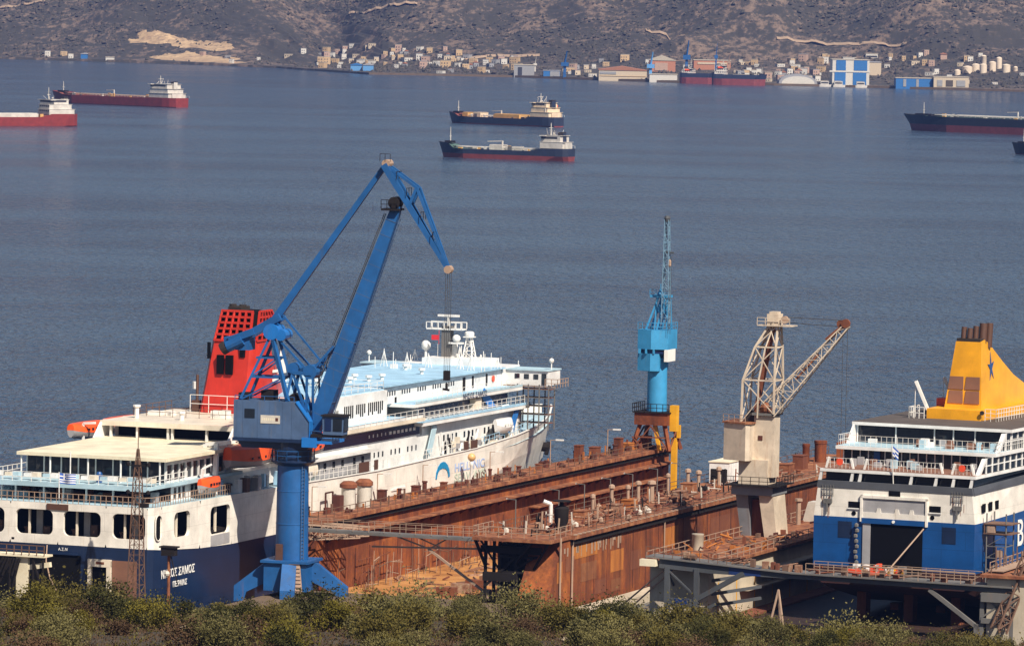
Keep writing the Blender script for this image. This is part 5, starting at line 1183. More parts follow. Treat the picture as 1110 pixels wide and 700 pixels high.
# starboard side glazing between the terrace edges
for z0, z1, y0 in ((16.3, 17.85, 3.5), (18.25, 20.05, 9.5)):
    MB().box(BX + 8.35, BX + 8.55, y0, 97, z0, z1).part('side_glass', 'glass_dark', f2)
    mu = MB()
    for i in range(26): mu.box(BX + 8.55, BX + 8.64, y0 + .2 + i * 1.9, y0 + .42 + i * 1.9, z0, z1)
    mu.box(BX + 8.55, BX + 8.62, y0, 97, (z0 + z1) / 2 - .06, (z0 + z1) / 2 + .06)
    mu.part('side_mullion', 'white', f2, kind='stuff')
    rk = MB(); rk.hexa([(BX + 8.3, y0 - 2.2, z0), (BX + 8.72, y0 - 2.2, z0), (BX + 8.72, y0 - 1.6, z0), (BX + 8.3, y0 - 1.6, z0), (BX + 8.3, y0 - .3, z1), (BX + 8.72, y0 - .3, z1), (BX + 8.72, y0 + .3, z1), (BX + 8.3, y0 + .3, z1)]); rk.part('raked_pillar', 'white', f2)
MB().box(BX + 8.86, BX + 8.93, 2.0, 3.0, 12.4, 13.3).part('side_window', 'black', f2)
for y0 in (4.0, 6.0): MB().box(BX + 8.9, BX + 8.96, y0, y0 + 1.0, 12.45, 13.35).part('side_window', 'black', f2)
text_part('hull_lettering', 'BL', 3.9, 'letter_white', f2, (BX + 9.02, 12.9, 8.1), (0, 1, .0), (0, 0, 1), sx=.95, lab='tall white letters on the blue side', bold=.05)
# funnel: yellow block, raked forward, with a star
f_ = MB(); f_.prism([(BX - 3.7, 19.6), (BX + 2.4, 19.6), (BX + 2.9, 40), (BX - 4.0, 40)], 'z', 20.43, 21.5); f_.part('funnel_base', 'yellow_funnel', f2)
FX0, FX1 = BX - 2.65, BX + 1.5
A = [(22.2, 21.5), (22.7, 28.55), (24.0, 28.75), (25.3, 28.3), (29.5, 26.2), (33, 24.6), (38, 23.0), (38, 21.5)]
f_ = MB(); ins = lambda z: (z - 21.5) / 7.0
f_.loft([[(FX0 + .95 * ins(z), y, z) for y, z in A], [(FX1 - .35 * ins(z), y, z) for y, z in A]]); fo2 = f_.part('funnel', 'yellow_funnel', f2, 'yellow funnel with a sloping forward edge')
for x in (-2.3, -.45):
    for z in (22.0, 23.5):
        MB().hexa([(BX + x, 22.12 + .07 * (z - 21.5), z), (BX + x + 1.7, 22.12 + .07 * (z - 21.5), z), (BX + x + 1.7, 22.3 + .07 * (z - 21.5), z), (BX + x, 22.3 + .07 * (z - 21.5), z), (BX + x + .15, 22.12 + .07 * (z - 20.2), z + 1.35), (BX + x + 1.65, 22.12 + .07 * (z - 20.2), z + 1.35), (BX + x + 1.65, 22.4 + .07 * (z - 20.2), z + 1.35), (BX + x + .15, 22.4 + .07 * (z - 20.2), z + 1.35)]).part('funnel_grille', 'deck_brown', fo2)
tp = MB(); tp.prism([(FX0 + 1.0, 22.8), (FX1 - .5, 22.8), (FX1 - .5, 25), (FX0 + 1.0, 25)], 'z', 28.2, 28.9); tp.part('funnel_top', 'soot', fo2)
for x, y, h, r_ in ((-1.1, 23.3, 30.1, .3), (-.4, 23.2, 30.0, .3), (.0, 24.0, 30.2, .32), (.75, 24.2, 30.5, .42), (1.1, 25.2, 30.5, .38), (.6, 25.0, 30.4, .38)):
    MB().tube((BX + x, y, 27.9), (BX + x + .05, y + .2, h), r_, 10).part('exhaust_pipe', 'pipe_brown', fo2, smooth=True)
stp = []
for i in range(10):
    t = R(90 + 36 * i + 4); rr = 1.0 if i % 2 == 0 else .30
    stp.append((25.6 + 1.05 * rr * math.cos(t) - .1 * rr * math.sin(t), 25.7 + (1.75 if math.sin(t) > 0 else 1.55) * rr * math.sin(t)))
sl = lambda z: FX1 - .35 * ins(z)
s_ = MB(); s_.loft([[(sl(z) + .02, y, z) for y, z in stp], [(sl(z) + .06, y, z) for y, z in stp]]); s_.part('funnel_star', 'emblem_navy' if 'emblem_navy' in M else 'royal', fo2, 'blue five pointed star')
MB().tube((BX + 2.6, 19.4, 21.3), (BX + 2.6, 19.3, 21.3), .25, 8).part('funnel_lamp', 'soot', f2)
r = MB(); r.rail([(BX + 2.9, 19.5, 20.43), (BX + 4.2, 19.3, 20.43), (BX + 4.6, 40, 20.43)], 1.3, .8, .05, 3); r.part('railing', 'rail_white', f2); r = MB(); r.rail([(BX - 5.4, 22, 20.43), (BX - 5.4, 18.8, 20.43), (BX - 3.7, 18.8, 20.43)], 1.2, .6, .07, 2); r.part('railing', 'rail_white', f2)
for x, y in ((-3.9, 20.5), (-3.4, 28), (-3.0, 34)):
    dv = MB(); dv.bar((BX + x, y, 21.3), (BX + x - 1.35, y - .2, 24.3), .42, .3); dv.tube((BX + x - 1.4, y - .2, 24.3), (BX + x - 1.4, y - .2, 21.4), .04, 4); dv.part('davit', 'rail_white', f2)
MB().box(BX - 4.2, BX - 3.0, 24, 26, 20.43, 22.3).part('life_raft', 'lifering', f2)
MB().box(BX + 2.2, BX + 8, 44, 60, 20.43, 24.2).part('upper_house', 'white', f2)
MB().tube((BX + 4.0, 42, 20.43), (BX + 4.0, 42, 28), .06, 5).part('aerial', 'lamp_white', f2)
fl2 = thing('flag', 'blue and white flag hanging from a pole at the blue ferry stern', 'flag', BLUE, (BX - .25, .3, 15.0))
MB().tube((BX - .25, .25, 15.05), (BX - .2, -.5, 19.0), .06, 6).part('flag_pole', 'rail_white', fl2)
fg = MB()
for s in range(5):
    for i in range(5):
        f0, f1_ = i / 5, (i + 1) / 5; fg.mat((s + (1 if i < 2 and s < 3 else 0)) % 2)
        fg.hexa([(BX - .12 + .6 * f0, -.45, 18.0 + .2 * s - .5 * f0), (BX - .12 + .6 * f1_, -.42, 18.0 + .2 * s - .5 * f1_), (BX - .12 + .6 * f1_, -.40, 18.0 + .2 * s - .5 * f1_), (BX - .12 + .6 * f0, -.43, 18.0 + .2 * s - .5 * f0),
                 (BX - .12 + .6 * f0, -.45, 18.2 + .2 * s - .5 * f0), (BX - .12 + .6 * f1_, -.42, 18.2 + .2 * s - .5 * f1_), (BX - .12 + .6 * f1_, -.40, 18.2 + .2 * s - .5 * f1_), (BX - .12 + .6 * f0, -.43, 18.2 + .2 * s - .5 * f0)])
fg.part('flag_cloth', ['flag_blue', 'flag_white'], fl2)
# scaffold tower against the starboard quarter
sf = thing('scaffold_tower', 'brown scaffold tower standing against the right quarter of the blue ferry', 'scaffold', BLUE, (1.6, 3.0, .4))
p = MB()
for x in (.5, 2.6):
    for y in (2.2, 4.6): p.tube((x, y, .4), (x, y, 12.4), .08, 6)
for z in (2, 3.6, 5.2, 6.6, 7.8, 9, 10.2, 11.2):
    p.bar((.5, 2.2, z), (2.6, 2.2, z), .08); p.bar((.5, 4.6, z), (2.6, 4.6, z), .08); p.bar((2.6, 2.2, z), (2.6, 4.6, z), .08); p.bar((.5, 2.2, z), (.5, 4.6, z), .08)
for z in (5.2, 7.8, 9): p.bar((.5, 2.2, z), (2.6, 2.2, z + 1.2), .06)
p.part('frame', 'steel_grey', sf)
p = MB()
for z in (10.25, 11.25): p.box(.2, 3.2, 2.0, 4.9, z, z + .1)
p.bar((.3, 2.1, 10.3), (.3, 2.1, 11.3), .1); p.part('platform', 'rail_brown', sf)
p = MB(); p.box(.6, 1.4, 2.1, 2.6, 10.4, 11.1); p.box(1.6, 2.2, 2.1, 2.6, 7.9, 8.6); p.part('gear', 'rail_rust', sf)
# props and gear on the dock wall beside the ferry
ks = MB()
for i in range(9):
    for x in (-14, -8.8, -3.6): ks.box(BX + 8.8 + x - .5, BX + 8.8 + x + .5, 5 + i * 10, 6.4 + i * 10, .3, 1.0 if i else 3.4)
ks.thing('keel_blocks', 'rust_brown', BLUE, (BX, 30, .3), 'rows of dark keel blocks under the blue ferry', 'keel blocks', kind='stuff')
rg = random.Random(71)
rp = thing('ship_rail_stage', 'brown staging of thin posts along the dock wall right of the blue ferry', 'staging', YARD, (80, 50, 7.3))
p = MB()
for i in range(30): y = 29 + i * 1.1; p.tube((79.6 + .3 * rg.random(), y, 7.3), (79.6 + .3 * rg.random(), y, 7.3 + rg.uniform(.8, 2.6)), .07, 5)
p.part('post', 'rail_brown', rp, kind='stuff')
p = MB(); p.box(79.4, 81, 29, 66, 7.5, 7.62); p.part('board', 'rail_rust', rp)
# ================================================================ CRANES
paint('crane_pale', (0.20, 0.36, 0.50), 0.6, 0.4, (0.25, 0.22, 0.2))
plain('emblem_navy', (0.012, 0.05, 0.26), 0.5, var=0.03)
# ---- the big level luffing crane in front of the white ferry
PH = R(15)
CR1 = Frame(-22.4, 572, math.degrees(PH)); KX = 1 / math.cos(PH)      # local x runs along the jib
c1 = thing('harbour_crane', 'tall blue harbour crane with a folded double jib standing in front of the white ferry', 'crane', CR1, (0, 0, 2))
pb = MB()
pb.prism([(-2.3, -2.3), (2.3, -2.3), (2.3, 2.3), (-2.3, 2.3)], 'z', 2.6, 5.5)
pb.prism([(-2.6, -2.6), (2.6, -2.6), (2.6, 2.6), (-2.6, 2.6)], 'z', 5.5, 5.75)
pb.part('portal_block', 'crane_blue', c1)
for ax in range(4):
    ca, sa = math.cos(R(ax * 90 + 12)), math.sin(R(ax * 90 + 12))
    T = lambda d, w_, z: (d * ca - w_ * sa, d * sa + w_ * ca, z)
    L = 5.9 if ax % 2 == 0 else 4.6
    lg_ = MB()
    prof = [(1.6, 5.45), (2.6, 5.45), (L, 2.9), (L, 1.3), (L - 1.0, 1.3), (L - 1.3, 2.3), (2.0, 3.6), (1.6, 3.6)]
    lg_.loft([[T(d, -.75, z) for d, z in prof], [T(d, .75, z) for d, z in prof]])
    lo = lg_.part('portal_leg', 'crane_blue', c1)
    lg_ = MB()
    for e in (-.5, .15): lg_.tube(T(L - .5 + e, -.35, 1.5), T(L - .5 + e, .35, 1.5), .32, 10)
    lg_.part('wheel', 'dark_steel', lo)
cl = MB(); cl.lathe((0, 0, 0), [(1.72, 5.6), (1.68, 9.5), (1.68, 9.6), (1.62, 16.0)], 28); cl.part('column', 'crane_blue', c1, smooth=True)
MB().lathe((0, 0, 0), [(1.685, 9.4), (1.71, 9.42), (1.71, 9.52), (1.685, 9.54)], 28).part('column_ring', 'crane_blue', c1); MB().lathe((0, 0, 0), [(1.65, 12.8), (1.675, 12.82), (1.675, 12.9), (1.65, 12.92)], 28).part('column_ring', 'crane_blue', c1)
dp = MB(); dp.box(-1.15, -.45, -1.95, -1.4, 5.75, 7.4); dp.part('column_door', 'pipe_brown', c1)
st = MB(); st.hexa([(1.0, -3.4, 2.6), (2.2, -3.4, 2.6), (2.2, -3.2, 2.6), (1.0, -3.2, 2.6), (.4, -2.4, 5.6), (1.6, -2.4, 5.6), (1.6, -2.2, 5.6), (.4, -2.2, 5.6)])
for i in range(8): f = (i + .5) / 8; st.box(1.0 - .6 * f, 2.2 - .6 * f, -3.5 + 1.0 * f, -3.3 + 1.0 * f, 2.6 + 3 * f, 2.66 + 3 * f)
st.part('stair', 'rail_rust', c1)
cp = MB(); cp.lathe((0, 0, 0), [(1.65, 15.5), (2.3, 15.9), (2.3, 16.05)], 24); cp.part('collar', 'navy', c1)
r = MB(); ring = [(2.25 * math.cos(R(a)), 2.25 * math.sin(R(a)), 16.05) for a in range(0, 360, 30)]; r.rail(ring, 1.05, 1.3, .06, 2, closed=True); r.part('collar_railing', 'crane_blue', c1)
cp = MB(); cp.lathe((0, 0, 0), [(1.9, 16.05), (2.0, 17.6), (2.0, 18.0)], 24); cp.part('slewing_ring', 'navy', c1)
# machinery house
mh = MB(); mh.prism([(-5.9, 18.35), (2.3, 18.35), (2.3, 20.2), (.9, 22.2), (-5.9, 22.2)], 'y', -2.1, 2.1); mho = mh.part('machinery_house', 'crane_dull', c1)
mh = MB(); mh.prism([(-5.95, 18.0), (2.6, 18.0), (2.6, 18.33), (-5.95, 18.33)], 'y', -2.3, 2.3); mh.prism([(-5.0, 17.3), (2.0, 17.3), (2.6, 18.0), (-5.6, 18.0)], 'y', -1.8, 1.8); mh.part('turntable', 'navy', c1)
mh = MB(); mh.prism([(.86, 22.28), (2.42, 20.25), (2.42, 18.4), (2.32, 18.4), (2.32, 20.2), (.82, 22.15)], 'y', -2.2, 2.2); mh.part('house_front', 'crane_bright', mho)
MB().box(-4.7, -3.6, -2.14, -2.10, 20.4, 21.35).part('window', 'glass_dark', mho)
o = MB().box(-2.95, -.85, -2.15, -2.10, 19.9, 20.75).part('sign_plate', 'plate', mho)
sg = MB(); sg.mat(0)
for i in range(7): sg.box(-2.75 + i * .2, -2.65 + i * .2, -2.158, -2.15, 20.2, 20.45)
sg.mat(1).box(-1.35, -1.05, -2.158, -2.15, 20.15, 20.5); sg.part('sign_marks', ['awning', 'rust_dark'], o)
sm_ = MB()
for x in (-5.6, -4.9, -3.3, -2.0, -.6, .4): sm_.box(x, x + .06, -2.125, -2.1, 18.4, 22.15)
sm_.part('wall_rib', 'crane_dull', mho, kind='stuff')
r = MB(); r.rail([(2.5, -2.2, 18.33), (4.9, -2.2, 18.33), (4.9, 2.2, 18.33)], 1.0, 1.0, .06); r.rail([(-5.8, -2.0, 22.2), (.6, -2.0, 22.2)], .5, 1.6, .06, 1); r.part('railing', 'crane_blue', c1)
bb = MB(); bb.box(2.4, 4.8, -2.3, 2.3, 18.0, 18.3); bb.box(1.6, 3.2, -2.4, -2.1, 17.6, 18.6); bb.part('front_platform', 'crane_bright', c1)
cb = MB(); cb.prism([(3.9, 19.0), (6.0, 19.0), (6.1, 20.9), (3.8, 20.9)], 'y', -2.5, -.6); cbo = cb.part('driver_cabin', 'crane_dull', c1)
MB().box(5.0, 5.95, -2.55, -2.5, 19.4, 20.7).part('window', 'glass_dark', cbo); MB().box(4.1, 4.8, -2.55, -2.5, 19.4, 20.7).part('window', 'glass_navy', cbo); MB().box(6.1, 6.14, -2.3, -.8, 19.4, 20.7).part('window', 'glass_dark', cbo)
MB().box(3.7, 6.3, -2.7, -.4, 20.9, 21.05).part('cabin_roof', 'dark_steel', cbo); MB().box(2.6, 6.0, -2.4, -.6, 18.7, 19.0).part('cabin_floor', 'dark_steel', cbo)
# A-frame tower, counterweight beam, ties, jib
k_ = KX
def X(v): return (v + 22.4) * k_
af = MB()
apex = (X(-24.6), 29.2)
for s in (-1, 1):
    af.bar((X(-27.6), s * 1.6, 22.2), (apex[0], s * .9, apex[1]), .26); af.bar((X(-22.6), s * 1.6, 22.2), (apex[0], s * .9, apex[1]), .42, .34)
    af.bar((X(-26.6), s * 1.35, 24.6), (X(-23.3), s * 1.3, 24.6), .18); af.bar((X(-26.0), s * 1.2, 26.6), (X(-23.9), s * 1.1, 26.6), .18); af.bar((X(-27.6), s * 1.6, 22.2), (X(-23.3), s * 1.3, 24.6), .16); af.bar((X(-26.6), s * 1.35, 24.6), (X(-23.9), s * 1.1, 26.6), .14)
    af.bar((X(-22.9), s * 1.4, 22.2), (X(-22.3), s * 1.1, 25.2), .25); af.bar((X(-22.3), s * 1.1, 25.2), (X(-20.3), s * 1.1, 25.1), .36)
    af.bar((X(-24.4), s * .9, 29.1), (X(-20.6), s * 1.1, 25.3), .2); af.bar((X(-20.8), s * 1.1, 25.1), (X(-20.8), s * 1.1, 20.3), .22); af.bar((X(-20.2), s * 1.1, 25.1), (X(-20.0), s * 1.1, 20.0), .18)
    af.bar((X(-22.3), s * 1.1, 25.2), (X(-20.6), s * 1.2, 20.5), .22)
for x, z in ((-26.6, 24.6), (-23.3, 24.6), (-26.0, 26.6), (-23.9, 26.6), (-22.3, 25.2), (-20.5, 25.1)): af.bar((X(x), -1.3, z), (X(x), 1.3, z), .2)
af.part('tower_frame', 'crane_blue', c1)
mc = MB(); mc.tube((X(-20.5), -1.2, 25.3), (X(-20.5), 1.2, 25.3), .75, 14); mc.tube((X(-22.3), -1.0, 25.6), (X(-22.3), 1.0, 25.6), .6, 12); mc.part('sheave', 'crane_blue', c1)
MB().tube((X(-22.2), -.9, 22.4), (X(-22.2), .9, 22.4), .6, 10).part('winch', 'dark_steel', c1); MB().box(X(-25.6), X(-24.4), -1, 1, 22.2, 23.2).part('winch', 'dark_steel', c1); MB().box(X(-27.9), X(-27.0), -1.2, .4, 22.2, 22.9).part('winch', 'dark_steel', c1)
cw = MB()
for s in (-1, 1): cw.bar((X(-29.4), s * .9, 27.5), (X(-23.8), s * .8, 30.9), .55, .75)
cw.bar((X(-29.0), -.9, 28.3), (X(-26.4), -.9, 29.3), .9, .7); cw.tube((X(-29.2), -1.0, 27.6), (X(-27.6), -1.0, 28.4), .62, 12); cw.part('counterweight_beam', 'crane_blue', c1)
cw = MB(); cw.box(X(-29.6), X(-26.9), -1.0, 1.0, 27.3, 28.6); cw.part('counterweight', 'crane_blue', c1)
MB().tube((X(-29.75), -1.05, 27.3), (X(-29.3), -1.05, 27.6), .66, 12).part('weight_end', 'soot', c1)
mc = MB(); mc.tube((X(-24.6), -1.25, 29.3), (X(-24.6), 1.25, 29.3), .85, 14); mc.tube((X(-23.6), -1.2, 29.0), (X(-23.6), 1.2, 29.0), .6, 12); mc.part('pivot', 'crane_bright', c1)
# main boom: boxed girder, wide at the middle
bm_ = MB(); P0 = Vector((X(-20.0), 0, 19.4)); P1 = Vector((X(-12.0), 0, 42.7)); d = (P1 - P0).normalized(); nrm = Vector((-d.z, 0, d.x))
def bring(f, hw, hh): c = P0.lerp(P1, f); return [c + nrm * hh + Vector((0, -hw, 0)), c - nrm * hh + Vector((0, -hw, 0)), c - nrm * hh + Vector((0, hw, 0)), c + nrm * hh + Vector((0, hw, 0))]
bm_.loft([bring(0, 1.1, .55), bring(.10, 1.1, .86), bring(.3, .95, .90), bring(.55, .8, .82), bring(.8, .65, .66), bring(.97, .5, .5), bring(1, .4, .4)]); bm_.part('main_boom', 'crane_blue', c1)
bs_ = MB()
for i in range(1, 15):
    f = i / 15; hh = .90 if f < .4 else .90 - .42 * (f - .4) / .6; hw = 1.13 - .62 * f
    r0_, r1_ = bring(f - .0012, hw + .02, hh + .02), bring(f + .0012, hw + .02, hh + .02); bs_.loft([r0_, r1_])
bs_.part('boom_seam', 'crane_dull', c1, kind='stuff')
bl_ = MB()
for s in (-.25, .25): bl_.bar(P0.lerp(P1, .08) - nrm * 1.15 + Vector((0, s, 0)), P0.lerp(P1, .95) - nrm * .72 + Vector((0, s, 0)), .06)
for i in range(40): f = .08 + .87 * i / 39; c_ = P0.lerp(P1, f) - nrm * (1.15 - .43 * (f - .08) / .87); bl_.bar(c_ + Vector((0, -.25, 0)), c_ + Vector((0, .25, 0)), .05)
bl_.part('boom_ladder', 'crane_dull', c1, kind='stuff')
cl_ = MB()
for s in (-.25, .25): cl_.tube((1.45 + s * .3, -1.05 + s * .8, 5.8), (1.45 + s * .3, -1.05 + s * .8, 15.6), .04, 5)
for i in range(26): z = 6 + i * .37; cl_.bar((1.37, -1.25, z), (1.53, -.85, z), .04)
cl_.part('column_ladder', 'crane_dull', c1, kind='stuff')
cb_ = MB()
for s in (-.5, .1): cb_.tube(P0.lerp(P1, .12) + nrm * 1.5 + Vector((0, s, 0)), P0.lerp(P1, .95) + nrm * .9 + Vector((0, s, 0)), .045, 4)
cb_.part('hoist_cable', 'rope', c1)
bh = MB(); bh.tube((X(-12.2), -.8, 43.0), (X(-12.2), .8, 43.0), .62, 12); bh.box(X(-13.4), X(-11.6), -1.1, 1.1, 42.2, 42.4); bh.rail([(X(-13.4), -1.1, 42.4), (X(-11.6), -1.1, 42.4)], .9, .6, .06); bh.part('boom_head', 'dark_steel', c1)
rt = MB(); rt.bar((X(-24.7), 0, 30.3), (X(-13.4), 0, 46.7), .62, .78, .45, .5); rt.part('back_tie', 'crane_blue', c1)
lk = MB(); lk.bar((X(-20.4), -.8, 25.4), (X(-18.2), -.7, 28.0), .26); lk.bar((X(-20.4), .8, 25.4), (X(-18.2), .7, 28.0), .26); lk.bar((X(-19.0), 0, 25.6), (X(-23.9), 0, 31.2), .18); lk.part('luffing_rod', 'crane_blue', c1)
# fly jib
J0, J1 = Vector((X(-13.3), 0, 46.9)), Vector((X(-6.7), 0, 36.4)); KG = Vector((X(-9.9), 0, 44.6)); MID = J0.lerp(J1, .40)
jb = MB()
for s in (-1, 1): jb.bar(J0 + Vector((0, s * .75, 0)), J1 + Vector((0, s * .22, 0)), .36, .7, .25, .4)
for i in range(1, 9):
    f = i / 9; c = J0.lerp(J1, f); w_ = .75 - .53 * f; jb.bar(c + Vector((0, -w_, 0)), c + Vector((0, w_, 0)), .16); c2_ = J0.lerp(J1, f - 1 / 9); jb.bar(c + Vector((0, -w_, 0)), c2_ + Vector((0, w_ + .06, 0)), .12)
jb.part('fly_jib', 'crane_blue', c1)
jt = MB()
for s in (-.55, .55): jt.bar(J0 + Vector((0, s, .1)), KG + Vector((0, s, 0)), .26); jt.bar(KG + Vector((0, s, 0)), J1 + Vector((0, s * .35, .2)), .26); jt.bar(MID + Vector((0, s, 0)), KG + Vector((0, s, 0)), .3)
jt.bar(KG + Vector((0, -.55, 0)), KG + Vector((0, .55, 0)), .22); jt.bar(J0.lerp(J1, .72) + Vector((0, 0, .1)), KG.lerp(J1, .55), .14)
jt.part('jib_tie', 'crane_blue', c1)
jw = MB()
for f in (.16, .32, .55, .74): c = J0.lerp(J1, f) + Vector((.35, 0, .2)); jw.rail([c + Vector((0, -.9, 0)), c + Vector((.0, .9, 0))], .8, .9, .05, 1)
jw.rail([J0 + Vector((-.4, -.8, .3)), J0 + Vector((.7, -.8, .3))], .8, .6, .05, 1); jw.part('jib_railing', 'dark_steel', c1)
jp = MB(); jp.tube(J0 + Vector((.2, -.8, .1)), J0 + Vector((.2, .8, .1)), .42, 10); jp.tube(J1 + Vector((.1, -.45, -.1)), J1 + Vector((.1, .45, -.1)), .42, 10); jp.part('jib_sheave', 'rail_rust', c1)
hk = MB()
for dx, dy in ((-.1, -.35), (.3, -.35), (-.1, .35), (.3, .35)): hk.tube(J1 + Vector((dx, dy, -.3)), (J1.x + dx, J1.y + dy, 25.9), .03, 4)
hk.part('hook_cable', 'rope', c1)
hk = MB(); hk.box(J1.x - .2, J1.x + .4, -.3, .3, 24.9, 25.9); hk.tube((J1.x + .1, 0, 24.6), (J1.x + .1, 0, 24.0), .14, 6); hk.bar((J1.x - .3, 0, 24.0), (J1.x + .4, 0, 23.9), .2); hk.part('hook_block', 'dark_steel', c1)

# ---- light blue crane at the seaward end of the rusty wall
c2 = thing('dock_crane', 'light blue slewing crane on a rusty portal at the far end of the dock wall', 'crane', YARD, (4.2, 141, DZ))
p = MB()
for sx in (-1, 1):
    for sy in (-1, 1): p.bar((4.2 + sx * 2.5, 141 + sy * 2.2, DZ), (4.2 + sx * 1.6, 141 + sy * 1.5, 11.6), .42)
p.box(2.0, 6.4, 138.9, 143.1, 11.5, 13.0); po = p.part('portal', 'rust_face', c2)
p = MB(); p.box(1.8, 6.6, 138.7, 143.3, 13.0, 13.15); p.rail([(1.8, 138.7, 13.15), (6.6, 138.7, 13.15)], 1.0, .8, .07); p.rail([(1.8, 143.3, 13.15), (1.8, 138.7, 13.15)], 1.0, .8, .07); p.part('portal_deck', 'dark_steel', c2)
p = MB(); p.bar((5.2, 139.6, DZ), (4.5, 139.6, 11.5), .45); p.part('portal_brace', 'crane_yellow', c2)
p = MB()
for a_, b_ in (((1.8, 138.8, DZ), (4.2, 138.9, 11.4)), ((6.6, 138.8, DZ), (4.2, 138.9, 11.4)), ((2.2, 138.7, 10), (6.2, 138.7, 10)), ((1.8, 138.8, 10), (3.4, 138.8, DZ)), ((1.7, 139, DZ + .2), (1.9, 143, 11)), ((6.7, 139, DZ + .2), (6.3, 143, 11))): p.bar(a_, b_, .16)
p.part('portal_lattice', 'rust_brown', c2)
p = MB(); p.lathe((4.2, 141, 0), [(1.25, 13.1), (1.2, 19.8)], 20); p.part('column', 'crane_sky', c2, smooth=True)
p = MB(); ho = 3.6
p.prism([(2.0, 139.6), (4.0, 138.9), (6.0, 139.6), (6.0, 143), (2.0, 143)], 'z', 20.9, 23.3); hou = p.part('machinery_house', 'crane_sky', c2)
p = MB(); p.prism([(2.0, 139.7), (3.9, 139.0), (4.9, 139.4), (4.9, 143), (2.0, 143)], 'z', 18.2, 20.35); p.part('operator_house', 'crane_sky', c2)
p = MB(); p.prism([(2.1, 139.8), (4.0, 139.1), (5.8, 139.8), (5.8, 142.9), (2.1, 142.9)], 'z', 20.35, 20.9); p.part('window_band', 'glass_navy', c2)
p = MB()
for x in (2.3, 3.2, 4.2): p.box(x, x + .22, 139.0, 139.4, 20.35, 20.9)
p.part('window_post', 'crane_sky', c2)
p = MB(); p.box(5.55, 6.02, 139.5, 142.4, 19.4, 20.9); p.part('side_pod', 'letter_white', c2)
p = MB(); p.rail([(2.0, 139.6, 23.3), (4.0, 138.9, 23.3), (6.0, 139.6, 23.3), (6.0, 143, 23.3)], .9, .8, .06)
p.part('house_railing', 'crane_sky', c2)
p = MB()
for s in (-1, 1):
    p.bar((2.9, 141 + s * .9, 23.3), (4.4, 141 + s * .7, 27.4), .22); p.bar((4.3, 141 + s * .9, 23.3), (5.3, 141 + s * .7, 27.4), .22); p.bar((4.0, 141 + s * .9, 23.3), (4.2, 141 + s * .7, 27.4), .16); p.bar((5.6, 141 + s * .9, 23.3), (5.5, 141 + s * .6, 27.2), .16)
p.box(3.3, 5.7, 140.1, 141.9, 27.3, 27.6); p.rail([(3.3, 140.1, 27.6), (5.7, 140.1, 27.6)], .7, .8, .06); p.box(4.3, 5.4, 140.4, 141.6, 25.4, 26.4); p.lathe((4.4, 141, 27.6), [(.5, 0), (.3, .4), (.06, .8), (.05, 1.4)], 8); p.part('mast_head', 'crane_sky', c2)
p = MB(); p.truss((5.3, 140.6, 24.0), (6.3, 137.5, 37.2), .95, .5, 14, .045, tc=.085, up=(1, 0, 0)); p.part('jib', 'crane_pale', c2)
p = MB(); p.lathe((6.3, 137.5, 37.2), [(.3, -.3), (.42, .1), (.3, .4)], 8); p.box(5.7, 6.7, 138.6, 139.2, 32.9, 33.1); p.part('jib_head', 'steel_blue_grey', c2)
p = MB()
for dx in (.5, .75): p.tube((6.1 + dx * .5, 138.9, 32.5), (5.6 + dx, 139.2, 22.9), .025, 4)
p.tube((4.6, 141, 27.6), (6.2, 137.7, 36.9), .03, 4); p.tube((4.9, 141, 27.6), (6.25, 137.6, 37.0), .03, 4); p.part('cable', 'rope', c2)
MB().lathe((6.35, 138.6, 31.2), [(.02, 0), (.18, .2), (.18, .8), (.02, 1.0)], 6).part('hook_weight', 'rail_rust', c2)
ym = thing('yellow_mast', 'yellow box mast fixed to the far corner of the rusty dock wall', 'mast', YARD, (6.2, 142.4, 3.0))
MB().box(5.85, 6.5, 142.0, 142.6, 3.0, 9.8).part('lower_mast', 'crane_yellow', ym); MB().box(6.42, 7.3, 139.6, 140.6, 10.8, 14.0).part('upper_box', 'crane_yellow', ym); MB().box(6.5, 6.9, 142.1, 142.6, 9.8, 11.4).part('post', 'crane_yellow', ym)

# ---- cream lattice crane on the wall of the second dock
c3 = thing('portal_crane', 'weathered cream crane with a lattice tower and jib on the ferry dock wall', 'crane', YARD, (44, 62, D2Z))
p = MB()
p.hexa([(42.3, 61, D2Z), (43.4, 61, D2Z), (43.4, 64, D2Z), (42.3, 64, D2Z), (41.9, 60.2, 11.0), (43.3, 60.2, 11.0), (43.3, 64.2, 11.0), (41.9, 64.2, 11.0)])
p.part('portal_leg', 'crane_grey', c3)
p = MB()
p.hexa([(45.2, 60.4, D2Z), (46.6, 60.4, D2Z), (46.6, 64.4, D2Z), (45.2, 64.4, D2Z), (44.6, 60.0, 11.0), (46.2, 60.0, 11.0), (46.2, 64.2, 11.0), (44.6, 64.2, 11.0)])
p.part('portal_leg', 'crane_cream', c3)
MB().hexa([(43.4, 61.4, D2Z), (45.2, 61.4, D2Z), (45.2, 63.4, D2Z), (43.4, 63.4, D2Z), (43.4, 61.4, 10.4), (44.6, 61.4, 10.4), (44.6, 63.4, 10.4), (43.4, 63.4, 10.4)]).part('portal_web', 'rust_brown', c3)
p = MB(); p.prism([(41.6, 59.6), (46.3, 59.6), (46.3, 64.6), (41.6, 64.6)], 'z', 11.0, 12.0); p.part('portal_head', 'crane_grey', c3)
p = MB(); p.prism([(41.0, 59.0), (46.9, 59.0), (46.9, 65.2), (41.0, 65.2)], 'z', 12.0, 12.12); p.rail([(41, 59, 12.12), (46.9, 59, 12.12), (46.9, 65, 12.12)], .9, 1.0, .06); p.part('platform', 'dark_steel', c3)
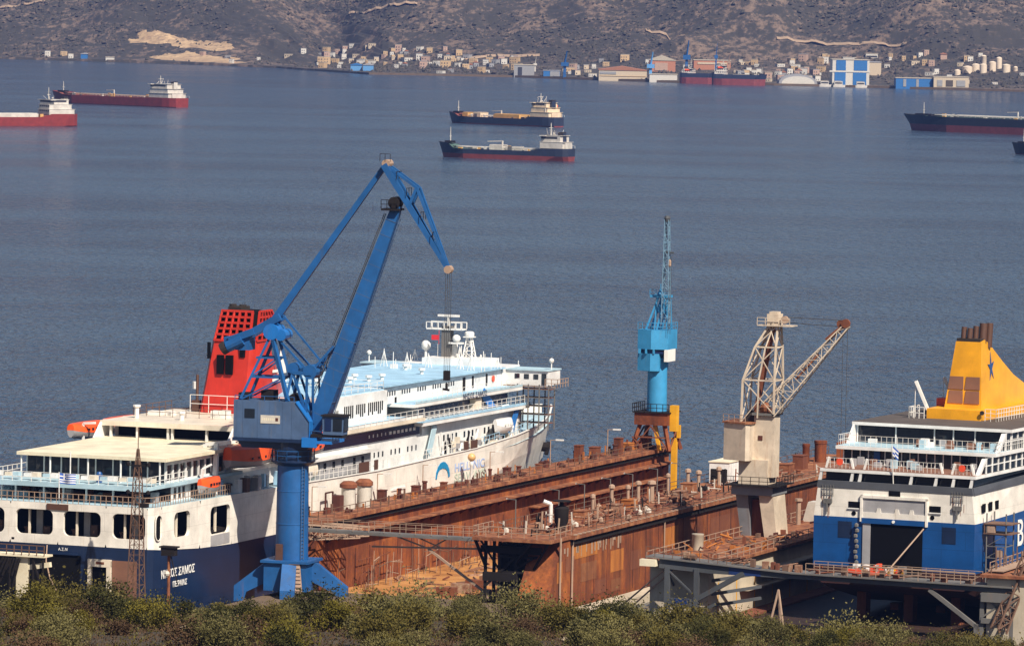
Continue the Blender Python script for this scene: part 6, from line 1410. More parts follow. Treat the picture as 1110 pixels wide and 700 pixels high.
p = MB(); p.box(42.1, 45.4, 60.4, 63.6, 12.12, 14.8); p.part('pedestal', 'crane_cream', c3)
p = MB(); p.prism([(40.4, 60.2), (43.2, 59.2), (43.6, 59.5), (43.6, 63.6), (40.4, 64)], 'z', 14.7, 18.7); ho3 = p.part('machinery_house', 'crane_cream', c3)
MB().prism([(40.2, 60.1), (43.2, 59.0), (43.8, 59.4), (43.8, 63.8), (40.2, 64.2)], 'z', 18.7, 18.85).part('house_roof', 'rust_pale', ho3)
p = MB(); p.box(43.6, 45.9, 60.9, 62.9, 12.9, 19.6); p.part('column_box', 'crane_cream', c3)
MB().box(44.1, 44.6, 60.84, 60.89, 16.9, 17.4).part('hatch', 'rust_dark', c3)
MB().box(43.4, 46.05, 60.6, 63.4, 19.6, 19.85).part('top_plate', 'steel_grey', c3)
p = MB()
B4 = [(42.2, 60.6, 18.8), (45.9, 60.6, 19.8), (45.9, 63.6, 19.8), (42.2, 63.6, 18.8)]
M4 = [(42.3, 60.6, 23.4), (45.9, 60.6, 23.4), (45.9, 63.6, 23.4), (42.3, 63.6, 23.4)]
U4 = [(43.5, 60.9, 27.0), (45.9, 60.9, 27.0), (45.9, 63.2, 27.0), (43.5, 63.2, 27.0)]
T4 = [(44.9, 61.4, 29.4), (45.9, 61.4, 29.4), (45.9, 62.6, 29.4), (44.9, 62.6, 29.4)]
for A_, B_ in ((B4, M4), (M4, U4), (U4, T4)):
    for i in range(4):
        j = (i + 1) % 4; p.bar(A_[i], B_[i], .2); p.bar(B_[i], B_[j], .15); p.bar(A_[i], B_[j], .1); p.bar(A_[j], B_[i], .1)
    p.bar([(A_[0][q] + A_[1][q]) / 2 for q in range(3)], [(B_[0][q] + B_[1][q]) / 2 for q in range(3)], .14)
p.part('tower', 'crane_cream', c3)
p = MB(); p.bar((43.4, 62, 19.8), (45.2, 62, 29.2), .5, .35); p.part('tower_mast', 'rust_brown', c3)
p = MB(); p.box(44.7, 46.0, 61.2, 62.8, 29.2, 30.6); p.box(43.7, 47.6, 60.9, 63.1, 29.3, 29.4); p.rail([(43.7, 60.9, 29.4), (47.4, 60.9, 29.4)], .8, .9, .06); p.box(44.9, 45.8, 61.4, 62.6, 30.6, 30.85); p.part('tower_head', 'crane_cream', c3)
MB().tube((46.6, 61.4, 30.0), (46.6, 61.9, 30.0), .42, 12).part('sheave', 'rail_rust', c3)
p = MB(); p.truss((45.2, 61.6, 20.2), (53.7, 61.6, 29.7), 1.9, .55, 11, .06, tc=.125, up=(0, 1, 0)); p.part('jib', 'crane_cream', c3)
p = MB(); p.tube((53.6, 61.2, 29.9), (53.6, 61.5, 29.9), .5, 12); p.tube((52.9, 61.7, 29.8), (52.9, 62.0, 29.8), .45, 12); p.bar((51.4, 61.6, 28.0), (53.6, 61.6, 29.9), .45); p.part('jib_head', 'rust_brown', c3)
p = MB(); p.bar((48, 61.6, 23.6), (50.5, 61.6, 26.4), .3, .2); p.part('jib_rod', 'rust_pale', c3)
p = MB()
for dx in (-.15, .35): p.tube((53.4 + dx, 61.6, 29.6), (53.4 + dx, 61.6, 15.5), .03, 4)
p.tube((46.6, 61.8, 30.3), (53.2, 61.7, 30.2), .04, 4); p.tube((46.6, 62.2, 29.7), (52.9, 61.8, 29.5), .04, 4); p.part('cable', 'rope', c3)
p = MB(); p.ball((43.0, 61.6, 19.6), .55, 8); p.box(42.5, 43.6, 61, 62.4, 18.9, 19.6); p.part('winch', 'soot', c3)
p = MB(); p.ball((44.8, 61, 20.5), .6, 8); p.box(44.2, 45.4, 60.8, 61.6, 19.85, 20.4); p.part('gearbox', 'rust_pale', c3)
r = MB(); r.rail([(40.3, 60.2, 18.85), (43.2, 59.1, 18.85)], .8, .8, .06); r.part('railing', 'rail_rust', c3)

# ---- lattice mast and quay furniture in front of the white ferry stern
lm = thing('lattice_mast', 'slim rusty lattice mast with lamps in front of the white ferry stern', 'mast', YARD, (1.1, -6, 2))
p = MB(); p.truss((1.1, -6, 2.0), (1.1, -6, 15.0), 1.5, .7, 13, .04, tc=.085); p.part('lattice', 'rail_brown', lm)
p = MB(); p.truss((1.1, -6, 15.0), (1.1, -6, 18.6), .75, .15, 4, .05, tc=.08); p.tube((1.1, -6, 18.6), (1.1, -6, 20.8), .05, 5); p.part('top_mast', 'rail_brown', lm)
p = MB()
for z in (14.2, 17.0): p.bar((.2, -6.3, z), (2.4, -6.3, z), .1); p.ball((.2, -6.3, z + .1), .26, 7); p.ball((2.4, -6.3, z + .1), .26, 7)
p.box(1.4, 2.3, -6.4, -5.8, 12.8, 13.2); p.part('lamp', 'dark_steel', lm)
sp = thing('signal_post', 'reddish post with a dark box on top beside the navy ferry corner', 'post', YARD, (3.75, -4, 2))
MB().tube((3.75, -4, 2), (3.75, -4, 7.9), .16, 8).part('post', 'rust_pale', sp); p = MB(); p.box(3.1, 4.5, -4.5, -3.6, 7.9, 8.7); p.box(2.9, 4.7, -4.6, -3.5, 8.7, 8.85); p.bar((4.1, -4.3, 7.9), (4.8, -4.1, 5.0), .1); p.part('lamp_box', 'dark_steel', sp); MB().ball((3.7, -4.3, 6.1), .3, 8).part('lamp', 'plate', sp)
ga = thing('boarding_gangway', 'lattice gangway frame on the quay at the lower left in front of the stern', 'gangway', YARD, (-12.3, -4, 2))
p = MB(); p.box(-15.5, -9.6, -5, -3, 7.0, 7.2); p.box(-12.9, -11.6, -4.6, -4.2, 2, 7.0); p.bar((-11.6, -4.3, 5.9), (-9.2, -4.3, 6.3), .5); p.part('platform', 'awning', ga)
p = MB(); p.rail([(-15.5, -5, 7.2), (-9.6, -5, 7.2)], 1.0, .8, .08); p.part('railing', 'rail_brown', ga)
p = MB()
for x in (-15.2, -13.5, -10.9, -9.8): p.bar((x, -4.8, 2), (x, -4.8, 7.0), .16)
p.bar((-15.2, -4.8, 3), (-13.5, -4.8, 6.8), .14); p.bar((-10.9, -4.8, 6.6), (-9.4, -4.8, 2.6), .16); p.bar((-13.5, -4.8, 2.6), (-12.4, -4.8, 6.8), .14)
for i in range(7): p.tube((-15 + i * .35, -4.9, 5.6 - .3 * (i % 3)), (-14.2 + i * .3, -4.9, 6.8), .12, 5)
p.part('leg', 'dark_steel', ga, kind='stuff')
for pts, lab in ((((-11.6, -.2, 7.8), (-11.4, -.8, 6.2), (-10.6, -1.5, 4.6), (-9.4, -2.2, 3.2)), 'grey rope sagging from the stern of the white ferry to the quay'), (((-17, -.2, 11.2), (-17.4, -2.5, 8.4), (-18.2, -5, 5.4)), 'dark rope hanging from the leftmost stern ports')):
    p = MB()
    for a_, b_ in zip(pts[:-1], pts[1:]): p.tube(a_, b_, .07, 5)
    p.thing('mooring_rope', 'rail_rust' if 'grey' in lab else 'rope', YARD, pts[-1], lab, 'rope')
plain('window_dark', (0.035, 0.035, 0.045), 0.5)
# ================================================================ SHIPS AT ANCHOR
paint('ship_red', (0.23, 0.030, 0.024), 0.5, 0.4, (0.16, 0.05, 0.03))
paint('ship_navy', (0.022, 0.030, 0.060), 0.5, 0.3, (0.10, 0.06, 0.04))
paint('ship_black', (0.014, 0.015, 0.022), 0.5, 0.3)
paint('ship_boot', (0.22, 0.045, 0.045), 0.6, 0.4, (0.16, 0.06, 0.05))
paint('ship_deck_green', (0.07, 0.13, 0.11), 0.7, 0.4, streak=False)
paint('ship_deck_red', (0.22, 0.06, 0.04), 0.7, 0.4, streak=False)
paint('ship_white', (0.58, 0.54, 0.49), 0.5, 0.25, (0.4, 0.28, 0.18))
paint('ship_cream', (0.70, 0.56, 0.40), 0.5, 0.4, (0.4, 0.22, 0.1))
paint('ship_ochre', (0.62, 0.36, 0.12), 0.6, 0.5, (0.3, 0.14, 0.05))
def tanker(name, label, stern, bow, B, zd, zb, zs, boot, top, bootm, deckm, house, seed, L=None, tank=None, gear=True, mast=12.0, housem='ship_white', raise_red=False, boatm='orange'):
    """stern/bow: points on the water (x, y); zd main deck, zb bow, zs poop heights; boot: height of the red lower hull"""
    dx, dy = bow[0] - stern[0], bow[1] - stern[1]; L = L or math.hypot(dx, dy)
    fr = Frame(stern[0], stern[1], math.degrees(math.atan2(-dy, dx)))
    t = thing(name, label, 'ship', fr, (L * .4, 0, 0)); rg = random.Random(seed)
    sec = []
    for f, hw, z, rk in ((-.012, .62, zs, 0), (.02, .86, zs, 0), (.07, .97, zs, 0), (.18, 1, zs, 0), (.22, 1, zd + (zs - zd) * .35, 0), (.26, 1, zd, 0), (.5, 1, zd, 0), (.78, 1, zd, 0), (.86, .94, zd + (zb - zd) * .15, 0), (.90, .80, zd + (zb - zd) * .75, .004), (.94, .58, zb - .15, .01), (.98, .26, zb, .022), (1.0, .05, zb + .15, .03)):
        zz = (-.8, boot, z); hh = (hw * .93 if f > .1 else hw * .7, hw * .98, hw); hb = B / 2
        if f > .85: hh = (hw * .62, hw * .78, hw)
        xs_ = (f * L - rk * L * .9, f * L - rk * L * .5, f * L + rk * L * .4)
        sec.append([(xs_[i], hh[i] * hb, zz[i]) for i in (2, 1, 0)] + [(xs_[i], -hh[i] * hb, zz[i]) for i in (0, 1, 2)])
    h = MB()
    for s_ in sec: h.v += [Vector(p) for p in s_]
    for a in range(len(sec) - 1):
        for i in range(5): h.f.append((a * 6 + i, a * 6 + i + 1, a * 6 + 7 + i, a * 6 + 6 + i)); h.mi.append((0, 1, 1, 1, 0)[i])
    h.f.append((0, 1, 4, 5)); h.mi.append(0); h.f.append((1, 2, 3, 4)); h.mi.append(1)
    h.part('hull', [top, bootm], t)
    d = MB()
    for a in range(len(sec) - 1): d.poly([Vector(sec[a][0]) - Vector((0, .02, .35)), Vector(sec[a][5]) + Vector((0, .02, -.35)), Vector(sec[a + 1][5]) + Vector((0, .02, -.35)), Vector(sec[a + 1][0]) - Vector((0, .02, .35))])
    d.part('deck', deckm, t)
    x0, x1, H_ = house; hb = B / 2
    tiers = max(2, round((H_ - zs) / 2.4)); th = (H_ - zs) / tiers
    hs_ = MB()
    for k_ in range(tiers): hs_.box(x0 + 1.3 * k_, x1 - .25 * k_, -hb * (.86 - .09 * k_), hb * (.86 - .09 * k_), zs + th * k_ - .4 * (k_ == 0), zs + th * (k_ + 1) - .12)
    ho = hs_.part('deckhouse', housem, t)
    hs_ = MB()
    for k_ in range(tiers): hs_.box(x0 + 1.3 * k_ - .5, x1 - .25 * k_ + .25, -hb * (.885 - .09 * k_), hb * (.885 - .09 * k_), zs + th * (k_ + 1) - .12, zs + th * (k_ + 1))
    hs_.box(x1 - .25 * tiers - 2.2, x1 - .25 * tiers + .4, -hb * 1.02, hb * 1.02, H_ - .35, H_)
    hs_.part('deck_overhang', housem, t)
    wn = MB()
    for k_ in range(tiers):
        zc = zs + th * (k_ + .5); n_ = int((x1 - x0) / 1.7)
        for i in range(n_):
            xx = x0 + .9 + 1.3 * k_ + i * 1.6
            if xx > x1 - .25 * k_ - .8: break
            wn.box(xx, xx + .7, -hb * (.86 - .09 * k_) - .03, -hb * (.86 - .09 * k_) - .004, zc - .05, zc + .55)
        for i in range(5): yy = -hb * .6 + i * hb * .3; wn.box(x1 - .25 * k_ + .004, x1 - .25 * k_ + .03, yy, yy + hb * .18, zc - .05, zc + .6)
    wn.part('window', 'glass_dark', ho, kind='stuff')
    kt = tiers - 1; zc = zs + th * (kt + .5)
    bw_ = MB(); bw_.box(x0 + 1.3 * kt + 1.2, x1 - .25 * kt + .03, -hb * (.86 - .09 * kt) - .03, hb * (.86 - .09 * kt) + .03, zc - .1, zc + .75); bw_.part('bridge_window', 'window_dark', ho)
    vt = MB()
    for i in range(9): xx = x0 + rg.uniform(-.5, (x1 - x0) * .45); yy = rg.uniform(-.8, .8) * hb; hh = rg.uniform(.8, 2.6); zz = zs if xx < x0 + 1.2 else zs + th; vt.tube((xx, yy, zz - .3), (xx, yy, zz + hh), rg.uniform(.12, .35), 6)
    for i in range(5): xx = x0 + rg.uniform(2, x1 - x0 - 1); vt.tube((xx, rg.uniform(-.5, .5) * hb, H_ - .4), (xx, rg.uniform(-.5, .5) * hb, H_ + rg.uniform(1, 3)), .09, 5)
    vt.part('vent_post', 'ship_white', t, kind='stuff')
    dp_ = MB(); dp_.box(x0 - .6, x0 + 1.2, -hb * .55, hb * .55, zs - .2, zs + th * .9); dp_.part('poop_house', housem, t)
    fn_ = MB(); fx = x0 + 1.0; fn_.prism([(fx, H_ - th * 1.2), (fx + 3.0, H_ - th * 1.2), (fx + 2.4, H_ + .9), (fx + .2, H_ + .9)], 'y', -1.3, 1.3); fo = fn_.part('funnel', housem if seed % 2 else top, t)
    MB().box(fx + .2, fx + 2.5, -1.35, 1.35, H_ + .3, H_ + 1.3).part('funnel_top', 'soot', fo)
    m_ = MB(); mx = x1 - 2.6; m_.tube((mx, 0, H_), (mx, 0, mast), .28, 6, .12); m_.bar((mx, -1.6, H_ + (mast - H_) * .6), (mx, 1.6, H_ + (mast - H_) * .6), .16); m_.bar((mx - .8, 0, H_ + (mast - H_) * .4), (mx + .9, 0, H_ + (mast - H_) * .4), .2); m_.ball((mx - 1.6, .8, H_ + .6), .5, 7); m_.part('mast', 'ship_white', t)
    fm = MB(); fx = L * .925; fm.tube((fx, 0, zb - .5), (fx, 0, zb + (mast - H_) * .9 + 1.5), .26, 6, .12); fm.bar((fx, -.8, zb + 2.2), (fx, .8, zb + 2.2), .15); fm.part('foremast', 'ship_white', t)
    wl = MB(); wl.box(L * .90, L * .955, -1.5, 1.5, zb - .4, zb + .45); wl.box(L * .87, L * .885, -hb * .5, hb * .5, zd, zd + .9); wl.part('windlass', 'dark_steel', t)
    lb = MB(); ly = -hb * .82; lx = x0 + (x1 - x0) * .28; lb.tube((lx, ly, H_ - th * .75), (lx + 3.4, ly, H_ - th * .75), .75, 8, .6); lb.ball((lx + 3.4, ly, H_ - th * .75), .62, 8); lb.part('lifeboat', boatm, t, smooth=True)
    if gear:
        pg = MB(); xa, xb = x1 + 2, L * .86
        for i in range(4): yy = (-.35 + .22 * i) * B * .6; pg.tube((xa, yy, zd + .75), (xb, yy, zd + .75), .16, 5)
        for i in range(int((xb - xa) / 3.5)): xx = xa + i * 3.5; pg.bar((xx, -B * .24, zd + .5), (xx, B * .24, zd + .5), .14); pg.bar((xx, -B * .24, zd - .3), (xx, -B * .24, zd + .8), .12)
        pg.part('deck_piping', 'rail_rust' if seed % 2 else 'ship_white', t, kind='stuff')
        mf = MB()
        for i in range(16): xx = rg.uniform(xa, xb); yy = rg.uniform(-.4, .4) * B; mf.mat(i % 3).box(xx, xx + rg.uniform(.5, 2), yy, yy + rg.uniform(.4, 1), zd - .3, zd + rg.uniform(.5, 1.6))
        mf.part('deck_gear', ['ship_white', 'ship_ochre', 'steel_grey'], t, kind='stuff')
        cr_ = MB(); cx_ = L * .52; cr_.tube((cx_, 0, zd), (cx_, 0, zd + 3.4), .35, 6); cr_.bar((cx_, 0, zd + 3.3), (cx_ + 6.5, 0, zd + 3.0), .32); cr_.part('hose_crane', 'ship_white', t)
        r = MB(); r.rail([(x1 + 1, -hb + .1, zd - .2), (L * .84, -hb + .1, zd - .2)], 1.0, 2.6, .09, 1); r.rail([(0, -hb * .85, zs), (x1, -hb * .95, zs)], 1.0, 2.2, .09, 1); r.part('railing', 'rail_white', t, kind='stuff')
    for (a, b_, w_, hh, mt, nm) in (tank or []):
        o = MB(); o.box(a * L, b_ * L, -w_ * hb, w_ * hb, zd - .3, zd + hh); o.box(a * L - .2, b_ * L + .2, -w_ * hb * .7, w_ * hb * .7, zd + hh, zd + hh + .2); o.part(nm, mt, t)
    return t
tanker('tanker', 'red hulled tanker with a white tank deck, cut by the left edge of the photo', (-201, 2504), (-256, 2461), 11, 4.2, 6, 5.6, .3, 'ship_red', 'ship_boot', 'ship_deck_red', (1.5, 15, 12.0), 1, L=78, mast=17.5, tank=[(.26, .80, .7, 1.5, 'ship_white', 'tank_trunk')])
tanker('tanker', 'long red tanker farthest out on the left, white house at its right end', (-177, 2921), (-250, 2996), 14, 4.6, 6.2, 5.0, .3, 'ship_red', 'ship_boot', 'ship_deck_red', (3, 19, 12.2), 3, mast=16.5)
tanker('tanker', 'navy tanker with ochre cargo tanks, the farther of the middle pair', (20, 2657), (-32, 2708), 11, 3.5, 5.4, 4.7, .5, 'ship_navy', 'ship_boot', 'ship_deck_red', (1.5, 14, 11.6), 2, mast=16.0, housem='ship_cream', tank=[(.30, .54, .75, 1.7, 'ship_ochre', 'cargo_tank'), (.68, .75, .5, 2.0, 'ship_cream', 'cargo_tank'), (.80, .85, .5, 1.8, 'ship_ochre', 'cargo_tank')])
tanker('tanker', 'small navy tanker with a red lower hull, the nearer of the middle pair', (21, 2125), (-29, 2152), 9.5, 3.6, 6.0, 4.8, 1.75, 'ship_navy', 'ship_boot', 'ship_deck_green', (1.2, 11, 9.8), 4, mast=14.5, tank=[(.50, .60, .5, 1.7, 'ship_white', 'cargo_tank'), (.36, .49, .12, 1.2, 'ship_white', 'pipe_rack')])
tanker('tanker', 'big dark tanker with a dull red lower hull at the right edge', (299, 2642), (193, 2736), 18, 7.4, 8.0, 8.2, 3.4, 'ship_black', 'ship_boot', 'ship_deck_green', (3, 20, 19), 6, mast=24, boatm='ship_white')
tanker('tanker', 'small black ship whose bow just shows at the right edge of the photo', (264, 2300), (211, 2345), 9, 4, 5.0, 4.6, .3, 'ship_black', 'ship_boot', 'ship_deck_green', (1.2, 11, 9.8), 7, mast=14.5)
# ================================================================ FAR SHORE: town, yards, tanks
def hit(px, py):
    """the point of the far land seen at photo pixel (px, py)"""
    x_, y_ = px - 555, py - 350; a = math.cos(ROLL) * x_ + math.sin(ROLL) * y_; b_ = -math.sin(ROLL) * x_ + math.cos(ROLL) * y_
    d = Vector((a, F_PX * math.cos(PITCH) - b_ * math.sin(PITCH), -F_PX * math.sin(PITCH) - b_ * math.cos(PITCH)))
    D = 3700.0
    while D < 5300:
        p = Vector((0, 0, CAM_Z)) + d * (D / d.y); s_ = p.y - shore_y(p.x)
        if s_ > 0 and p.z <= far_z(p.x, s_): return Vector((p.x, p.y, far_z(p.x, s_)))
        D += 2
    return p
PXM = lambda p: F_PX / p.y
def block(name, label, cat, px, py, wpx, hpx, depth, wall, roof, rise=0.0, rot=0.0, group=None, bands=None):
    """a building whose front foot is seen at (px centre, py); size from its size in the photo"""
    c = hit(px, py); k_ = 1 / PXM(c); w_, h_ = wpx * k_, hpx * k_
    fr = Frame(c.x, c.y, rot); t = thing(name, label, cat, fr, (0, 0, c.z), group)
    b_ = MB(); b_.box(-w_ / 2, w_ / 2, 0, depth, c.z - 3, c.z + h_); wall_o = b_.part('wall', wall, t)
    r_ = MB()
    if rise: r_.prism([(-w_ / 2 - .3, c.z + h_), (w_ / 2 + .3, c.z + h_), (w_ / 2 + .3, c.z + h_ + .3), (0, c.z + h_ + rise), (-w_ / 2 - .3, c.z + h_ + .3)], 'y', -.4, depth + .4)
    else: r_.box(-w_ / 2 - .3, w_ / 2 + .3, -.3, depth + .3, c.z + h_, c.z + h_ + .4)
    r_.part('roof', roof, t)
    if bands:
        for (x0, x1, z0, z1, mt, nm) in bands:
            o = MB().box(-w_ / 2 + w_ * x0, -w_ / 2 + w_ * x1, -.35, -.01, c.z + h_ * z0, c.z + h_ * z1); o.part(nm, mt, t)
    return t
plain('wall_cream', (0.50, 0.41, 0.30), 0.9); plain('wall_white', (0.55, 0.52, 0.47), 0.9); plain('wall_grey', (0.27, 0.27, 0.28), 0.9); plain('wall_pink', (0.40, 0.27, 0.21), 0.9); plain('wall_ochre', (0.46, 0.32, 0.18), 0.9)
plain('roof_tile', (0.30, 0.13, 0.075), 0.9); plain('roof_flat', (0.40, 0.35, 0.28), 0.9); plain('roof_grey', (0.28, 0.28, 0.30), 0.9); plain('shed_blue', (0.02, 0.13, 0.36), 0.6); plain('shed_pale_blue', (0.10, 0.28, 0.55), 0.6); plain('brick_red', (0.40, 0.17, 0.10), 0.9); plain('tank_cream', (0.64, 0.53, 0.41), 0.7)
block('shipyard_hall', 'tall blue and white striped shipbuilding hall on the far shore', 'factory', 922, 94, 40, 27, 34, 'wall_white', 'roof_flat', bands=[(.06, .36, 0, .50, 'shed_blue', 'door_panel'), (.56, .92, 0, .50, 'shed_blue', 'door_panel'), (.10, .36, .58, .98, 'shed_blue', 'door_panel'), (.58, .94, .58, .98, 'shed_blue', 'door_panel'), (-.08, 1.02, .51, .57, 'wall_white', 'canopy')])
block('factory_hall', 'pale hall joined to the right side of the tall striped hall', 'factory', 946, 82, 18, 14, 30, 'wall_cream', 'roof_grey')
block('storage_shed', 'white rooftop block standing behind the tall striped hall', 'shed', 921, 66, 14, 3, 12, 'wall_white', 'wall_white')
block('factory_shed', 'long low blue shed with a cream roof right of the striped hall', 'factory', 991, 95, 40, 9, 20, 'shed_blue', 'roof_flat', bands=[(.2, .28, 0, .9, 'wall_grey', 'pillar'), (.55, .62, 0, .9, 'wall_grey', 'pillar')])
block('factory_shed', 'long cream open shed on the right of the low blue shed', 'factory', 1031, 95, 38, 11, 16, 'wall_cream', 'roof_flat', bands=[(.1, .25, .1, .7, 'wall_grey', 'opening'), (.35, .55, .1, .7, 'scrub_olive', 'opening'), (.65, .9, .1, .7, 'wall_grey', 'opening')])
block('factory_hall', 'long cream hall with a red roof by the shipyard quay', 'factory', 675, 87, 52, 9, 40, 'wall_cream', 'roof_tile', rise=3, bands=[(.02, .98, .30, .36, 'wall_ochre', 'stripe'), (.02, .36, .55, .85, 'wall_grey', 'window_band')])
block('factory_hall', 'brick red hall with an arched front behind the berthed red ships', 'factory', 718, 78, 28, 12, 30, 'brick_red', 'roof_flat', rise=4, bands=[(.2, .7, .1, .8, 'wall_pink', 'arch')])
block('factory_hall', 'second brick red hall further right behind the berthed red ships', 'factory', 772, 76, 40, 10, 30, 'brick_red', 'roof_flat', bands=[(.1, .9, .6, .8, 'wall_cream', 'window_band')])
block('factory_shed', 'pale white shed between the cream hall and the berthed red ships', 'shed', 719, 88, 30, 6, 20, 'wall_white', 'roof_flat')
block('factory_hall', 'grey green hall with a dark doorway on the middle of the far shore', 'factory', 568, 82, 22, 11, 24, 'wall_grey', 'roof_flat', bands=[(.2, .4, 0, .8, 'window_dark', 'doorway')])
block('storage_shed', 'low dark blue shed on the far quay', 'shed', 598, 83, 18, 6, 14, 'shed_blue', 'roof_grey', bands=[(.4, .98, 0, .9, 'wall_grey', 'shutter')])
block('storage_shed', 'small bright blue shed on the left of the far town', 'shed', 386, 77, 12, 6, 14, 'shed_pale_blue', 'shed_blue', rise=1.5)
block('storage_shed', 'slightly larger bright blue shed beside the small one', 'shed', 399, 77, 11, 6, 14, 'shed_pale_blue', 'roof_grey', rise=1.5)
block('house', 'blue house among trees on the left of the far shore', 'house', 91, 64, 7, 5, 8, 'shed_blue', 'roof_grey', rise=1.2)
block('house', 'low white house by the water left of the quarry', 'house', 119, 66, 9, 2.6, 8, 'wall_white', 'roof_flat')
block('house', 'pink house standing alone among the trees above the oil tanks', 'house', 1023, 65, 7, 5, 8, 'wall_pink', 'roof_tile', rise=1.4)
block('apartment_block', 'white block with flat roof on the slope behind the striped hall', 'building', 945, 64, 13, 5, 10, 'wall_white', 'roof_flat', bands=[(.05, .95, .3, .6, 'window_dark', 'window_band')])
# arched hangar
c = hit(865, 94); k_ = 1 / PXM(c); ah = thing('arched_hangar', 'dark arched hangar with a pale front left of the striped hall', 'hangar', WORLD, c)
pts = [(c.x + 21 * k_ * math.cos(R(180 - a)), c.z - .5 + 10.5 * k_ * math.sin(R(180 - a)) ** .8) for a in range(0, 181, 15)]
MB().prism(pts, 'y', c.y, c.y + 30).part('shell', 'roof_grey', ah)
MB().prism([(c.x + (x - c.x) * .86, c.z - .5 + (z - c.z + .5) * .84) for x, z in pts], 'y', c.y - .3, c.y - .01).part('front', 'wall_white', ah)
# oil tanks on the right
TK = [(1049, 81, 11, 7.5), (1058, 79, 9, 8), (1066, 80, 8, 9), (1076, 78, 8, 10), (1091, 79, 9, 8), (1066.5, 74, 6, 12), (1083, 75, 6.5, 11.5), (1038, 82, 7, 5), (1101, 78, 5, 4)]
TL = ['broad low tank second from the left', 'squat tank third from the left', 'tank in front of the two tall ones', 'tank standing right of the cluster centre', 'broad tank near the right end', 'tall narrow tank in the middle', 'tall narrow tank on the right', 'smallest tank at the left end', 'tiny tank at the right end']
for (px, py, wpx, hpx), lab in zip(TK, TL):
    c = hit(px, py); k_ = 1 / PXM(c); r_ = wpx * k_ / 2; h_ = hpx * k_
    mb = MB(); mb.lathe((c.x, c.y + r_, c.z), [(r_, -2), (r_, h_), (r_ * 1.02, h_ + .05), (r_ * .55, h_ + .7), (.2, h_ + 1.0)], 16)
    mb.thing('oil_tank', 'tank_cream', WORLD, (c.x, c.y + r_, c.z), 'cream oil tank on the far right shore, ' + lab, 'tank', 'oil tanks on the far shore', smooth=True)
# small ferries moored by the striped hall, and berthed red ships
for px, lab in ((894, 'left of three white boats below the striped hall'), (909, 'middle of three white boats below the striped hall'), (933, 'right of three white boats below the low blue shed')):
    c = hit(px, 95.2); k_ = 1 / PXM(c); L_ = 13 * k_; fr = Frame(c.x, shore_y(c.x) - 7, 0); t = thing('ferry_boat', lab, 'boat', fr, (0, 0, 0), 'white boats moored on the far shore')
    MB().prism([(-L_ / 2, -1), (L_ / 2 - 1, -1), (L_ / 2, 1.6), (-L_ / 2, 1.6)], 'y', -2, 2).part('hull', 'ship_white', t)
    MB().box(-L_ / 2 + .8, L_ / 2 - 2, -1.8, 1.8, 1.6, 4.2).part('cabin', 'ship_white', t); MB().box(-L_ / 2 + 1.2, L_ / 2 - 2.4, -1.84, -1.81, 2.4, 3.4).part('window', 'window_dark', t); MB().box(-L_ / 2 + .6, L_ / 2 - 3, -1.9, 1.9, 4.2, 4.4).part('roof', 'wall_cream', t)
for (xa, xb, off, lab, sd) in ((738, 778, 16, 'dark and red ship berthed at the far yard, the left of two', 8), (773, 832, 30, 'longer dark and red ship berthed at the far yard, the right of two', 9)):
    p0, p1 = hit(xa, 90), hit(xb, 92); ya = shore_y((p0.x + p1.x) / 2) - off
    sc_ = ya / p0.y
    tanker('berthed_ship', lab, (p0.x * sc_, ya + 3), (p1.x * sc_, ya - 3), 11, 7.6, 8.2, 7.9, 4.6, 'ship_navy', 'ship_boot', 'ship_deck_red', (1.5, 10, 14 if sd == 9 else 11), sd, mast=18, gear=False)
# yard cranes on the far shore
for px, py, hpx, mt, lab in ((612, 84, 28, 'crane_blue', 'blue tower crane left of the cream hall'), (705, 88, 30, 'shed_pale_blue', 'pale blue tower crane right of the cream hall'), (744, 80, 36, 'crane_blue', 'tallest blue tower crane behind the berthed ships'), (776, 76, 28, 'crane_blue', 'thin blue crane rising from behind the right berthed ship'), (580, 78, 16, 'wall_white', 'small white tower crane right of the grey green hall'), (790, 76, 16, 'rail_rust', 'thin brownish crane at the right of the brick halls')):
    c = hit(px, py); k_ = 1 / PXM(c); h_ = hpx * k_; fr = Frame(c.x, c.y, 0); t = thing('yard_crane', lab + ' on the far shore', 'crane', fr, (0, 0, c.z), 'cranes of the far shipyard')
    w_ = 1.1 if 'thin' in lab or 'small' in lab else 2.3
    MB().bar((0, 0, c.z - 1), (0, 0, c.z + h_ * .55), w_, w_, w_ * .8, w_ * .8).part('tower', mt, t)
    MB().box(-w_ * 1.2, w_ * 1.2, -w_, w_, c.z + h_ * .42, c.z + h_ * .56).part('machinery_house', mt, t)
    MB().bar((0, 0, c.z + h_ * .55), (w_ * .6, -2, c.z + h_), w_ * .55, w_ * .55, w_ * .25, w_ * .25).part('jib', mt, t)
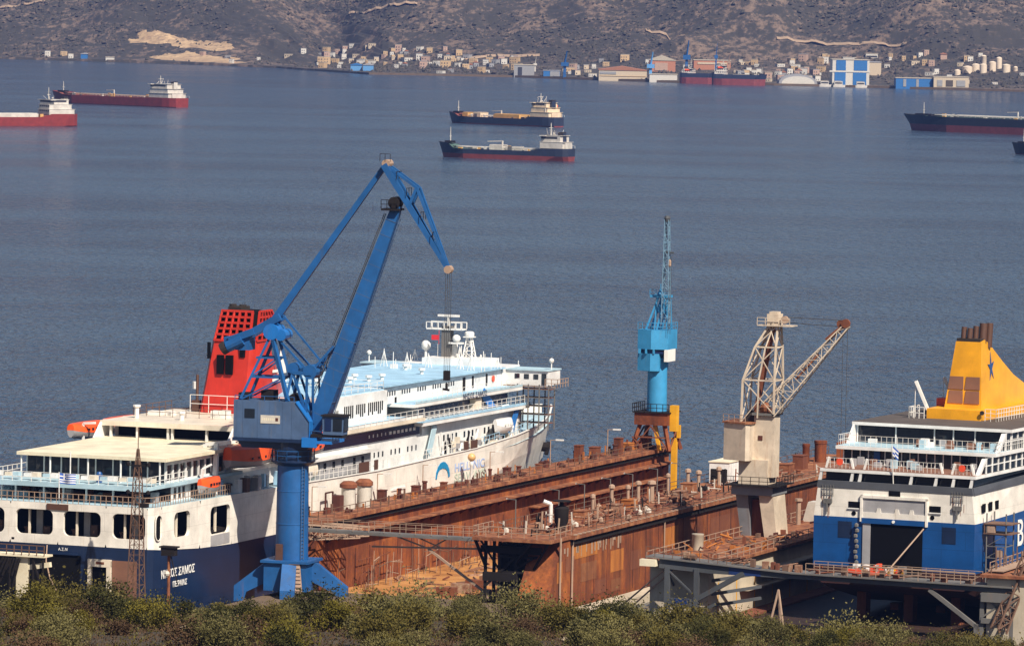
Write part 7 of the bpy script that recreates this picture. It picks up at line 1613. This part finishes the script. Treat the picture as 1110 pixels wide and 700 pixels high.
# the town: individual small houses
rg = random.Random(64); HOUSE = {}
def house_mesh(i):
    w_, d_, h_ = rg.uniform(5, 10), rg.uniform(6, 9), rg.choice((3.2, 4.2, 5.6, 6.6)); wall = rg.choice(('wall_cream', 'wall_white', 'wall_white', 'wall_ochre', 'wall_pink', 'wall_cream', 'wall_grey')); roof = rg.choice(('roof_tile', 'roof_flat', 'roof_flat', 'roof_flat', 'roof_grey', 'roof_grey'))
    mb = MB(); mb.box(-w_ / 2, w_ / 2, 0, d_, -3, h_)
    mb.mat(1)
    if roof == 'roof_tile': mb.prism([(-w_ / 2 - .4, h_), (w_ / 2 + .4, h_), (0, h_ + 1.8)], 'y', -.4, d_ + .4)
    else: mb.box(-w_ / 2 - .2, w_ / 2 + .2, -.2, d_ + .2, h_, h_ + .35)
    mb.mat(2)
    for s_ in range(max(1, int(h_ / 3))):
        for j in range(max(1, int(w_ / 2.6))): mb.box(-w_ / 2 + .9 + j * 2.5, -w_ / 2 + 1.9 + j * 2.5, -.04, -.004, .8 + s_ * 2.7, 2.1 + s_ * 2.7)
    return mb.finish('house', [wall, roof, 'window_dark'], Vector((0, 0, 0)), None), wall, roof, h_
VAR = [house_mesh(i) for i in range(14)]
ZONES = [(344, 372, 58, 76, 14, 'at the left end of the far town'), (372, 432, 52, 72, 24, 'on the left of the far town'), (425, 500, 55, 76, 28, 'in the middle of the far town'), (470, 560, 66, 82, 22, 'low down by the quay of the far town'), (500, 560, 62, 70, 8, 'on the right slope of the far town'), (606, 650, 74, 86, 12, 'between the far cranes'), (640, 760, 66, 76, 8, 'on the slope behind the cream hall'), (795, 890, 70, 90, 46, 'between the berthed ships and the striped hall'), (800, 900, 62, 70, 8, 'on the slope above the berthed ships'), (960, 1010, 62, 76, 8, 'on the wooded slope right of the striped hall'), (1000, 1110, 60, 94, 12, 'near the oil tanks'), (200, 330, 55, 72, 6, 'along the shore right of the quarry'), (20, 110, 60, 65, 5, 'along the shore left of the quarry')]
TRK = [((842, 43), (880, 45), (920, 48), (960, 49), (985, 47)), ((0, 9), (30, 5), (52, 3)), ((378, 16), (402, 12), (430, 7), (455, 5)), ((500, 65), (540, 61), (590, 60)), ((700, 33), (722, 38), (745, 44))]
plain('track_soil', (0.34, 0.24, 0.16), 0.95)
for pts in TRK:
    mb = MB(); P_ = [hit(*p) for p in pts]; Q_ = []
    for a_, b_ in zip(P_[:-1], P_[1:]):
        for i in range(10): Q_.append(a_.lerp(b_, i / 10))
    up_ = [Vector((q_.x, q_.y, far_z(q_.x, q_.y - shore_y(q_.x)) + .5)) for q_ in Q_]
    rr_ = [(u_ + Vector((0, -4, -.9)), u_ + Vector((0, -2.2 + 1.2 * mn.noise(u_ * .08), 0)), u_ + Vector((0, 4 + 2 * mn.noise(u_ * .05), 1.0))) for u_ in up_]
    for a_, b_ in zip(rr_[:-1], rr_[1:]):
        mb.poly([a_[0], b_[0], b_[1], a_[1]]); mb.poly([a_[1], b_[1], b_[2], a_[2]])
    mb.thing('dirt_track', 'track_soil', WORLD, (up_[0].x, up_[0].y, up_[0].z), kind='structure')
CN = {'wall_cream': 'cream', 'wall_white': 'white', 'wall_ochre': 'ochre', 'wall_pink': 'pink', 'wall_grey': 'grey'}
RN = {'roof_tile': 'red tiled roof', 'roof_flat': 'pale flat roof', 'roof_grey': 'grey roof'}
for x0, x1, y0, y1, n_, where in ZONES:
    for i in range(n_):
        px, py = rg.uniform(x0, x1), rg.uniform(y0, y1); c = hit(px, py)
        if c.y - shore_y(c.x) < 6: continue
        me, wall, roof, h_ = rg.choice(VAR); o = bpy.data.objects.new('house', me); COL.objects.link(o)
        s_ = rg.uniform(.45, .85)
        o.matrix_world = Matrix.Translation((c.x, c.y, c.z)) @ Matrix.Rotation(rg.uniform(-.5, .5), 4, 'Z') @ Matrix.Scale(s_, 4)
        tag(o, '%s %s house with %s %s' % ('tall' if h_ > 5 else 'small', CN[wall], RN[roof], where), 'house', 'small houses of the far shore town')
# quay edge of the far yard and a jetty of sea wall
sw = MB(); prev = None
for i in range(60):
    x = -120 + 9 * i; p = (x, shore_y(x) - .5)
    if prev: sw.hexa([(prev[0], prev[1] - 1.2, -1), (p[0], p[1] - 1.2, -1), (p[0], p[1] + 3, -1), (prev[0], prev[1] + 3, -1), (prev[0], prev[1] - 1, 1.5), (p[0], p[1] - 1, 1.5), (p[0], p[1] + 3, 1.5), (prev[0], prev[1] + 3, 1.5)])
    prev = p
sw.thing('sea_wall', 'quay_ground', WORLD, (150, 4030, 0), 'long low stone quay edge along the far town waterfront', 'sea wall')
# ================================================================ SHRUBS ON THE HILLSIDE
def leafmat(name, a, b_, rough=0.75, trans=0.12):
    m, n, l, bs = nodes_of(name)
    t = n.new('ShaderNodeObjectInfo'); nz = noise(n, l, 0.9, 4, 0.7); nz2 = noise(n, l, 5.0, 3, 0.6)
    ad = n.new('ShaderNodeMath'); ad.operation = 'MULTIPLY_ADD'; ad.inputs[1].default_value = 0.5; l.new(t.outputs['Random'], ad.inputs[0]); l.new(nz, ad.inputs[2])
    c = ramp(n, l, ad.outputs[0], [(0.35, a), (0.95, b_)])
    c = mix(n, l, ramp(n, l, nz2, [(0.40, g(0)), (0.65, g(0.35))]), c, tuple(x * 1.35 for x in b_))
    l.new(c, bs.inputs['Base Color']); bs.inputs['Roughness'].default_value = rough; bs.inputs['Specular IOR Level'].default_value = 0.15
    M[name] = m
leafmat('leaf_olive', (0.030, 0.027, 0.006), (0.100, 0.080, 0.018))
leafmat('leaf_grey', (0.036, 0.034, 0.011), (0.132, 0.115, 0.042))
leafmat('leaf_dark', (0.013, 0.015, 0.004), (0.044, 0.042, 0.011))
leafmat('leaf_brown', (0.034, 0.021, 0.011), (0.094, 0.055, 0.029))
leafmat('leaf_yellow', (0.052, 0.046, 0.007), (0.128, 0.105, 0.014))
plain('bark', (0.07, 0.05, 0.035), 0.9)
def shrub_mesh(seed, w_, h_, leaf, n_leaf, size, upright):
    rg = random.Random(seed); mb = MB(); lobes = []
    nl = rg.randint(9, 14)
    for i in range(nl):
        a = rg.random() * 6.28; rr = rg.random() ** .6 * w_ * .40; z = h_ * rg.uniform(.22, .78) * (1 - .35 * (rr / (w_ * .5)))
        lobes.append((Vector((rr * math.cos(a), rr * math.sin(a), z)), rg.uniform(.16, .30) * w_))
    for k in range(n_leaf):
        c, r_ = lobes[int(rg.random() * nl)] if rg.random() < .86 else (Vector((0, 0, h_ * .4)), w_ * .46)
        d = Vector((rg.gauss(0, 1), rg.gauss(0, 1), rg.gauss(.25, 1)))
        if d.length < 1e-3: continue
        d.normalize(); p = c + d * r_ * (rg.random() ** .28)
        if p.z < .02: p.z = rg.random() * .3
        if rg.random() < .10: p += d * r_ * rg.uniform(.1, .5); p.z += rg.random() * .25 * upright
        up = Vector((d.x * .5 + rg.uniform(-.7, .7), d.y * .5 + rg.uniform(-.7, .7), rg.uniform(-.2, 1.0) * upright + .1)).normalized()
        sd = up.cross(Vector((rg.gauss(0, 1), rg.gauss(0, 1), rg.gauss(0, 1))))
        if sd.length < 1e-3: continue
        sd.normalize(); s_ = size * rg.uniform(.6, 1.4)
        mb.poly([p - up * s_ * .2, p + sd * s_ * .38 + up * s_ * .35, p + up * s_ * 1.15, p - sd * s_ * .38 + up * s_ * .35])
    me = mb.finish('foliage', leaf, Vector((0, 0, 0)), None)
    st = MB()
    for i in range(5):
        a = rg.random() * 6.28; e = Vector((math.cos(a) * w_ * .28, math.sin(a) * w_ * .28, h_ * .55)); st.tube((0, 0, -.6), e, .07, 5, .02)
    return me, st.finish('stem', 'bark', Vector((0, 0, 0)), None)
KIND = {}
for key, args in {'olive': (('leaf_olive', 4600, .125, 1.0), 'olive green bush'), 'grey': (('leaf_grey', 4600, .125, 1.0), 'grey green olive bush'), 'dark': (('leaf_dark', 4000, .125, .7), 'dark green bush'), 'brown': (('leaf_brown', 3200, .115, .5), 'dry brown low bush'), 'yellow': (('leaf_yellow', 3600, .12, .9), 'yellow green bush')}.items():
    (lf, nleaf, sz, upr), desc = args
    KIND[key] = ([shrub_mesh(100 + hash_i * 7 + len(key) * 31, w_, h_, lf, nleaf, sz, upr) + (w_, h_) for hash_i, (w_, h_) in enumerate(((3.4, 2.7), (2.7, 2.5), (4.2, 2.9)) if key != 'brown' else ((3.2, 1.5), (2.6, 1.3), (4.0, 1.7)))], desc)
def plant(kind, var, x, y, sc, label, grp='bushes on the hillside in front', rz=0.0):
    me, st, w_, h_ = KIND[kind][0][var]
    t = bpy.data.objects.new('shrub', None); COL.objects.link(t); z = hill_z(x, y)
    t.matrix_world = Matrix.Translation((x, y, z - .1)) @ Matrix.Rotation(rz, 4, 'Z') @ Matrix.Scale(sc, 4)
    tag(t, label, 'shrub', grp)
    for nm, d in (('foliage', me), ('stem', st)):
        o = bpy.data.objects.new(nm, d); COL.objects.link(o); o.parent = t
    return t
WHERE = [(-99, -30, 'at the far left'), (-30, -22, 'below the navy stern'), (-22, -12, 'left of the blue crane foot'), (-12, -2, 'below the empty dock'), (-2, 8, 'below the middle dock wall'), (8, 18, 'below the gangway support'), (18, 30, 'below the blue ferry'), (30, 99, 'at the far right')]
def where(x, y):
    for a, b_, s_ in WHERE:
        if a <= x * 400 / y < b_: return s_
rg = random.Random(2024)
def gp(px, D): return ((px - 555) * math.cos(ROLL) + 330 * math.sin(ROLL)) / F_PX * D
# individually placed bushes the photograph shows clearly
PLACED = [('olive', 80, 655, 432, 1.15), ('dark', 30, 660, 428, 1.0), ('dark', 345, 676, 402, 1.05), ('grey', 318, 668, 412, .9), ('olive', 210, 648, 440, 1.1), ('grey', 452, 655, 425, 1.3), ('olive', 400, 660, 428, 1.0), ('yellow', 376, 650, 440, .95), ('grey', 560, 668, 408, 1.1), ('olive', 620, 676, 402, 1.0), ('grey', 690, 668, 418, 1.35), ('olive', 740, 676, 410, 1.1),
          ('grey', 800, 690, 402, 1.0), ('olive', 860, 695, 400, .9), ('grey', 918, 668, 432, 1.3), ('grey', 953, 690, 428, .85), ('grey', 985, 682, 430, 1.1), ('olive', 1025, 694, 425, .8), ('dark', 110, 668, 410, 1.0), ('olive', 250, 655, 430, 1.1), ('yellow', 165, 678, 392, .8), ('yellow', 35, 682, 388, .9), ('yellow', 655, 690, 396, .8), ('dark', 660, 682, 400, 1.0)]
DESC = {'olive': 'olive green', 'grey': 'grey green', 'dark': 'dark green', 'brown': 'dry brown', 'yellow': 'yellow green'}
for i, (kd, px, py, D, sc_) in enumerate(PLACED):
    x = gp(px, D); plant(kd, i % 3, x, D, sc_ * (1.0 if px > 520 or 240 < px < 390 else 1.18), 'large %s bush on the hillside %s' % (DESC[kd], where(x, D)), rz=rg.random() * 6)
for i in range(262):
    D = rg.uniform(344, 452); px = rg.uniform(-40, 1150); x = gp(px, D)
    if px > 830 and rg.random() < .2: continue
    f = rg.random(); low = D < 385
    kd = 'brown' if f < (.42 if low else .22) else 'olive' if f < .58 else 'grey' if f < .80 else 'dark' if f < .93 else 'yellow'
    sc_ = rg.uniform(.55, 1.12) * (1.15 if D > 415 else .9)
    if px > 830: sc_ *= .85
    if 235 < px < 385 and D > 400: sc_ *= .62
    if 470 < px < 660 and D > 410: sc_ *= .72
    plant(kd, rg.randrange(3), x, D, sc_, '%s %s bush among others on the hillside %s' % ('smaller' if sc_ < .65 else 'middling', DESC[kd], where(x, D)), rz=rg.random() * 6)
# dry grass and twigs between the bushes
gs = MB()
for i in range(16000):
    D = rg.uniform(335, 460); x = rg.uniform(-45, 45) * D / 400; z = hill_z(x, D); gs.mat(rg.choice((0, 0, 1, 2))); a = rg.random() * 6.28; L = rg.uniform(.12, .34); w_ = rg.uniform(.03, .09)
    tx, ty = x + rg.uniform(-.2, .2), D + rg.uniform(-.2, .2)
    gs.poly([(x - w_ * math.cos(a), D - w_ * math.sin(a), z - .02), (x + w_ * math.cos(a), D + w_ * math.sin(a), z - .02), (tx, ty, z + L)])
gs.thing('dry_grass', ['leaf_brown', 'leaf_olive', 'leaf_yellow'], WORLD, (0, 400, 17), 'dry brown grass and twigs between the bushes', 'grass', kind='stuff')
us = MB(); placed = 0                 # low heath filling the ground between the bushes
while placed < 95000:
    D = rg.uniform(338, 458); x = rg.uniform(-46, 46) * D / 400; c_ = mn.noise(Vector((x * .35, D * .35, 4)))
    if c_ < -.25 and rg.random() < .45: continue
    z = hill_z(x, D) + rg.random() ** 1.5 * (.40 + .9 * max(0, c_)); s_ = rg.uniform(.07, .17); us.mat(0 if c_ + rg.uniform(-.2, .2) < .12 else 1 if rg.random() < .75 else 2)
    up = Vector((rg.uniform(-.7, .7), rg.uniform(-.7, .7), rg.uniform(.1, 1))).normalized(); sd = up.cross(Vector((rg.gauss(0, 1), rg.gauss(0, 1), rg.gauss(0, 1)))).normalized(); p = Vector((x, D, z))
    us.poly([p - up * s_ * .3, p + sd * s_ * .4 + up * s_ * .3, p + up * s_ * 1.1, p - sd * s_ * .4 + up * s_ * .3]); placed += 1
us.thing('heath', ['leaf_brown', 'leaf_olive', 'leaf_grey'], WORLD, (0, 400, 17), 'low brown and olive heath covering the ground between the bushes', 'undergrowth', kind='stuff')
plain('pale_stone', (0.30, 0.24, 0.17), 0.9)
for i, (px, D, s_) in enumerate(((198, 380, .45), (243, 378, .4), (64, 402, .8), (52, 404, .6), (85, 403, .6), (612, 377, .35))):
    x = gp(px, D); mb = MB(); rr = random.Random(i); z = hill_z(x, D) + .15
    mb.ball((x, D, z), s_, 8, (1.2, .8, .55)); mb.v = [v + Vector((rr.uniform(-.15, .15), rr.uniform(-.15, .15), rr.uniform(-.1, .1))) * s_ for v in mb.v]
    mb.thing('rock', 'pale_stone', WORLD, (x, D, z), 'pale rock lying between the bushes, ' + ('left of the blue crane foot, larger one', 'left of the blue crane foot, smaller one', 'biggest of the three at the far left', 'leftmost of the three at the far left', 'rightmost of the three at the far left', 'below the middle dock wall')[i], 'rock')
